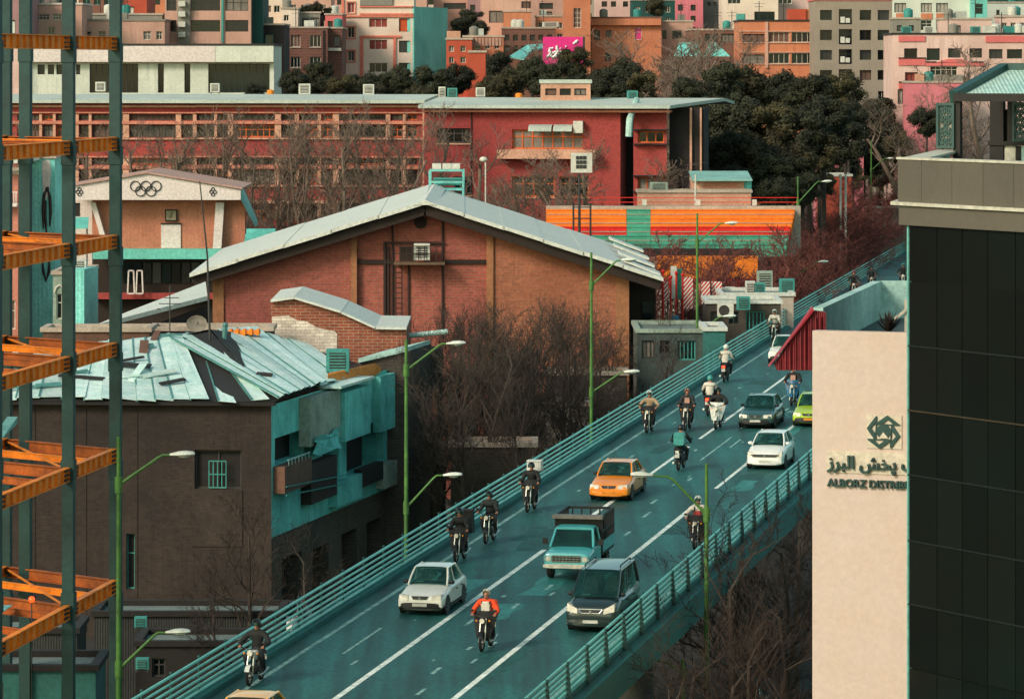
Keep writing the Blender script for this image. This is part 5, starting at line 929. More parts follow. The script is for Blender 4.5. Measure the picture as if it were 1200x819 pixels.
# centre
apt('rust low house with orange boarded fence', 523, 47, 553, 470, 'wall_rust'); root = apt('orange boarded parapet house behind the dark trees', 543, 44, 590, 478, 'wall_orange'); f = Fac(543, 478, 590, 478)
for i in range(11): strip(f, root, 'board', 544.5 + i * 4, 45, 547.5 + i * 4, 54, MATS['wall_salmon'], .003, .1)
ch = apt('tall red brick chimney block above the school roof', 549.5, 62, 569, 400, 'wall_rust', name='chimney_block', dp=4, cat='chimney'); apt('low red roof hut joined to the chimney block', 541, 93, 604, 402, 'wall_rust', [(590, 96, 603, 103, 1)], 'coping_pale', 'roof_hut', 5, 'hut')
apt('pink flats with dark terrace and white coolers', 563, -14, 620, 600, 'wall_salmon', [(573, 13, 590, 27, 2, 1), (611, 2, 622, 10, 2, 1)]); apt('orange rooftop box with white door', 590, 14.5, 622, 590, 'wall_orange', [(601, 24.5, 610, 32.5, 1, 1, None, MATS['frame_white'])]); apt('brown brick wall house with plain front', 588, 34, 651, 560, 'brick_far')
apt('salmon terraced flats with small dark awnings', 618, -14, 664, 620, 'wall_salmon', [(632, 4, 648, 11, 2, 1), (634, 14, 647, 18, 1, 1)]); apt('orange low wall in front of the terraced flats', 628, 20, 664, 600, 'wall_orange')
ot = apt('orange brick stair tower with one tall window', 661, -12, 692, 540, 'wall_orange', [(672, 10, 681, 33, 2, 4, W_)])
cooler('pair of white coolers before the orange stair tower', P(645, 33, 555), 2.2, .8, .9, 'ac_white', None)
root = thing('sheet_roof', 'pale teal sheet roof slope before the brown brick wall', 'roof', P(615, 70, 520)); m = MB(); m.prism([P(597, 68, 518), P(614, 71, 518), P(624, 60, 524), P(638, 58, 526), P(636, 53.5, 530), P(618, 54.5, 530)], (0, 0, .2)); m.build('sheet', MATS['tent_teal'], root); m = MB(); m.bx(PX(598, 524), PX(634, 524), 522, 530, gz(524), PZ(69, 524)); m.build('wall', MATS['wall_brown'], root)
# magenta billboard with white brush script
f = Fac(636, 500, 684, 500); root = thing('billboard', 'magenta billboard with white brush script among dark trees', 'billboard', f.at(660, 90)); strip(f, root, 'panel', 636.2, 43.5, 683, 76, MATS['magenta'], -.3, 0); strip(f, root, 'frame_side', 683.1, 43.5, 685.5, 76, MATS['frame_dark'], -.35, .02)
zz = lambda x, y: f.at(630 + x * 70 / 1147, 40 + y * 50 / 819, .06)
for pts in ([(300, 270), (240, 285), (225, 340), (260, 380), (330, 350), (370, 330)], [(370, 225), (368, 290), (395, 340), (360, 390), (300, 450), (255, 430), (285, 375)], [(180, 445), (235, 395), (275, 370)], [(405, 405), (440, 375), (470, 350), (430, 340)], [(430, 275), (440, 285)], [(535, 235), (550, 245)], [(680, 195), (740, 150), (770, 120)], [(310, 455), (345, 425), (400, 400)]): m = MB(); m.tube([zz(*p) for p in pts], [.12] + [.19] * (len(pts) - 2) + [.1] if len(pts) > 2 else .14, 6); m.build('brush_stroke', MATS['white_print'], root)
m = MB()
for x in (645, 675): m.bar((PX(x, 500.3), 500.3, gz(500)), f.at(x, 75, -.4), .3)
m.build('post', MATS['frame_dark'], root)
# right of centre
op = apt('orange plaster house with wide parapet band and magenta window', 693, 22, 775, 545, 'wall_orange', [(696, 36, 703, 47, 2, 2, None, None), (744, 33, 752, 47, 1, 2, W_, MATS['magenta']), (710, 36, 717, 44, 2, 1), (709, 62, 716, 72, 2, 1)], 'wall_brown'); f = Fac(693, 545, 775, 545); strip(f, op, 'parapet_band', 692, 22.3, 774.5, 30, MATS['wall_orange'], .003, .8)
apt('brown low house behind bare branches', 772, 26, 812, 548, 'wall_salmon', wg([(776, 781), (788, 799)], [(36, 46)], 3, 1)); apt('mauve flats with four small windows', 698, -14, 745, 640, 'wall_pink', wg([(705, 711.5), (716, 722), (730, 736), (740.5, 746)], [(2, 8.5)], 2, 2, None)); tg = apt('building wrapped in dark green netting', 741, 1, 791, 600, 'tarp_green'); apt('pink tall block beside the green netting', 791.5, -14, 824, 620, 'wall_hotpink'); apt('narrow grey block with two square windows', 825, -14, 848, 630, 'wall_stone', wg([(829, 833), (835.5, 839.5)], [(3, 7)], 1))
cb = apt('cream flats with terrace shade between pink blocks', 847, -14, 912, 600, 'wall_cream', [(853, -6, 868, 5, 3, 1, W_), (884, 14, 908, 25, 3, 1), (912, -6, 928, 5, 3, 1, W_)]); apt('cream flats continuing behind the orange apartment', 912, -14, 956, 606, 'wall_pink', [(914, -6, 928, 5.5, 2, 1, MATS['frame_teal'], GLASS[4])])
apt('dusty low terrace houses behind bare trees', 808, 36, 872, 535, 'wall_brown', [(826, 40, 842, 50, 4, 1), (845, 40, 868, 50, 5, 1), (812, 56, 820, 66, 1)])
for i, (x0, x1) in enumerate(((790, 823), (823, 856))):
    root = thing('tent_roof', ('square teal tent roof' if i == 0 else 'pointed teal tent roof') + ' among bare branches', 'tent', P((x0 + x1) / 2, 66, 520), 'teal tents'); c = P((x0 + x1) / 2 + (3 if i else 0), 50, 523); m = MB(); q = [P(x0, 66.5, 520), P(x1, 66.5, 520), P(x1, 66, 526), P(x0, 66, 526)]; t = [c + Vector((-1.1, -.5, 0)), c + Vector((1.1 if i == 0 else -.4, -.5, 0)), c + Vector((1.1 if i == 0 else -.4, .5, 0)), c + Vector((-1.1, .5, 0))]; m.hexa(q + t); m.build('canopy', MATS['tent_teal'], root); m = MB()
    for p in q: m.tube([(p.x, p.y, gz(p.y)), p], .06, 6)
    m.build('post', MATS['frame_dark'], root)
oa = apt('orange apartment with ribbon windows and terrace awnings', 866, 25.5, 954.5, 520, 'wall_orange', wg([(900.5, 925), (927.5, 952.5)], [(38, 50), (62.5, 75)], 4, 1, W_) + wg([(870, 896)], [(40, 50), (64, 75)], 3, 1, D_), 'coping_dark'); f = Fac(866, 520, 954, 520); strip(f, oa, 'pilaster', 896.5, 26, 900, 80, MATS['wall_salmon'], .003, .2); strip(f, oa, 'roof_box', 924, 11, 945, 25, MATS['wall_rust'], -4, -.5); strip(f, oa, 'roof_box', 945.3, 11, 955, 25, MATS['wall_orange'], -4, -.8)
for y in (37, 50.4, 61.5, 75.4): strip(f, oa, 'sill_band', 866, y - .5, 953, y + .6, MATS['wall_salmon'], .003, .15)
# grey apartment, 4 x 5 windows
ys = [(12.2, 24), (35.5, 47.5), (59, 70.5), (82.5, 94), (107, 118.5)]; ga = apt('grey stone apartment with regular square windows and balcony column', 955.5, 1, 1045.5, 510, 'wall_grey', wg([(961, 975), (1007.5, 1021), (1028.5, 1042)], ys[:4], 2, 1, D_) + wg([(983, 998.5)], [(y0 - 1, y1 + 5) for y0, y1 in ys[:4]], 2, 3, D_, GLASS[0]) + wg([(1029, 1038)], ys[4:], 2, 1, W_), 'wall_rose', rec=.4)
f = Fac(955.5, 510, 1045.5, 510)
for y0, y1 in ys[:4]:
    for i in range(2): strip(f, ga, 'balcony_cooler', 985 + i * 6, y1 - 4 + i * 1.5, 990 + i * 6, y1 + 3, MATS['ac_white'], -.3, -.02)
tw = apt('tall white apartment with orange spandrels', 1046, -16, 1140, 600, 'wall_white', wg([(1048, 1062), (1079, 1092), (1097, 1111)], [(4, 15)], 3, 1, None, MATS['curtain_pale']) + wg([(1079, 1092), (1097, 1101)], [(24, 36)], 2, 2, W_)); f = Fac(1046, 600, 1140, 600)
for x0, x1 in ((1050, 1062), (1079, 1092.5), (1097, 1111)): strip(f, tw, 'spandrel', x0, 16, x1, 23, MATS['wall_orange'], .003, .12)
apt('teal glazed stair tower beside the tall white apartment', 1138, -16, 1157, 598, 'wall_teal', [(1143, 5, 1152, 17, 1, 2, MATS['frame_teal'], GLASS[4])]); apt('pale house with dark roof at the end of the street', 1155, 4, 1215, 620, 'wall_white', [(1167.5, 12, 1171.5, 18, 1)]); apt('dark roofed block behind the pale house', 1157, -14, 1215, 660, 'tarp_green')
# pink building with red bands
pb = apt('pink building with red bands and dark square windows', 1046.5, 41, 1215, 470, 'wall_pink', [(1059.5, 57, 1075, 68, 1, 1), (1086, 57, 1101.5, 71, 1, 1), (1111, 57, 1126, 68, 1, 1), (1136, 57, 1151, 68, 3, 1), (1159, 58, 1175, 69, 2, 1), (1180, 58, 1198, 69, 2, 1), (1060.5, 85, 1075.5, 95.5, 2, 1, D_, MATS['curtain_red']), (1090, 78, 1122, 89, 5, 2, W_), (1052, 105, 1063.5, 122, 2, 1, D_, MATS['curtain_pale'])], 'coping_dark', rec=.35); f = Fac(1046.5, 470, 1215, 470)
for q in ((1053, 42.5, 1084, 49), (1155, 42.5, 1215, 50), (1053, 69, 1084, 77), (1085, 73.5, 1153, 77.5), (1053, 97.5, 1064, 104)): strip(f, pb, 'red_band', *q, MATS['wall_rose'], .004, .15)
m = MB(); fpoly(f, m, [(1097, 73.6), (1110, 69.5), (1127, 69.5), (1138, 73.6)], .004, .2); m.build('red_band', MATS['wall_rose'], pb)
for q in ((1053, 67.6, 1085, 68.8), (1085, 72.2, 1097, 73.4), (1138, 72.2, 1152, 73.4), (1053, 95.8, 1128, 97)): strip(f, pb, 'dark_line', *q, MATS['school_dark'], .004, .25)
m = MB(); fpoly(f, m, [(1084, 95), (1098, 87.5), (1128, 88), (1130, 95)], .2, 1.5); m.build('porch_roof', MATS['wall_stone'], pb)
for lab, x0, y, x1, D, mt, wn in (('pink penthouse with dark door on the pink building', 1103, 23.5, 1162, 476, 'wall_pink', [(1119.5, 30, 1126, 40, 1, 1)]), ('pink stair head at the end of the pink building', 1171, 20.5, 1215, 477, 'wall_pink', []), ('grey roof parapet block on the pink building', 1048, 23, 1079, 478, 'wall_stone', []), ('pink lower wall with blossom trees before it', 1063, 97.5, 1128, 462, 'wall_hotpink', [])): apt(lab, x0, y, x1, D, mt, wn, dp=5)
for lab, x, y, D, mt in (('teal cooler among plants on the pink building roof', 1143, 40.5, 473.5, 'frame_teal'), ('pale cooler pair near the pink stair head', 1166, 40.5, 473.5, 'ac_white'), ('teal tarpaulin covered box on the pink building roof', 1062, 40.5, 473.5, 'frame_teal'), ('white cooler below the orange spandrels', 1088, 40.5, 473.5, 'ac_white')): cooler(lab, P(x, y, D), 1.1, .9, .9, mt, 'coolers on the pink building')
# houses among the trees beyond the flyover
for lab, x0, y, x1, D, mt in (('white roofed garage among the dark trees', 958, 172, 1012, 430, 'wall_hotpink'), ('rust house with white columns beyond the flyover', 962, 207, 998, 400, 'wall_rust'), ('white walled yard building beyond the flyover', 985, 152, 1012, 440, 'wall_cream'), ('drab yard wall behind the reddish trees', 1010, 244, 1080, 440, 'wall_stone')): apt(lab, x0, y, x1, D, mt, (), 'ac_white', dp=6, name='garden_building')
root = thing('white_mast', 'pair of thin white masts beyond the flyover', 'mast', (PX(988, 370), 370, gz(370))); m = MB()
for x in (985, 991): m.tube([(PX(x, 370), 370, gz(370)), P(x, 204, 370)], .1, 6)
m.bar(P(985, 300, 370), P(991, 300, 370), .1); m.build('pole', MATS['ac_white'], root)
# skyline blocks that close the gaps far behind
k = 0; x = -40; rr = random.Random(8); cn = ('salmon', 'pink', 'cream', 'stone', 'orange', 'grey', 'mauve', 'white'); ADJ = ('plain', 'wide', 'narrow', 'weathered', 'tall', 'dusty', 'blocky', 'shaded')
while x < 1250:
    wd = rr.uniform(38, 75); c = cn[k % 8]; D = 760 + rr.uniform(-30, 60); yt = rr.uniform(-28, -6); nx = int(wd // 13)
    root = apt('%s %s city block far behind, closing a gap in the skyline' % (ADJ[(k // 8 * 3 + k) % 8], c), x, yt, x + wd, D, 'wall_' + c, wg([(x + 4 + i * (wd - 4) / nx, x + 11 + i * (wd - 4) / nx) for i in range(nx)], [(-2, 6), (16, 24), (34, 42)], 2, 1), name='city_block'); root['group'] = 'skyline blocks'; x += wd + rr.uniform(0, 3); k += 1
# ---------------------------------------------------------------- trees
mat('bark_dark', '#463b32', .95, .35, 1.5); mat('bark_grey', '#7c6859', .95, .35, 1.5, objvar=.15); mat('bark_red', '#6f3b32', .95, .3, 1.0, objvar=.25); mat('twig_brown', '#43382f', .95, .3, .6, objvar=.2)
mat('needle_dark', '#34351f', .9, .55, .35, dark='#191a10', objvar=.25); mat('needle_olive', '#4a4224', .9, .55, .35, dark='#1b1a10', objvar=.25)
def gen_tree(seed, H, spread, n1=9, upward=.7, fine=1.0, trunk_r=.16, fork=.3):
    rnd = random.Random(seed); T, C = MB(), MB()
    def branch(p, d, L, r, lvl):
        segs = 4 if lvl < 2 else (3 if lvl == 2 else 2); pts = [p]; rs = [r]; dd = d.copy()
        for i in range(segs):
            wob = .16 if lvl == 0 else .3; dd = (dd + Vector((rnd.uniform(-wob, wob), rnd.uniform(-wob, wob), rnd.uniform(-.1, .22) if lvl else .1))).normalized(); pts.append(pts[-1] + dd * L / segs); rs.append(max(.008, r * (1 - (i + 1) / segs * (.72 if lvl else .6))))
        mb = T if lvl < 2 else C; mb.tube(pts, rs, 7 if lvl == 0 else (5 if lvl == 1 else 3), 0, False)
        if lvl >= 4: return
        k = {0: n1, 1: 6, 2: 6, 3: 5}[lvl]; k = max(2, int(k * (fine if lvl > 1 else 1)))
        for i in range(k):
            f = (fork + (1 - fork) * (i + rnd.random()) / k) if lvl == 0 else (.2 + .8 * (i + rnd.random()) / k); f = min(f, .999); j = int(f * segs); q = pts[j].lerp(pts[j + 1], f * segs - j); t = (pts[j + 1] - pts[j]).normalized()
            a = rnd.uniform(0, 6.283); s = t.orthogonal().normalized(); s = (s * math.cos(a) + t.cross(s) * math.sin(a)).normalized(); nd = (t * (upward if lvl == 0 else .75) + s * (.75 if lvl == 0 else .8) + Vector((0, 0, .25))).normalized()
            branch(q, nd, L * (.52 if lvl == 0 else .55) * rnd.uniform(.65, 1.15) * (spread if lvl == 0 else 1) * (1.15 - .5 * f if lvl == 0 else 1), max(.009, rs[j] * .55), lvl + 1)
    branch(Vector((0, 0, 0)), Vector((0, 0, 1)), H, trunk_r, 0)
    return T, C
VAR = {}
def tree_var(key, *a, tm='bark_dark', cm='twig_brown', **k): T, C = gen_tree(*a, **k); VAR[key] = (T.mesh('trunk', MATS[tm]), C.mesh('crown', MATS[cm]))
for i in range(4): tree_var(('street', i), 30 + i, 11.5, .62, 13, .95, .85, .15)
for i in range(3): tree_var(('grey', i), 50 + i, 9.5, .6, 10, .8, .8, .14, tm='bark_grey', cm='bark_grey')
for i in range(3): tree_var(('red', i), 70 + i, 6.5, .9, 10, .55, 1.0, .13, .15, tm='bark_red', cm='bark_red')
mat('twig_shaded', '#33271f', .95, .3, .6, objvar=.25)  # darker twig copy; shade around the low trees is put into its colour
for i in range(2): tree_var(('low', i), 90 + i, 7.5, .8, 9, .6, .8, .13, .2, cm='twig_shaded')
tn_ = [0]
def rail_D(x):
    d = 255.0
    while d < 440:
        p = road(d, LO - 2.5)
        if 600 + F * p.x / p.y > x + 12: return d
        d += 2
    return d
def tree(kind, x, D, ztop, label, group, name='bare_tree', base=None, wide=1.0):
    vs = [k for k in VAR if k[0] == kind]; tn_[0] += 1; k = vs[tn_[0] % len(vs)]; zb = gz(D) if base is None else base; X = PX(x, D); me = VAR[k]
    h = max(v.co.z for v in me[1].vertices); s = (ztop - zb) / h; root = thing(name, label, 'tree', (X, D, zb - .05), group); r = (tn_[0] * 2.399) % 6.283
    inst('trunk', me[0], root, rot=(0, 0, r), scl=(s * wide, s * wide, s)); inst('crown', me[1], root, rot=(0, 0, r), scl=(s * wide, s * wide, s)); return root
def where(x, t): return next(n for a, n in t if x <= a)
GS = 'bare street trees before the brick hall'
for x, D, yt in ((500, 208, 372), (525, 216, 352), (568, 222, 340), (598, 208, 350), (634, 214, 348), (664, 219, 350), (545, 202, 378), (620, 212, 372), (658, 233, 352), (690, 240, 366), (535, 219, 350), (585, 209, 342), (612, 224, 345), (648, 221, 340), (672, 228, 352), (512, 203, 392), (545, 206, 352), (572, 211, 356), (600, 215, 372), (628, 219, 349), (655, 226, 358), (682, 231, 372), (705, 236, 375), (530, 214, 372), (588, 226, 362), (722, 236, 400), (615, 203, 425), (668, 214, 415), (700, 222, 420), (740, 238, 395)): tree('street', x, D, PZ(yt, D), 'bare brown street tree ' + where(x, ((558, 'beside the grey brick building'), (606, 'before the ladder bay of the brick hall'), (650, 'before the tan pilaster of the brick hall'), (695, 'before the amber bay of the brick hall'), (999, 'by the dark porch of the brick hall'))), GS)
for x, D, yt in ((765, 231, 372), (792, 244, 352), (778, 238, 385)): tree('street', x, D, PZ(yt, D), 'bare tree beside the drab shed at the hall porch', 'bare trees by the porch shed')
tree('low', 300, 168, PZ(560, 168), 'bare tree at the corner of the brown brick house', None); tree('low', 345, 172, PZ(600, 172), 'small bare tree below the teal balconies', None); tree('low', 262, 160, PZ(650, 160), 'low bare tree in front of the brown house wall', None)
GR = 'bare trees under the flyover beside the sign tower'
for x, D, yt in ((790, 131, 690), (850, 140, 600), (885, 150, 548), (915, 158, 560), (935, 166, 575), (865, 160, 640), (905, 146, 640), (940, 150, 640), (830, 128, 700), (880, 133, 700), (925, 136, 690), (760, 122, 740)): tree('low', x, D, PZ(yt, D), 'bare brown tree ' + where(x, ((800, 'below the girder of the flyover'), (870, 'beside the dark lamp post under the slatted railing'), (910, 'rising over the slatted railing beside the white hatchback'), (999, 'against the edge of the cream sign wall'))), GR, wide=1.15)
GX = 'bare grey trees before the red school'
for i, (x, yt) in enumerate(((165, 142), (205, 122), (232, 150), (290, 128), (318, 118), (335, 150), (372, 126), (395, 150), (415, 120), (450, 112), (475, 150), (30, 128), (60, 150), (500, 140), (150, 125), (185, 150), (220, 135), (250, 120), (265, 150), (305, 140), (350, 132), (385, 118), (432, 138), (465, 128), (110, 135), (490, 118))): tree('grey', x, 326 + (i * 7) % 14, PZ(yt, 333), 'bare grey tree before the school, ' + where(x, ((100, 'behind the steel columns'), (240, 'above the pavilion with the rings'), (325, 'beside the green screen'), (400, 'above the lower slope of the hall roof'), (999, 'left of the hall ridge, by the roof rack'))), GX)
for i, (x, yt) in enumerate(((575, 140), (640, 185), (625, 205), (700, 150), (672, 170), (712, 178), (590, 205), (655, 200), (605, 225))): tree('grey', x, 316 + (i * 5) % 12, PZ(yt, 322), 'bare grey tree before the school wing, ' + where(x, ((612, 'near the thin white lamp pole'), (660, 'under the balcony'), (999, 'beside the floodlight box'))), 'bare trees before the school wing', wide=1.3)
GRD = 'reddish bare trees beside the sports stand'
for i, (x, D, yt) in enumerate(((790, 275, 275), (820, 280, 285), (850, 285, 268), (880, 285, 262), (905, 290, 262), (930, 300, 262), (950, 305, 255), (975, 315, 260), (1000, 325, 262), (1025, 335, 255), (960, 290, 285), (990, 300, 290), (900, 275, 290), (870, 268, 300), (925, 278, 300), (1045, 345, 262), (1010, 345, 250), (765, 290, 270), (735, 292, 265), (985, 340, 240), (940, 330, 235), (1015, 300, 275), (1035, 300, 270), (1050, 300, 262), (970, 300, 250), (1000, 300, 245), (1030, 300, 245))): D = max(D, rail_D(x) + 1 + (i * 7) % 12); tree('red', x, D, PZ(yt, D), 'reddish bare tree ' + where(x, ((800, 'before the orange wall by the hall roof'), (860, 'before the orange painted wall'), (915, 'above the yard roofs with coolers'), (965, 'at the end of the sports stand'), (1005, 'around the white masts'), (1999, 'behind the railing at the crest'))), GRD, wide=1.35)
for i, (x, D, yt) in enumerate(((800, 390, 55), (775, 400, 40), (745, 470, 25), (760, 420, 70), (790, 370, 90), (720, 480, 30), (830, 480, 28), (850, 460, 45), (700, 470, 45), (880, 490, 30), (1165, 440, 48), (1080, 440, 100), (1100, 446, 92), (840, 345, 190), (815, 340, 180), (1115, 443, 105))): tree('grey', x, D, PZ(yt, D), 'pale bare tree ' + where(x, ((765, 'before the orange plaster house'), (805, 'between the evergreens and the teal tents'), (860, 'beside the pointed teal tent'), (900, 'before the orange apartment'), (1999, 'before the pink building'))), 'bare trees among the city houses', wide=1.6)
# evergreens: clumps of small needle faces on limbs
def gen_pine(seed, clumps, rx, rz, leaf):
    rnd = random.Random(seed); C, T = MB(), MB(); T.tube([(0, 0, -8), (.1, 0, -3), (.2, .1, 0)], [.35, .3, .2], 8); cs = []
    for i in range(clumps):
        while True:
            p = Vector((rnd.uniform(-1, 1), rnd.uniform(-1, 1), rnd.uniform(-.9, 1)))
            if .35 < p.length < 1: break
        c = Vector((p.x * rx, p.y * rx, p.z * rz)); cs.append((c, rnd.uniform(.42, .8) * rx * .5))
    for c, r in cs:
        C.ball(c, r * .7, 8)
        for j in range(330):
            d = Vector((rnd.gauss(0, 1), rnd.gauss(0, 1), rnd.gauss(0, 1))).normalized(); q = c + Vector((d.x, d.y, d.z * .8)) * r * rnd.uniform(.6, 1.35); u = Vector((rnd.gauss(0, 1), rnd.gauss(0, 1), rnd.gauss(0, .7))).normalized(); v = u.cross(d).normalized() if u.cross(d).length > .01 else u.orthogonal(); s = leaf * rnd.uniform(.5, 1.3)
            C.face([q - u * s, q - v * s * .45, q + u * s, q + v * s * .45])
    return T.mesh('trunk', MATS['bark_dark']), C
PV = []
for i in range(4):
    T, C = gen_pine(200 + i, 34, 3.0, 3.0, .22); PV.append((T, C.mesh('crown', MATS['needle_dark']), C.mesh('crown', MATS['needle_olive'])))
def pine(x, y, rpx, D, label, group, sq=1.0):
    if x > 925 and 340 < D < 470 and x < 1070: D = max(D, rail_D(x) + 16 + (x * 7) % 30)
    tn_[0] += 1; T, c1, c2 = PV[tn_[0] % 4]; s = rpx * D / F / 3.75; c = P(x, y, D); r = (tn_[0] * 2.1) % 6.28; zb = gz(D); root = thing('evergreen_tree', label, 'tree', (c.x, c.y, zb), group)
    inst('trunk', T, root, (0, 0, c.z - zb), (0, 0, r), (s, s, max(s, (c.z - zb) / 8))); inst('crown', c1 if tn_[0] % 3 else c2, root, (0, 0, c.z - zb), (0, 0, r), (s, s, s * sq)); return root
for x, y, r, D in ((345, 97, 20, 385), (372, 90, 24, 390), (400, 104, 20, 384), (425, 104, 24, 388), (465, 96, 24, 390), (440, 112, 18, 382), (508, 98, 26, 390), (535, 92, 22, 395), (490, 112, 18, 382), (300, 108, 14, 384)): pine(x, y, r, D, 'dark evergreen behind the school roof, ' + where(x, ((385, 'before the brown brick house'), (450, 'at the foot of the cream apartment'), (999, 'before the shade-coloured flank wall'))), 'evergreens behind the school roof')
for x, y, r, D in ((583, 78, 22, 410), (600, 98, 24, 390), (625, 88, 26, 395), (655, 90, 24, 392), (672, 72, 22, 400), (690, 100, 22, 388), (728, 95, 34, 385), (752, 102, 26, 380), (715, 112, 24, 376), (640, 108, 22, 380), (575, 105, 20, 384)): pine(x, y, r, D, 'dark evergreen ' + where(x, ((610, 'right of the red chimney block'), (665, 'below the magenta billboard'), (699, 'beside the orange stair tower'), (999, 'before the orange plaster house'))), 'evergreens around the billboard')
for x, y, r, D in ((812, 112, 30, 372), (846, 98, 32, 380), (880, 104, 34, 385), (915, 112, 36, 384), (948, 112, 34, 380), (985, 108, 30, 390), (1010, 140, 28, 375), (860, 140, 40, 368), (900, 150, 42, 366), (935, 155, 38, 366), (965, 140, 34, 372), (880, 185, 40, 358), (915, 205, 36, 352), (850, 180, 34, 358), (940, 190, 30, 356), (1030, 160, 34, 368), (990, 165, 30, 372), (1055, 175, 26, 364), (905, 228, 26, 346), (835, 145, 26, 372), (960, 175, 30, 366), (985, 195, 24, 372), (1012, 185, 26, 374), (1040, 195, 22, 372), (870, 215, 30, 350), (940, 222, 26, 352), (965, 215, 22, 378), (995, 140, 26, 384), (1030, 130, 22, 384), (1062, 150, 20, 380)): pine(x, y, r, D, 'tall dark evergreen in the wood, ' + where(x, ((850, 'next to the school end wall'), (890, 'above the slatted shed'), (925, 'before the orange apartment'), (965, 'at the end of the sports stand'), (1000, 'before the grey stone apartment'), (1999, 'before the pink building'))), 'evergreen wood beside the school')
for x, y, r, D in ((985, 222, 16, 400), (1045, 215, 18, 438), (1000, 208, 18, 412), (1030, 205, 18, 430)): pine(x, y, r, D, 'dark garden shrub tree among the masts beyond the flyover crest', 'garden evergreens beyond the crest')
for x, y, r, D in ((1085, 143, 22, 400), (1105, 140, 18, 402)): pine(x, y, r, D, 'dark evergreen behind the star lattice screen', 'evergreens behind the pavilion')
for x, y, r, D in ((552, 24, 18, 560), (540, 32, 16, 556), (372, 10, 10, 530), (358, 13, 8, 530), (385, 16, 10, 531), (768, 8, 14, 590), (560, 36, 14, 556)): pine(x, y, r, D, 'small dark green tree on a far roof garden', 'trees among the far roofs')
for i, (x, D, yt) in enumerate(((1014, 372, 226), (1026, 372, 232), (1034, 372, 222), (1044, 372, 236), (1052, 372, 226), (1060, 372, 238), (1020, 372, 250), (1038, 372, 256), (1055, 372, 256), (1010, 372, 222), (1035, 396, 225), (1048, 412, 232), (990, 352, 238), (970, 338, 240), (1022, 388, 245), (1042, 408, 250), (1056, 428, 245), (1005, 366, 255), (985, 348, 260), (960, 388, 205), (985, 392, 212), (1005, 398, 205), (1022, 408, 210), (1040, 425, 200), (1052, 432, 215), (975, 384, 228), (1000, 390, 235), (1030, 415, 232), (945, 380, 232), (1058, 440, 228), (1015, 402, 240))): D = max(D, rail_D(x) + 2); tree('red', x, D, PZ(yt, D), 'brown bare tree in the gardens ' + where(x, ((980, 'beside the white masts'), (1018, 'before the rust garden house'), (1999, 'before the pale yard wall'))), 'bare trees in the far gardens', wide=1.7)
mat('rubble_white', '#b9ab9b', .95, .5, 1.6, dark='#2a231e', fine=.35)
# pale yard and low white roofs seen through the street trees
for lab, x0, y, x1, D, mt in (('pale low yard roof behind the street trees', 585, 476, 690, 224, 'rubble_white'), ('low white parapet roof below the street trees', 528, 524, 628, 205, 'brick_grey'), ('white low wall beside the grey brick building', 528, 486, 553, 214, 'concrete_pale'), ('drab shop row beside the flyover under the street trees', 640, 440, 735, 232, 'brick_grey')): block('yard_shed', lab, Fac(x0, D, x1, D), y, 0, 3.5, MATS[mt], coping=MATS['coping_pale'], cat='shed', roofm=mat('gravel_white', '#b8ad9c', .95, .5, 2.0, fine=.3))
# ---------------------------------------------------------------- vehicles
mat('tyre', '#15140f', .9, .2); mat('rim', '#8b9088', .4, .2, metal=.6); mat('car_glass', '#0f2c2a', .1, .3, .9, spec=.5, dark='#2c5f58', fine=.0); mat('black_trim', '#1a1a17', .6, .2); mat('lamp_clear', '#d8cdb8', .2, .1); mat('plate_white', '#c9c6b8', .6); mat('plate_yellow', '#e88a14', .6); mat('chrome', '#b9b8ac', .25, .1, metal=.8); mat('grille_dark', '#1d1f1c', .5)  # car_glass: lighter teal patches are reflections painted into the colour
mat('red_lamp', '#b01810', .4, emit='#ff2a10', es=6.0)
WH = None
def wheel_meshes():
    m = MB(); prof = [(.19, -.085), (.27, -.09), (.295, -.06), (.3, 0), (.295, .06), (.27, .09), (.19, .085)]
    m.grid([[(r * math.cos(a * math.pi / 10), y, r * math.sin(a * math.pi / 10)) for r, y in prof] for a in range(21)], False); t = m.mesh('tyre', MATS['tyre'], smooth=True)
    m = MB(); m.disc((0, 0, 0), (0, 1, 0), .195, .14, 16); m.disc((0, 0, 0), (0, 1, 0), .05, .165, 8)
    for i in range(5): a = i * 1.2566; m.bar((.05 * math.cos(a), .075, .05 * math.sin(a)), (.17 * math.cos(a), .075, .17 * math.sin(a)), .05, .02); m.bar((.05 * math.cos(a), -.075, .05 * math.sin(a)), (.17 * math.cos(a), -.075, .17 * math.sin(a)), .05, .02)
    return t, m.mesh('rim', MATS['rim'], smooth=True)
WT, WRM = wheel_meshes()
def add_wheels(root, xs, y, r=.3, name='wheel'):
    for x in xs:
        for s in (-1, 1):
            w_ = inst(name, WT, root, (x, s * y, r), (0, 0, 0), (r / .3,) * 3); inst('rim', WRM, w_)
g_ = MATS['car_glass']; nn_ = g_.node_tree; pb_ = nn_.nodes['Principled BSDF']; tr_ = nn_.nodes.new('ShaderNodeBsdfTransparent'); tr_.inputs[0].default_value = (.45, .75, .7, 1); mx_ = nn_.nodes.new('ShaderNodeMixShader'); mx_.inputs[0].default_value = .5
nn_.links.new(tr_.outputs[0], mx_.inputs[1]); nn_.links.new(pb_.outputs[0], mx_.inputs[2]); nn_.links.new(mx_.outputs[0], nn_.nodes['Material Output'].inputs['Surface']); mat('seat_cloth', '#6d6a60', .9); mat('dash_paper', '#d9d6c8', .8)
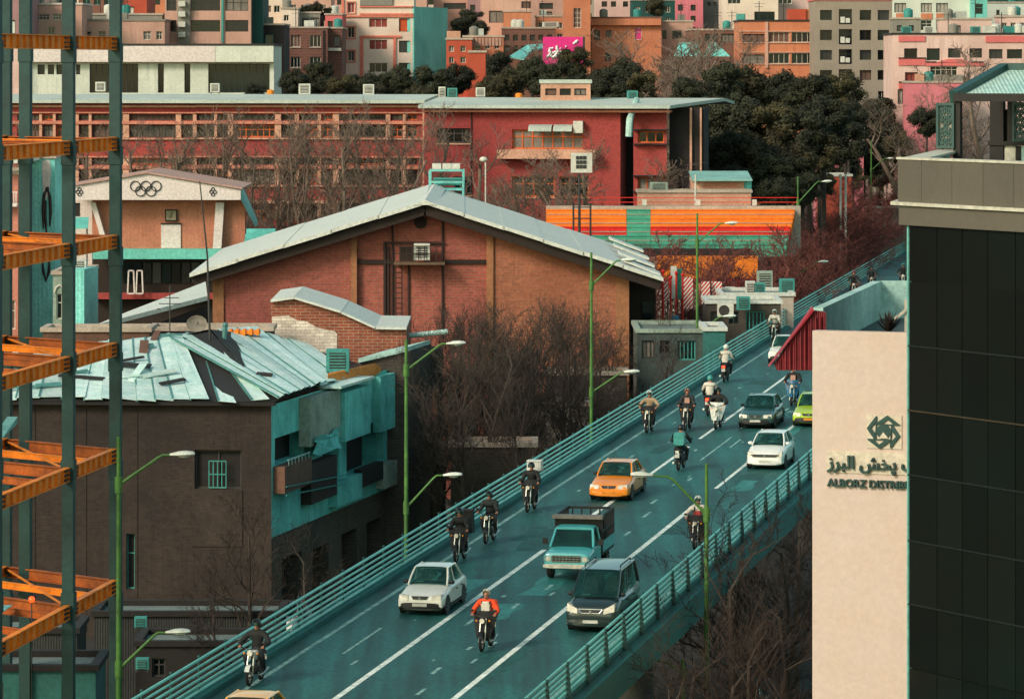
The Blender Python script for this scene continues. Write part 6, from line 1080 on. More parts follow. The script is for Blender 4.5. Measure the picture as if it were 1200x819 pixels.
def superloft(m, st, k=2.6, n=20, mi=0):
    """st: x, half width, z bottom, z top, squareness -> rounded cross sections"""
    rows = []
    for x, hw, z0, z1 in st:
        cz, hz = (z0 + z1) / 2, (z1 - z0) / 2; row = []
        for j in range(n):
            a = 2 * math.pi * j / n + math.pi / n; c, s = math.cos(a), math.sin(a); row.append((x, hw * math.copysign(abs(c) ** (2 / k), c), cz + hz * math.copysign(abs(s) ** (2 / k), s)))
        rows.append(row)
    return m.grid(rows, True, mi, True, True)
def car(label, px, py, L, W, H, paint, group='vehicles on the flyover', kind='sedan', trim='black_trim', plate='plate_white', front=None, name='car', cat='car', place=None):
    root = thing(name, label, cat, (0, 0, 0), group); pm = MATS[paint]; h = W / 2; B = lambda m, n, mt, p=root, sm=False: m.build(n, MATS[mt] if isinstance(mt, str) else mt, p, sm, True)
    if kind == 'van': st = [(.5, .8, .34, .62), (.49, .9, .26, .80), (.465, .96, .2, .9), (.40, 1, .18, .99), (.30, 1, .18, 1.08), (0, 1, .18, 1.1), (-.44, 1, .18, 1.1), (-.485, .96, .22, 1.05), (-.5, .9, .3, .9)]; gb, gr, belt = (.335, -.488), (.10, -.44), 1.06; rw, bw = .80, .95
    elif kind == 'hatch': st = [(.5, .78, .32, .55), (.49, .88, .24, .66), (.46, .95, .18, .74), (.33, 1, .17, .88), (.2, 1, .17, .97), (-.1, 1, .17, .99), (-.42, 1, .18, 1.0), (-.48, .95, .22, .95), (-.5, .88, .3, .75)]; gb, gr, belt = (.22, -.475), (.03, -.33), .95; rw, bw = .72, .93
    else: st = [(.5, .86, .3, .56), (.492, .93, .22, .66), (.465, .97, .18, .71), (.33, 1, .17, .80), (.19, 1, .17, .90), (0, 1, .17, .93), (-.27, 1, .17, .95), (-.36, .99, .18, .955), (-.46, .97, .2, .93), (-.49, .93, .25, .82), (-.5, .86, .32, .6)]; gb, gr, belt = (.20, -.34), (.055, -.21), .9; rw, bw = .74, .93
    m = MB(); superloft(m, [(x * L, w_ * h, z0, z1) for x, w_, z0, z1 in st], 4.2, 24); body = B(m, 'body', pm, root, True)
    # glazed cabin and its roof, pillars and panes
    zb_, zr = belt, H - .05; bx0, bx1, rx0, rx1 = gb[0] * L, gb[1] * L, gr[0] * L, gr[1] * L; b_, r_ = bw * h, rw * h
    lo = [Vector((bx0, s * b_ * .9, zb_)) if i == 0 else Vector((bx1, s * b_ * .93, zb_)) for i in (0, 1) for s in (-1, 1)]; hi = [Vector((rx0, s * r_ * .95, zr)) if i == 0 else Vector((rx1, s * r_ * .95, zr)) for i in (0, 1) for s in (-1, 1)]
    fl, frt, rl, rr_ = lo[0], lo[1], lo[2], lo[3]; Fl, Fr, Rl, Rr = hi
    def pane(nm, q, par=root, out=None):
        n_ = (q[1] - q[0]).cross(q[3] - q[0]).normalized(); c = sum(q, Vector()) / 4; n_ = n_ if n_.dot(c - Vector((0, 0, .8))) > 0 else -n_; rows = []
        for i in range(5):
            a, b2 = q[0].lerp(q[3], i / 4), q[1].lerp(q[2], i / 4); rows.append([a.lerp(b2, j / 6) + n_ * (.045 * math.sin(math.pi * j / 6)) for j in range(7)])
        m = MB(); m.grid(rows); return B(m, nm, 'car_glass', par, True)
    pane('windscreen', [fl, frt, Fr, Fl]); pane('rear_window', [rl, rr_, Rr, Rl])
    for s, a, b2, c, d in ((-1, fl, rl, Rl, Fl), (1, frt, rr_, Rr, Fr)):
        mid0, mid1 = a.lerp(b2, .48), d.lerp(c, .42); pane('side_window', [a.lerp(b2, .06), mid0, mid1, d.lerp(c, .03)]); pane('side_window', [mid0, a.lerp(b2, .96), d.lerp(c, .97), mid1])
        m = MB(); m.tube([a, a.lerp(d, .5) + Vector((0, s * .015, 0)), d], .035, 6); m.tube([mid0, mid1], .03, 6); m.tube([b2, b2.lerp(c, .5) + Vector((0, s * .015, 0)), c], .05, 6); m.tube([d, c], .035, 6); m.tube([a, b2], .03, 6); o = B(m, 'pillar', pm, body, True); o['kind'] = 'stuff'
        # doors, handles, mirror, sill
        dx = [(.16 * L, -.05 * L), (-.055 * L, -.25 * L)] if kind != 'van' else [(.24 * L, .03 * L), (.025 * L, -.22 * L)]
        for d0, d1 in dx:
            m = MB(); y = s * (h + .004); m.hexa([(d1, y - s * .03, .30), (d0, y - s * .03, .30), (d0, y, .30), (d1, y, .30), (d1, y - s * .05, belt - .1), (d0, y - s * .05, belt - .1), (d0, y - s * .012, belt - .12), (d1, y - s * .012, belt - .12)]); dr = B(m, 'door', pm); m = MB(); m.bx(d1 + .06, d1 + .22, min(y, y + s * .025), max(y, y + s * .025), belt - .24, belt - .20); B(m, 'handle', trim, dr)
        m = MB(); m.bx(-.42 * L, .42 * L, min(s * h * .96, s * (h + .006)), max(s * h * .96, s * (h + .006)), .19, .27); B(m, 'sill', 'black_trim')
        mp = a.lerp(b2, .1) + Vector((.02, s * .12, .07)); m = MB(); m.ball(mp, (.07, .11, .075), 10); m.tube([mp, a.lerp(b2, .1)], .02, 5); B(m, 'mirror', trim, root, True)
    m = MB(); rows = []
    for i in range(7):
        f = i / 6; x = rx0 + (rx1 - rx0) * f; row = []
        for j in range(9): g = j / 8 * 2 - 1; row.append((x, g * r_ * 1.0, zr + .06 * (1 - g ** 4) * (.35 + .65 * math.sin(math.pi * min(1, max(0, .12 + .76 * f))))))
        rows.append(row)
    m.grid(rows); m.grid([[Vector(v) - Vector((0, 0, .07)) for v in r] for r in rows]); B(m, 'roof', pm, root, True)
    wx = .315 * L; wr = .29 if kind != 'van' else .32; add_wheels(root, (wx, -.30 * L), h - .085, wr)
    for x in (wx, -.30 * L):
        for s in (-1, 1): m = MB(); m.disc((x, s * (h - .02), wr + .02), (0, 1, 0), wr + .05, .05, 18); B(m, 'wheel_arch', 'black_trim', body)
    xf = bx0 - .95 if kind != 'van' else bx0 - 1.35
    for q in (-.36, .36):
        for xx in (xf, xf - .95): m = MB(); superloft(m, [(xx, .24, belt - .2, H - .42), (xx - .1, .25, belt - .2, H - .40), (xx - .16, .2, belt - .2, H - .46)], 4, 12); m.bx(xx - .13, xx - .06, q * 0 - .12, .12, H - .42, H - .24); o = B(m, 'seat', 'seat_cloth', root, True); o.location = (0, q, 0)
    m = MB(); m.bx(bx0 - .62, bx0 - .2, -b_ * .84, b_ * .84, belt - .08, belt + .05); B(m, 'dashboard', 'black_trim', root); m = MB(); m.bx(bx0 - .4, bx0 - .22, -.5, -.22, belt + .052, belt + .06); B(m, 'dash_paper', 'dash_paper', root)
    m = MB(); m.ring((bx0 - .68, .36, belt + .06), (1, 0, .45), .17, .016, 16, 5); B(m, 'steering_wheel', 'black_trim', root)
    m = MB(); m.bx(-.44 * L, .44 * L, -h * .86, h * .86, .13, .2); B(m, 'chassis', 'tyre', root)  # dark underside block added to deepen the shade beneath the car
    # front end
    X = L / 2; fr_ = front or {}
    m = MB(); superloft(m, [(X - .22, h * .99, .24, .44), (X - .03, h * .9, .23, .46), (X + .05, h * .7, .24, .45)], 5, 16); B(m, 'bumper', fr_.get('bumper', trim), root, True)
    m = MB(); superloft(m, [(-X + .22, h * .99, .28, .5), (-X + .02, h * .9, .28, .52), (-X - .04, h * .7, .3, .5)], 5, 16); B(m, 'bumper', fr_.get('bumper', trim), root, True)
    hz = fr_.get('lz', .60)
    for s in (-1, 1):
        m = MB(); y0, y1 = s * h * fr_.get('l0', .5), s * h * .9; sl = fr_.get('slant', 0); m.hexa([(X + .03, y0, hz - .075), (X - .02, y1, hz - .065 + sl * .4), (X - .3, y1, hz - .065 + sl * .4), (X - .2, y0, hz - .075), (X + .0, y0, hz + .075), (X - .07, y1, hz + .09 + sl), (X - .4, y1, hz + .09 + sl), (X - .25, y0, hz + .075)]); B(m, 'headlight', 'lamp_clear', root, True)
        m = MB(); m.bx(-X - .005, -X + .15, min(s * h * .55, s * h * .86), max(s * h * .55, s * h * .86), .68, .82); B(m, 'tail_light', 'curtain_red')
    m = MB(); g = h * fr_.get('gw', .42); m.hexa([(X + .03, -g * .8, hz - .05), (X + .03, g * .8, hz - .05), (X - .1, g * .8, hz - .05), (X - .1, -g * .8, hz - .05), (X + .015, -g, hz + .055), (X + .015, g, hz + .055), (X - .12, g, hz + .055), (X - .12, -g, hz + .055)]); gr_ = B(m, 'grille', 'grille_dark')
    if fr_.get('chrome'):
        for a, b2 in (((X + .02, -g * .8, hz - .06), (X + .02, g * .8, hz - .06)), ((X + .02, -g * .8, hz - .06), (X - .0, -g * 1.1, hz + .07)), ((X + .02, g * .8, hz - .06), (X - .0, g * 1.1, hz + .07)), ((X, -g * 1.1, hz + .07), (X, g * 1.1, hz + .07))): m = MB(); m.tube([a, b2], .022, 6); B(m, 'chrome_bar', 'chrome', gr_)
    m = MB(); m.disc((X + .03, 0, hz), (1, 0, 0), .045, .05, 10); B(m, 'badge', 'chrome')
    m = MB(); m.bx(X + .05, X + .07, -.25, .25, .34, .44); B(m, 'number_plate', plate)
    if place: loc, rz = place
    else:
        d, off = road_at(px, py); d2 = d + L / 2 * .98; p = road(d2, off); yw = _yw(d2)[0]; loc = p + Vector((0, 0, .006)); rz = math.atan2(-1, -yw); sl_ = (road(d2 + 1, off).z - road(d2 - 1, off).z) / 2; root.rotation_euler = (0, math.atan(sl_), 0)
    root.location = loc; root.rotation_euler.z = rz; return root
for nm, c in (('paint_white', '#e9e3d4'), ('paint_orange', '#f08a1e'), ('paint_green', '#1c4640'), ('paint_lime', '#a9c22c'), ('paint_blue', '#4fb0ae'), ('paint_van', '#1d2b28'), ('paint_amber', '#f7ad38'), ('paint_pearl', '#e9e5da')): mat('car_' + nm, c, .32, .10, 1.0, coat=.6, fine=.04, dark=None if nm != 'paint_white' else '#bdb7a8')
car('white compact sedan with black bumper beside the pipe railing', 492, 722, 3.93, 1.62, 1.45, 'car_paint_white', front={'l0': .5, 'gw': .36, 'lz': .62})
car('orange taxi sedan behind the stake bed pickup', 713, 588, 4.4, 1.70, 1.41, 'car_paint_orange', plate='plate_yellow', front={'l0': .46, 'gw': .36, 'bumper': 'car_paint_orange'})
car('dark green sedan with pale headlights beside the white hatchback', 885, 503, 4.4, 1.70, 1.41, 'car_paint_green', front={'l0': .46, 'gw': .36})
car('white hatchback with long dark grille beside the slatted railing', 896, 551, 3.84, 1.66, 1.43, 'car_paint_pearl', kind='hatch', trim='car_paint_pearl', front={'slant': .07, 'gw': .75, 'lz': .62, 'l0': .5})
car('lime green taxi half hidden by the cream sign wall', 948, 501, 4.1, 1.66, 1.42, 'car_paint_lime', plate='plate_yellow', front={'l0': .48})
car('white car half hidden by the red gable', 917, 427, 4.2, 1.7, 1.45, 'car_paint_white')
car('amber yellow taxi with only its roof showing at the frame edge', 268, 890, 4.3, 1.68, 1.42, 'car_paint_amber')
van = car('dark minivan with slanted headlights and roof rails', 692, 742, 4.6, 1.76, 1.86, 'car_paint_van', kind='van', name='minivan', cat='van', front={'slant': .16, 'chrome': True, 'gw': .42, 'lz': .72, 'bumper': 'car_paint_van', 'l0': .5})
for s in (-1, 1): m = MB(); m.tube([(.1, s * .6, 1.86), (.05, s * .6, 1.93), (-1.7, s * .6, 1.93), (-1.75, s * .6, 1.86)], .025, 6); m.build('roof_rail', MATS['black_trim'], van, True, True)
def parked(label, x, y, paint, rz): D = HC * F / (y - HY); car(label, 0, 0, 4.2, 1.68, 1.42, paint, 'cars parked below the flyover', place=(Vector((PX(x, D), D, gz(D) + .006)), rz))
parked('teal white car parked below the pipe railing by the brown house', 335, 742, 'car_paint_pearl', R(-100)); parked('dark car parked in the shade under the flyover', 872, 846, 'car_paint_green', R(-100)); parked('pale car parked in the street under the teal balconies', 420, 715, 'car_paint_blue', R(-100))
# pickup truck with stake bed
def pickup():
    root = thing('pickup_truck', 'light blue pickup with dark stake bed and silver bumper', 'pickup truck', (0, 0, 0), 'vehicles on the flyover'); pm = MATS['car_paint_blue']; B = lambda m, n, mt, p=root, sm=False: m.build(n, MATS[mt] if isinstance(mt, str) else mt, p, sm, True); h = .84
    m = MB(); superloft(m, [(2.28, h * .93, .45, .92), (2.24, h * .97, .42, 1.0), (2.1, h, .4, 1.04), (1.5, h, .4, 1.08), (1.1, h, .4, 1.12), (.2, h, .4, 1.12), (-.05, h * .98, .4, 1.1)], 5, 24); B(m, 'body', pm, root, True)
    b0, b1 = h * .94, h * .8; z0, z1 = 1.08, 1.66; q = lambda x, y, z: Vector((x, y, z))
    def glass(n, pts): m = MB(); m.prism(pts, (pts[1] - pts[0]).cross(pts[3] - pts[0]).normalized() * .01); return B(m, n, 'car_glass')
    glass('windscreen', [q(1.28, -b0, z0), q(1.28, b0, z0), q(.78, b1, z1), q(.78, -b1, z1)]); glass('rear_window', [q(.02, -b0, z0), q(.02, b0, z0), q(.1, b1, z1), q(.1, -b1, z1)])
    for s in (-1, 1):
        glass('side_window', [q(1.12, s * b0, z0), q(.12, s * b0, z0), q(.16, s * b1, z1), q(.72, s * b1, z1)]); m = MB(); m.tube([q(1.28, s * b0, z0), q(.78, s * b1, z1)], .045, 6); B(m, 'pillar', pm, root, True); m = MB(); m.tube([q(.04, s * b0, z0), q(.12, s * b1, z1)], .06, 6); B(m, 'pillar', pm, root, True)
        m = MB(); m.bx(.2, 1.15, min(s * h * .98, s * (h + .01)), max(s * h * .98, s * (h + .01)), .5, 1.04); d = B(m, 'door', pm); m = MB(); m.bx(.28, .44, min(s * (h + .01), s * (h + .04)), max(s * (h + .01), s * (h + .04)), .92, .96); B(m, 'handle', 'chrome', d)
        m = MB(); m.bx(1.0, 1.08, s * 1.02 - .09, s * 1.02 + .09, 1.14, 1.36); m.tube([(1.05, s * .84, 1.12), (1.04, s * 1.0, 1.2)], .015, 5); B(m, 'mirror', 'black_trim')
        m = MB(); m.disc((2.275, s * .66, .80), (1, 0, 0), .095, .06, 16); B(m, 'headlight', 'lamp_clear', root, True); m = MB(); m.bx(2.2, 2.295, min(s * .76, s * .82), max(s * .76, s * .82), .7, .9); B(m, 'indicator', 'paint_worn')
    m = MB(); superloft(m, [(.8, b1 * 1.02, 1.63, 1.72), (.6, b1 * 1.05, 1.62, 1.76), (.1, b1 * 1.03, 1.62, 1.75)], 4, 16); B(m, 'roof', pm, root, True)
    m = MB(); m.bx(2.25, 2.29, -.54, .54, .68, .92); g = B(m, 'grille', 'grille_dark')
    for i in range(3): m = MB(); m.bx(2.285, 2.31, -.54, .54, .71 + i * .085, .73 + i * .085); B(m, 'grille_bar', 'chrome', g)
    for i in range(9): m = MB(); m.bx(2.286, 2.305, -.52 + i * .13, -.505 + i * .13, .68, .92); B(m, 'grille_bar', 'chrome', g)
    m = MB(); superloft(m, [(2.3, .86, .46, .62), (2.38, .84, .46, .62), (2.42, .78, .48, .6)], 5, 14); bp = B(m, 'bumper', 'lamp_clear', root, True); m = MB(); m.bx(2.425, 2.44, -.2, .2, .49, .59); B(m, 'number_plate', 'plate_white', bp)
    # bed: floor, sides, stakes, headboard roof lip
    m = MB(); m.bx(-2.35, -.1, -.86, .86, .62, .72); B(m, 'bed_floor', 'black_trim')
    for s in (-1, 1):
        m = MB(); m.bx(-2.35, -.1, min(s * .84, s * .88), max(s * .84, s * .88), .73, 1.12); B(m, 'bed_side', pm)
        for z in (1.5, 2.02): m = MB(); m.bar((-2.35, s * .85, z), (-.05, s * .85, z), .06, .09); B(m, 'bed_rail', 'black_trim')
        for i in range(8): m = MB(); x = -2.32 + i * .325; m.bar((x, s * .85, 1.12), (x, s * .85, 2.0), .07, .06); B(m, 'stake', 'black_trim')
    for i in range(5): m = MB(); y = -.68 + i * .34; m.bar((-2.33, y, .73), (-2.33, y, 2.0), .05); B(m, 'stake', 'black_trim')
    m = MB(); m.bar((-2.34, -.85, 2.02), (-2.34, .85, 2.02), .06, .09); B(m, 'bed_rail', 'black_trim')
    m = MB(); m.bx(-.12, -.05, -.87, .87, .73, 2.0); B(m, 'headboard', 'black_trim'); m = MB(); m.hexa([(.28, -.93, 1.96), (.28, .93, 1.96), (-.1, .9, 1.9), (-.1, -.9, 1.9), (.28, -.93, 2.08), (.28, .93, 2.08), (-.1, .9, 2.08), (-.1, -.9, 2.08)]); B(m, 'headboard_lip', mat('lip_grey', '#7d756a', .7), root)
    m = MB(); m.bx(-2.3, 2.0, -.35, .35, .38, .5); B(m, 'chassis', 'black_trim'); add_wheels(root, (1.5, -1.35), .72, .34)
    d, off = road_at(664, 681); d2 = d + 2.2; root.location = road(d2, off, .006); root.rotation_euler = (0, math.atan(G0), math.atan2(-1, -_yw(d2)[0])); return root
pickup()
# ---------------------------------------------------------------- motorcycles and riders
for nm, c in (('bike_black', '#161715'), ('bike_red', '#7a1712'), ('bike_white', '#c9cabd'), ('bike_blue', '#235b74'), ('cloth_black', '#191917'), ('cloth_dark', '#262a28'), ('cloth_beige', '#9c8266'), ('cloth_orange', '#e2481a'), ('cloth_white', '#c8bfae'), ('cloth_rose', '#b88a78'), ('cloth_teal', '#2c6f68'), ('trouser', '#1b1f22'), ('skin', '#a8735a'), ('shoe', '#14120f'), ('helmet_white', '#cfcdc0'), ('helmet_black', '#1a1a18'), ('helmet_teal', '#3f8f86'), ('cloth_red', '#a0302c')): mat(nm, c, .35 if 'bike' in nm or 'helmet' in nm else .85, .15, 2.5)
def bike_proto():
    P_ = {}
    m = MB(); m.ring((0, 0, 0), (0, 1, 0), .245, .05, 24, 8); P_['tyre'] = m.mesh('tyre', MATS['tyre'], smooth=True)
    m = MB(); m.ring((0, 0, 0), (0, 1, 0), .2, .018, 20, 5); m.disc((0, 0, 0), (0, 1, 0), .05, .12, 10)
    for i in range(10): a = i * .628; m.tube([(.03 * math.cos(a), 0, .03 * math.sin(a)), (.2 * math.cos(a), 0, .2 * math.sin(a))], .006, 3)
    P_['rim'] = m.mesh('rim', MATS['rim']); return P_
BP = bike_proto()
def motorcycle(label, px, py, paint='bike_black', away=False, rack=None, light='lamp_clear', screen=False, scale=1.07, group='motorcycles on the flyover', lean=0):
    root = thing('motorcycle', label, 'motorcycle', (0, 0, 0), group); B = lambda m, n, mt, p=root, sm=True: m.build(n, MATS[mt], p, sm, True)
    for x in (.63, -.63): w_ = inst('wheel', BP['tyre'], root, (x, 0, .295)); inst('rim', BP['rim'], w_)
    m = MB()
    for s in (-1, 1): m.tube([(.63, s * .09, .295), (.40, s * .08, .98)], .022, 6)
    m.tube([(.44, -.1, .84), (.44, .1, .84)], .02, 6); B(m, 'fork', 'chrome')
    m = MB(); m.tube([(.30, -.38, 1.06), (.36, -.26, 1.07), (.40, 0, 1.0), (.36, .26, 1.07), (.30, .38, 1.06)], .016, 6); hb = B(m, 'handlebar', 'black_trim')
    for s in (-1, 1): m = MB(); m.ball((.38, s * .36, 1.22), (.015, .06, .045), 8); m.tube([(.36, s * .28, 1.07), (.38, s * .36, 1.2)], .008, 4); B(m, 'mirror', 'black_trim', hb)
    m = MB(); m.ball((.52, 0, .93), (.09, .1, .1), 12); B(m, 'headlight_shell', paint); m = MB(); m.disc((.6, 0, .93), (1, 0, 0), .075, .03, 14); B(m, 'headlight', light if not away else 'lamp_clear')
    m = MB(); superloft(m, [(.34, .06, .72, .9), (.25, .13, .68, .98), (.05, .15, .68, .99), (-.1, .1, .7, .9)], 2.5, 14); B(m, 'fuel_tank', paint)
    m = MB(); superloft(m, [(-.06, .09, .76, .84), (-.2, .13, .74, .86), (-.55, .12, .76, .88), (-.78, .08, .8, .9)], 3, 12); B(m, 'seat', 'black_trim')
    m = MB(); m.tube([(.40, 0, .92), (.3, 0, .45), (0, 0, .32), (-.3, 0, .4), (-.25, 0, .76)], .03, 6); m.tube([(.38, 0, .86), (-.2, 0, .74), (-.72, 0, .78)], .028, 6); m.tube([(-.3, .1, .38), (-.63, .1, .295)], .025, 6); m.tube([(-.3, -.1, .38), (-.63, -.1, .295)], .025, 6); m.tube([(-.5, .12, .74), (-.6, .12, .34)], .03, 6); m.tube([(-.5, -.12, .74), (-.6, -.12, .34)], .03, 6); o = B(m, 'frame', 'black_trim'); o['kind'] = 'stuff'
    m = MB(); superloft(m, [(.26, .1, .34, .5), (.2, .15, .28, .6), (-.1, .15, .26, .58), (-.2, .1, .3, .5)], 3, 12); B(m, 'engine', 'grille_dark')
    m = MB(); m.tube([(.2, .12, .42), (.15, .16, .26), (-.2, .17, .24), (-.75, .19, .34)], [.02, .025, .03, .045], 8); B(m, 'exhaust', 'chrome')
    for x, a0, a1 in ((.63, .5, 2.3), (-.63, .4, 2.4)):
        m = MB(); m.grid([[(x + .325 * math.cos(a0 + (a1 - a0) * i / 8), y, .295 + .325 * math.sin(a0 + (a1 - a0) * i / 8)) for y in (-.07, 0, .07)] for i in range(9)]); B(m, 'mudguard', paint)
    m = MB(); m.bx(-.93, -.88, -.07, .07, .74, .84); B(m, 'tail_light', light if away else 'curtain_red'); m = MB(); m.bx(-.95, -.935, -.09, .09, .56, .7); B(m, 'number_plate', 'plate_white')
    for s in (-1, 1): m = MB(); m.ball((.46, s * .2, .92), .035, 6); B(m, 'indicator', 'plate_yellow')
    if screen: m = MB(); m.grid([[(.58 - .1 * i - .05 * abs(j - 3), (j - 3) * (.07 + .017 * i), .42 + i * .19) for j in range(7)] for i in range(5)]); B(m, 'leg_shield', 'cloth_black' if screen is True else screen)
    if rack:
        rm, z0, wd, ht = rack; m = MB(); m.hexa([(-.98, -wd, z0), (-.5, -wd, z0), (-.5, wd, z0), (-.98, wd, z0), (-.96, -wd * .96, z0 + ht), (-.52, -wd * .96, z0 + ht), (-.52, wd * .96, z0 + ht), (-.96, wd * .96, z0 + ht)]); bx_ = B(m, 'delivery_box', rm, root, False); m = MB(); m.bx(-.99, -.49, -wd * 1.03, wd * 1.03, z0 + ht + .002, z0 + ht + .05); B(m, 'box_lid', rm, bx_, False)
    d, off = road_at(px, py); d2 = d + .85; root.location = road(d2, off, .004); root.scale = (scale,) * 3; yw = _yw(d2)[0]; root.rotation_euler = (R(lean), 0, math.atan2(-1, -yw) if not away else math.atan2(1, yw)); return root
def body_mesh(pose):
    J = {}; E_ = []; Rr_ = {}
    def j(n, p, r, par=None): J[n] = p; Rr_[n] = r; (E_.append((par, n)) if par else None)
    tx = pose.get('lean', .0)
    j('pelvis', (-.28, 0, .93), (.17, .15)); j('belly', (-.25 + tx * .3, 0, 1.08), (.18, .15), 'pelvis'); j('chest', (-.18 + tx * .7, 0, 1.32), (.215, .165), 'belly'); j('collar', (-.13 + tx, 0, 1.44), (.13, .1), 'chest'); j('neck', (-.10 + tx, 0, 1.52), (.062, .062), 'collar'); j('head', (-.07 + tx, 0, 1.62), (.098, .088), 'neck'); j('crown', (-.08 + tx, 0, 1.73), (.08, .075), 'head'); j('nose', (.035 + tx, 0, 1.615), (.02, .018), 'head')
    for s, k in ((-1, 'l'), (1, 'r')):
        j('sh' + k, (-.14 + tx, s * .21, 1.42), (.10, .10), 'collar'); j('el' + k, (.02 + tx * .5, s * (.33 + pose.get('elbow', 0)), 1.17), (.078, .078), 'sh' + k); j('wr' + k, (.27, s * .34, 1.10), (.04, .04), 'el' + k); j('pa' + k, (.33, s * .345, 1.095), (.038, .03), 'wr' + k)
        for q, (dx, dz) in enumerate(((.055, .0), (.058, -.0), (.055, 0), (.048, 0))): y = s * (.315 + q * .022); j('f%d%s' % (q, k), (.33 + dx, y, 1.10), (.011, .011), 'pa' + k); j('g%d%s' % (q, k), (.33 + dx + .012, y, 1.055), (.009, .009), 'f%d%s' % (q, k))
        j('th' + k, (.345, s * .30, 1.07), (.012, .012), 'pa' + k); j('ti' + k, (.375, s * .298, 1.05), (.01, .01), 'th' + k)
        j('hi' + k, (-.22, s * .11, .90), (.115, .11), 'pelvis'); j('kn' + k, (.20, s * .24, .82), (.092, .092), 'hi' + k); j('an' + k, (.04, s * .22, .42), (.05, .05), 'kn' + k); j('to' + k, (.2, s * .23, .37), (.042, .036), 'an' + k)
    names = list(J); idx = {n: i for i, n in enumerate(names)}; me = bpy.data.meshes.new('body_skel'); me.from_pydata([J[n] for n in names], [(idx[a], idx[b]) for a, b in E_], []); o = bpy.data.objects.new('body_skel', me); col.objects.link(o)
    o.modifiers.new('Skin', 'SKIN'); sk = me.skin_vertices[0].data if me.skin_vertices else None
    if sk is None:
        bm = bmesh.new(); bm.from_mesh(me); bm.verts.layers.skin.verify(); bm.to_mesh(me); bm.free(); sk = me.skin_vertices[0].data
    for n in names: sk[idx[n]].radius = Rr_[n]; sk[idx[n]].use_root = (n == 'pelvis')
    ss_ = o.modifiers.new('Sub', 'SUBSURF'); ss_.levels = 1; dg = bpy.context.evaluated_depsgraph_get(); dg.update(); out = bpy.data.meshes.new_from_object(o.evaluated_get(dg)); bpy.data.objects.remove(o)
    reg = {}
    for n in names: reg[n] = 2 if n[:2] in ('ne', 'he', 'cr', 'no', 'pa', 'th', 'ti') or n[0] in 'fg' else (3 if n[:2] in ('an', 'to') else (1 if n[:2] in ('pe', 'hi', 'kn') else 0))
    ps = [(Vector(J[n]), reg[n]) for n in names]; mi = []
    for p in out.polygons:
        c = p.center; k = min(ps, key=lambda q: (q[0] - c).length_squared)[1]; mi.append(0 if k == 2 and c.x < .2 and c.z < 1.52 else k)
    out.materials.clear()
    for _ in range(4): out.materials.append(None)
    out.polygons.foreach_set('material_index', mi); out.polygons.foreach_set('use_smooth', [True] * len(mi)); out.update(); return out
BODY = [body_mesh({'lean': .0}), body_mesh({'lean': .08, 'elbow': .06}), body_mesh({'lean': .14, 'elbow': -.03}), body_mesh({'lean': -.05, 'elbow': .1})]
RN = [0]
def rider(label, bike, jacket, trousers='trouser', head='helmet_white', pose=0, skin='skin', extra=None, group='motorcycle riders'):
    RN[0] += 1; pose = (RN[0] * 3 + pose) % 4; me = BODY[pose].copy(); me.name = 'body'
    for i, n in enumerate((jacket, trousers, skin, 'shoe')): me.materials[i] = MATS[n]
    root = thing('person', label, 'person', bike.location, group); root.rotation_euler = bike.rotation_euler; root.rotation_euler.z += R((RN[0] * 37 % 9) - 4); root.scale = bike.scale; inst('body', me, root); tx = (0, .08, .14, -.05)[pose]; B = lambda m, n, mt, p=root, sm=True: m.build(n, MATS[mt], p, sm, True)
    hc = Vector((-.075 + tx, 0, 1.67))
    if head.startswith('helmet'):
        m = MB(); rows = []
        for i in range(9):
            a = math.pi / 2 - i * (math.pi * .66) / 8; rows.append([hc + Vector((.15 * math.cos(a) * math.cos(t), .135 * math.cos(a) * math.sin(t), .02 + .15 * math.sin(a))) for t in [math.radians(48 + (264 * j / 15)) if i > 4 else math.radians(360 * j / 16) for j in range(16)]])
        m.grid(rows); h_ = B(m, 'helmet', head); m = MB(); m.grid([[hc + Vector((.153 * math.cos(t) * math.cos(a), .14 * math.sin(t) * math.cos(a), .02 + .153 * math.sin(a))) for t in [math.radians(-50 + 100 * j / 8) for j in range(9)]] for a in [R(24 - 12 * i) for i in range(4)]]); B(m, 'visor', 'car_glass', h_)
    else:
        m = MB(); rows = []
        for i in range(8):
            a = math.pi / 2 - i * (math.pi * .62) / 7; rows.append([hc + Vector((.125 * math.cos(a) * math.cos(t) - .015, .12 * math.cos(a) * math.sin(t), .02 + .135 * math.sin(a))) for t in [math.radians(60 + (240 * j / 15)) if i > 3 else math.radians(360 * j / 16) for j in range(16)]])
        m.grid(rows); B(m, 'hood', head)
        for s in (-1, 1): m = MB(); m.ball((.018 + tx, s * .035, 1.645), .014, 6); B(m, 'eye', 'shoe')
        m = MB(); m.ball((.012 + tx, 0, 1.565), (.012, .03, .01), 6); B(m, 'mouth', 'cloth_red')
    if extra:
        em, x0, x1, wd, z0, z1 = extra; m = MB(); superloft(m, [(x0, wd * .85, z0 + .04, z1 - .04), (x0 + (x1 - x0) * .2, wd, z0, z1), (x0 + (x1 - x0) * .8, wd, z0, z1), (x1, wd * .9, z0 + .03, z1 - .03)], 5, 16); bp = B(m, 'backpack', em)
        for s in (-1, 1): m = MB(); m.tube([(x1, s * .12, z1 - .05), (-.1 + tx, s * .13, 1.47), (-.02 + tx, s * .13, 1.3)], .02, 5); B(m, 'strap', 'cloth_black', bp)
    return root
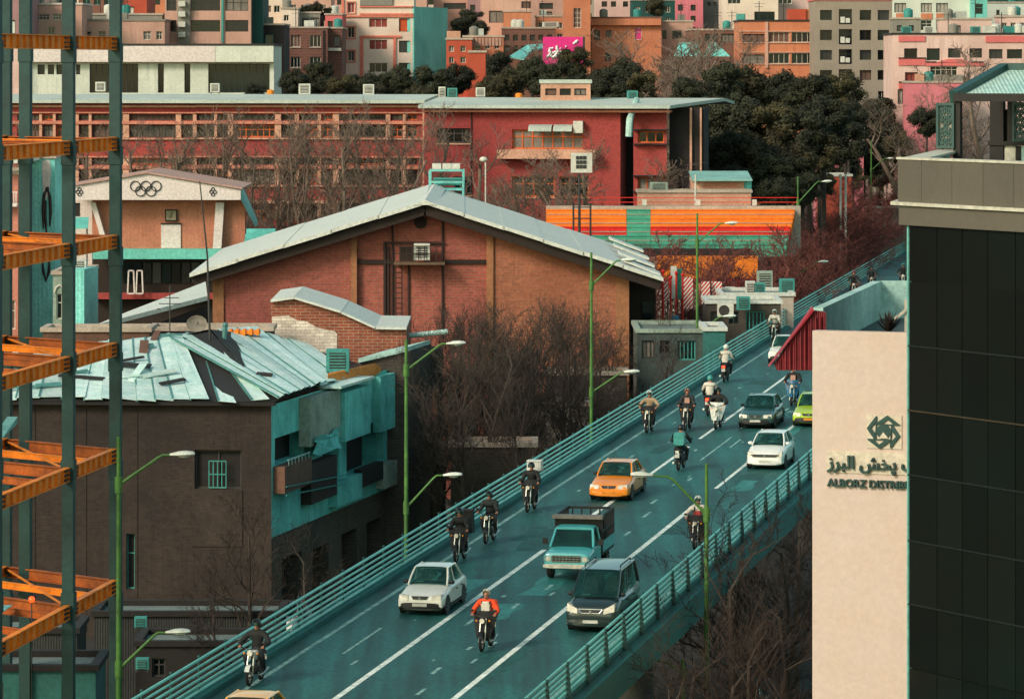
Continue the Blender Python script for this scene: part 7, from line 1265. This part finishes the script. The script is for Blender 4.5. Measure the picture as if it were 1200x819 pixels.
RB = [
 ('black and white motorcycle beside the pipe railing near the amber taxi', 290, 806, dict(paint='bike_white'), 'rider in black on the black and white motorcycle near the amber taxi', dict(jacket='cloth_black', head='helmet_black')),
 ('black motorcycle with large black box behind the white sedan', 533, 661, dict(rack=('cloth_black', .9, .3, .75), screen=True), 'rider in black in front of a large black delivery box', dict(jacket='cloth_black', head='helmet_black')),
 ('black motorcycle close to the pipe railing above the boxed one', 568, 639, dict(), 'rider in dark jacket close behind the boxed motorcycle', dict(jacket='cloth_dark', head='helmet_black', pose=1)),
 ('black motorcycle with high white box at the pipe railing', 617, 602, dict(rack=('helmet_white', 1.45, .27, .34), screen=True), 'rider in black before a high white box', dict(jacket='cloth_black', head='helmet_black')),
 ('motorcycle with round lamp and dark leg shield by the railing', 757, 509, dict(screen=True), 'rider in beige jacket and white helmet by the railing', dict(jacket='cloth_beige', head='helmet_white')),
 ('dark motorcycle between the beige rider and the white scooter', 802, 506, dict(screen=True), 'rider in dark coat with rose scarf', dict(jacket='cloth_dark', head='cloth_rose', extra=('cloth_rose', -.06, .12, .12, 1.15, 1.42))),
 ('motorcycle driving away with a teal box bag', 794, 553, dict(away=True), 'rider seen from behind with a big teal box backpack', dict(jacket='cloth_dark', head='helmet_black', extra=('helmet_teal', -.72, -.3, .24, 1.0, 1.55))),
 ('motorcycle with glowing red tail lamp driving away between lanes', 829, 489, dict(away=True, light='red_lamp', screen=True), 'rider in grey white jacket above the glowing red lamp between lanes', dict(jacket='cloth_white', head='helmet_teal')),
 ('white scooter beside the glowing red lamp', 838, 505, dict(paint='bike_white', screen='bike_white'), 'rider in black on the white scooter', dict(jacket='cloth_black', head='helmet_black')),
 ('motorcycle with red lamp hugging the pipe railing', 848, 449, dict(away=True, light='red_lamp'), 'rider in white jacket hugging the pipe railing', dict(jacket='cloth_white', head='helmet_white')),
 ('blue motorcycle before the lime taxi', 927, 477, dict(paint='bike_blue', screen='bike_blue'), 'rider in black and rose jacket on the blue motorcycle', dict(jacket='cloth_black', head='helmet_white', extra=('cloth_rose', -.05, .1, .13, 1.15, 1.4))),
 ('black motorcycle with twin indicators in the middle lane beside the white sedan', 563, 766, dict(screen=True), 'rider in orange and cream jacket with white hood', dict(jacket='cloth_orange', head='cloth_white', pose=1, extra=('cloth_white', -.04, .13, .14, 1.1, 1.45))),
 ('black scooter with red and white load behind the dark lamp post', 813, 646, dict(screen=True, rack=('cloth_red', .95, .24, .35)), 'rider in white with red bag behind the dark lamp post', dict(jacket='cloth_white', head='helmet_white', extra=('cloth_red', -.05, .14, .15, 1.05, 1.3))),
 ('motorcycle half hidden by the red gable', 906, 402, dict(), 'rider in white jacket half hidden by the red gable', dict(jacket='cloth_white', head='helmet_white')),
 ('motorcycle passing behind the terrace parapet, with red trim', 1000, 349, dict(paint='bike_red'), 'rider in dark clothes and red cap above the terrace parapet', dict(jacket='cloth_black', head='cloth_red')),
 ('second motorcycle passing behind the terrace parapet, farther on', 1021, 341, dict(), 'rider in black helmet above the parapet corner', dict(jacket='cloth_dark', head='helmet_black')),
 ('white motorcycle far over the crest of the flyover', 1058, 338, dict(paint='bike_white'), 'rider in black on the white motorcycle over the crest', dict(jacket='cloth_black', head='helmet_teal'))]
for bl, x, y, bk, rl, rk in RB: b_ = motorcycle(bl, x, y, **bk); rider(rl, b_, **rk)
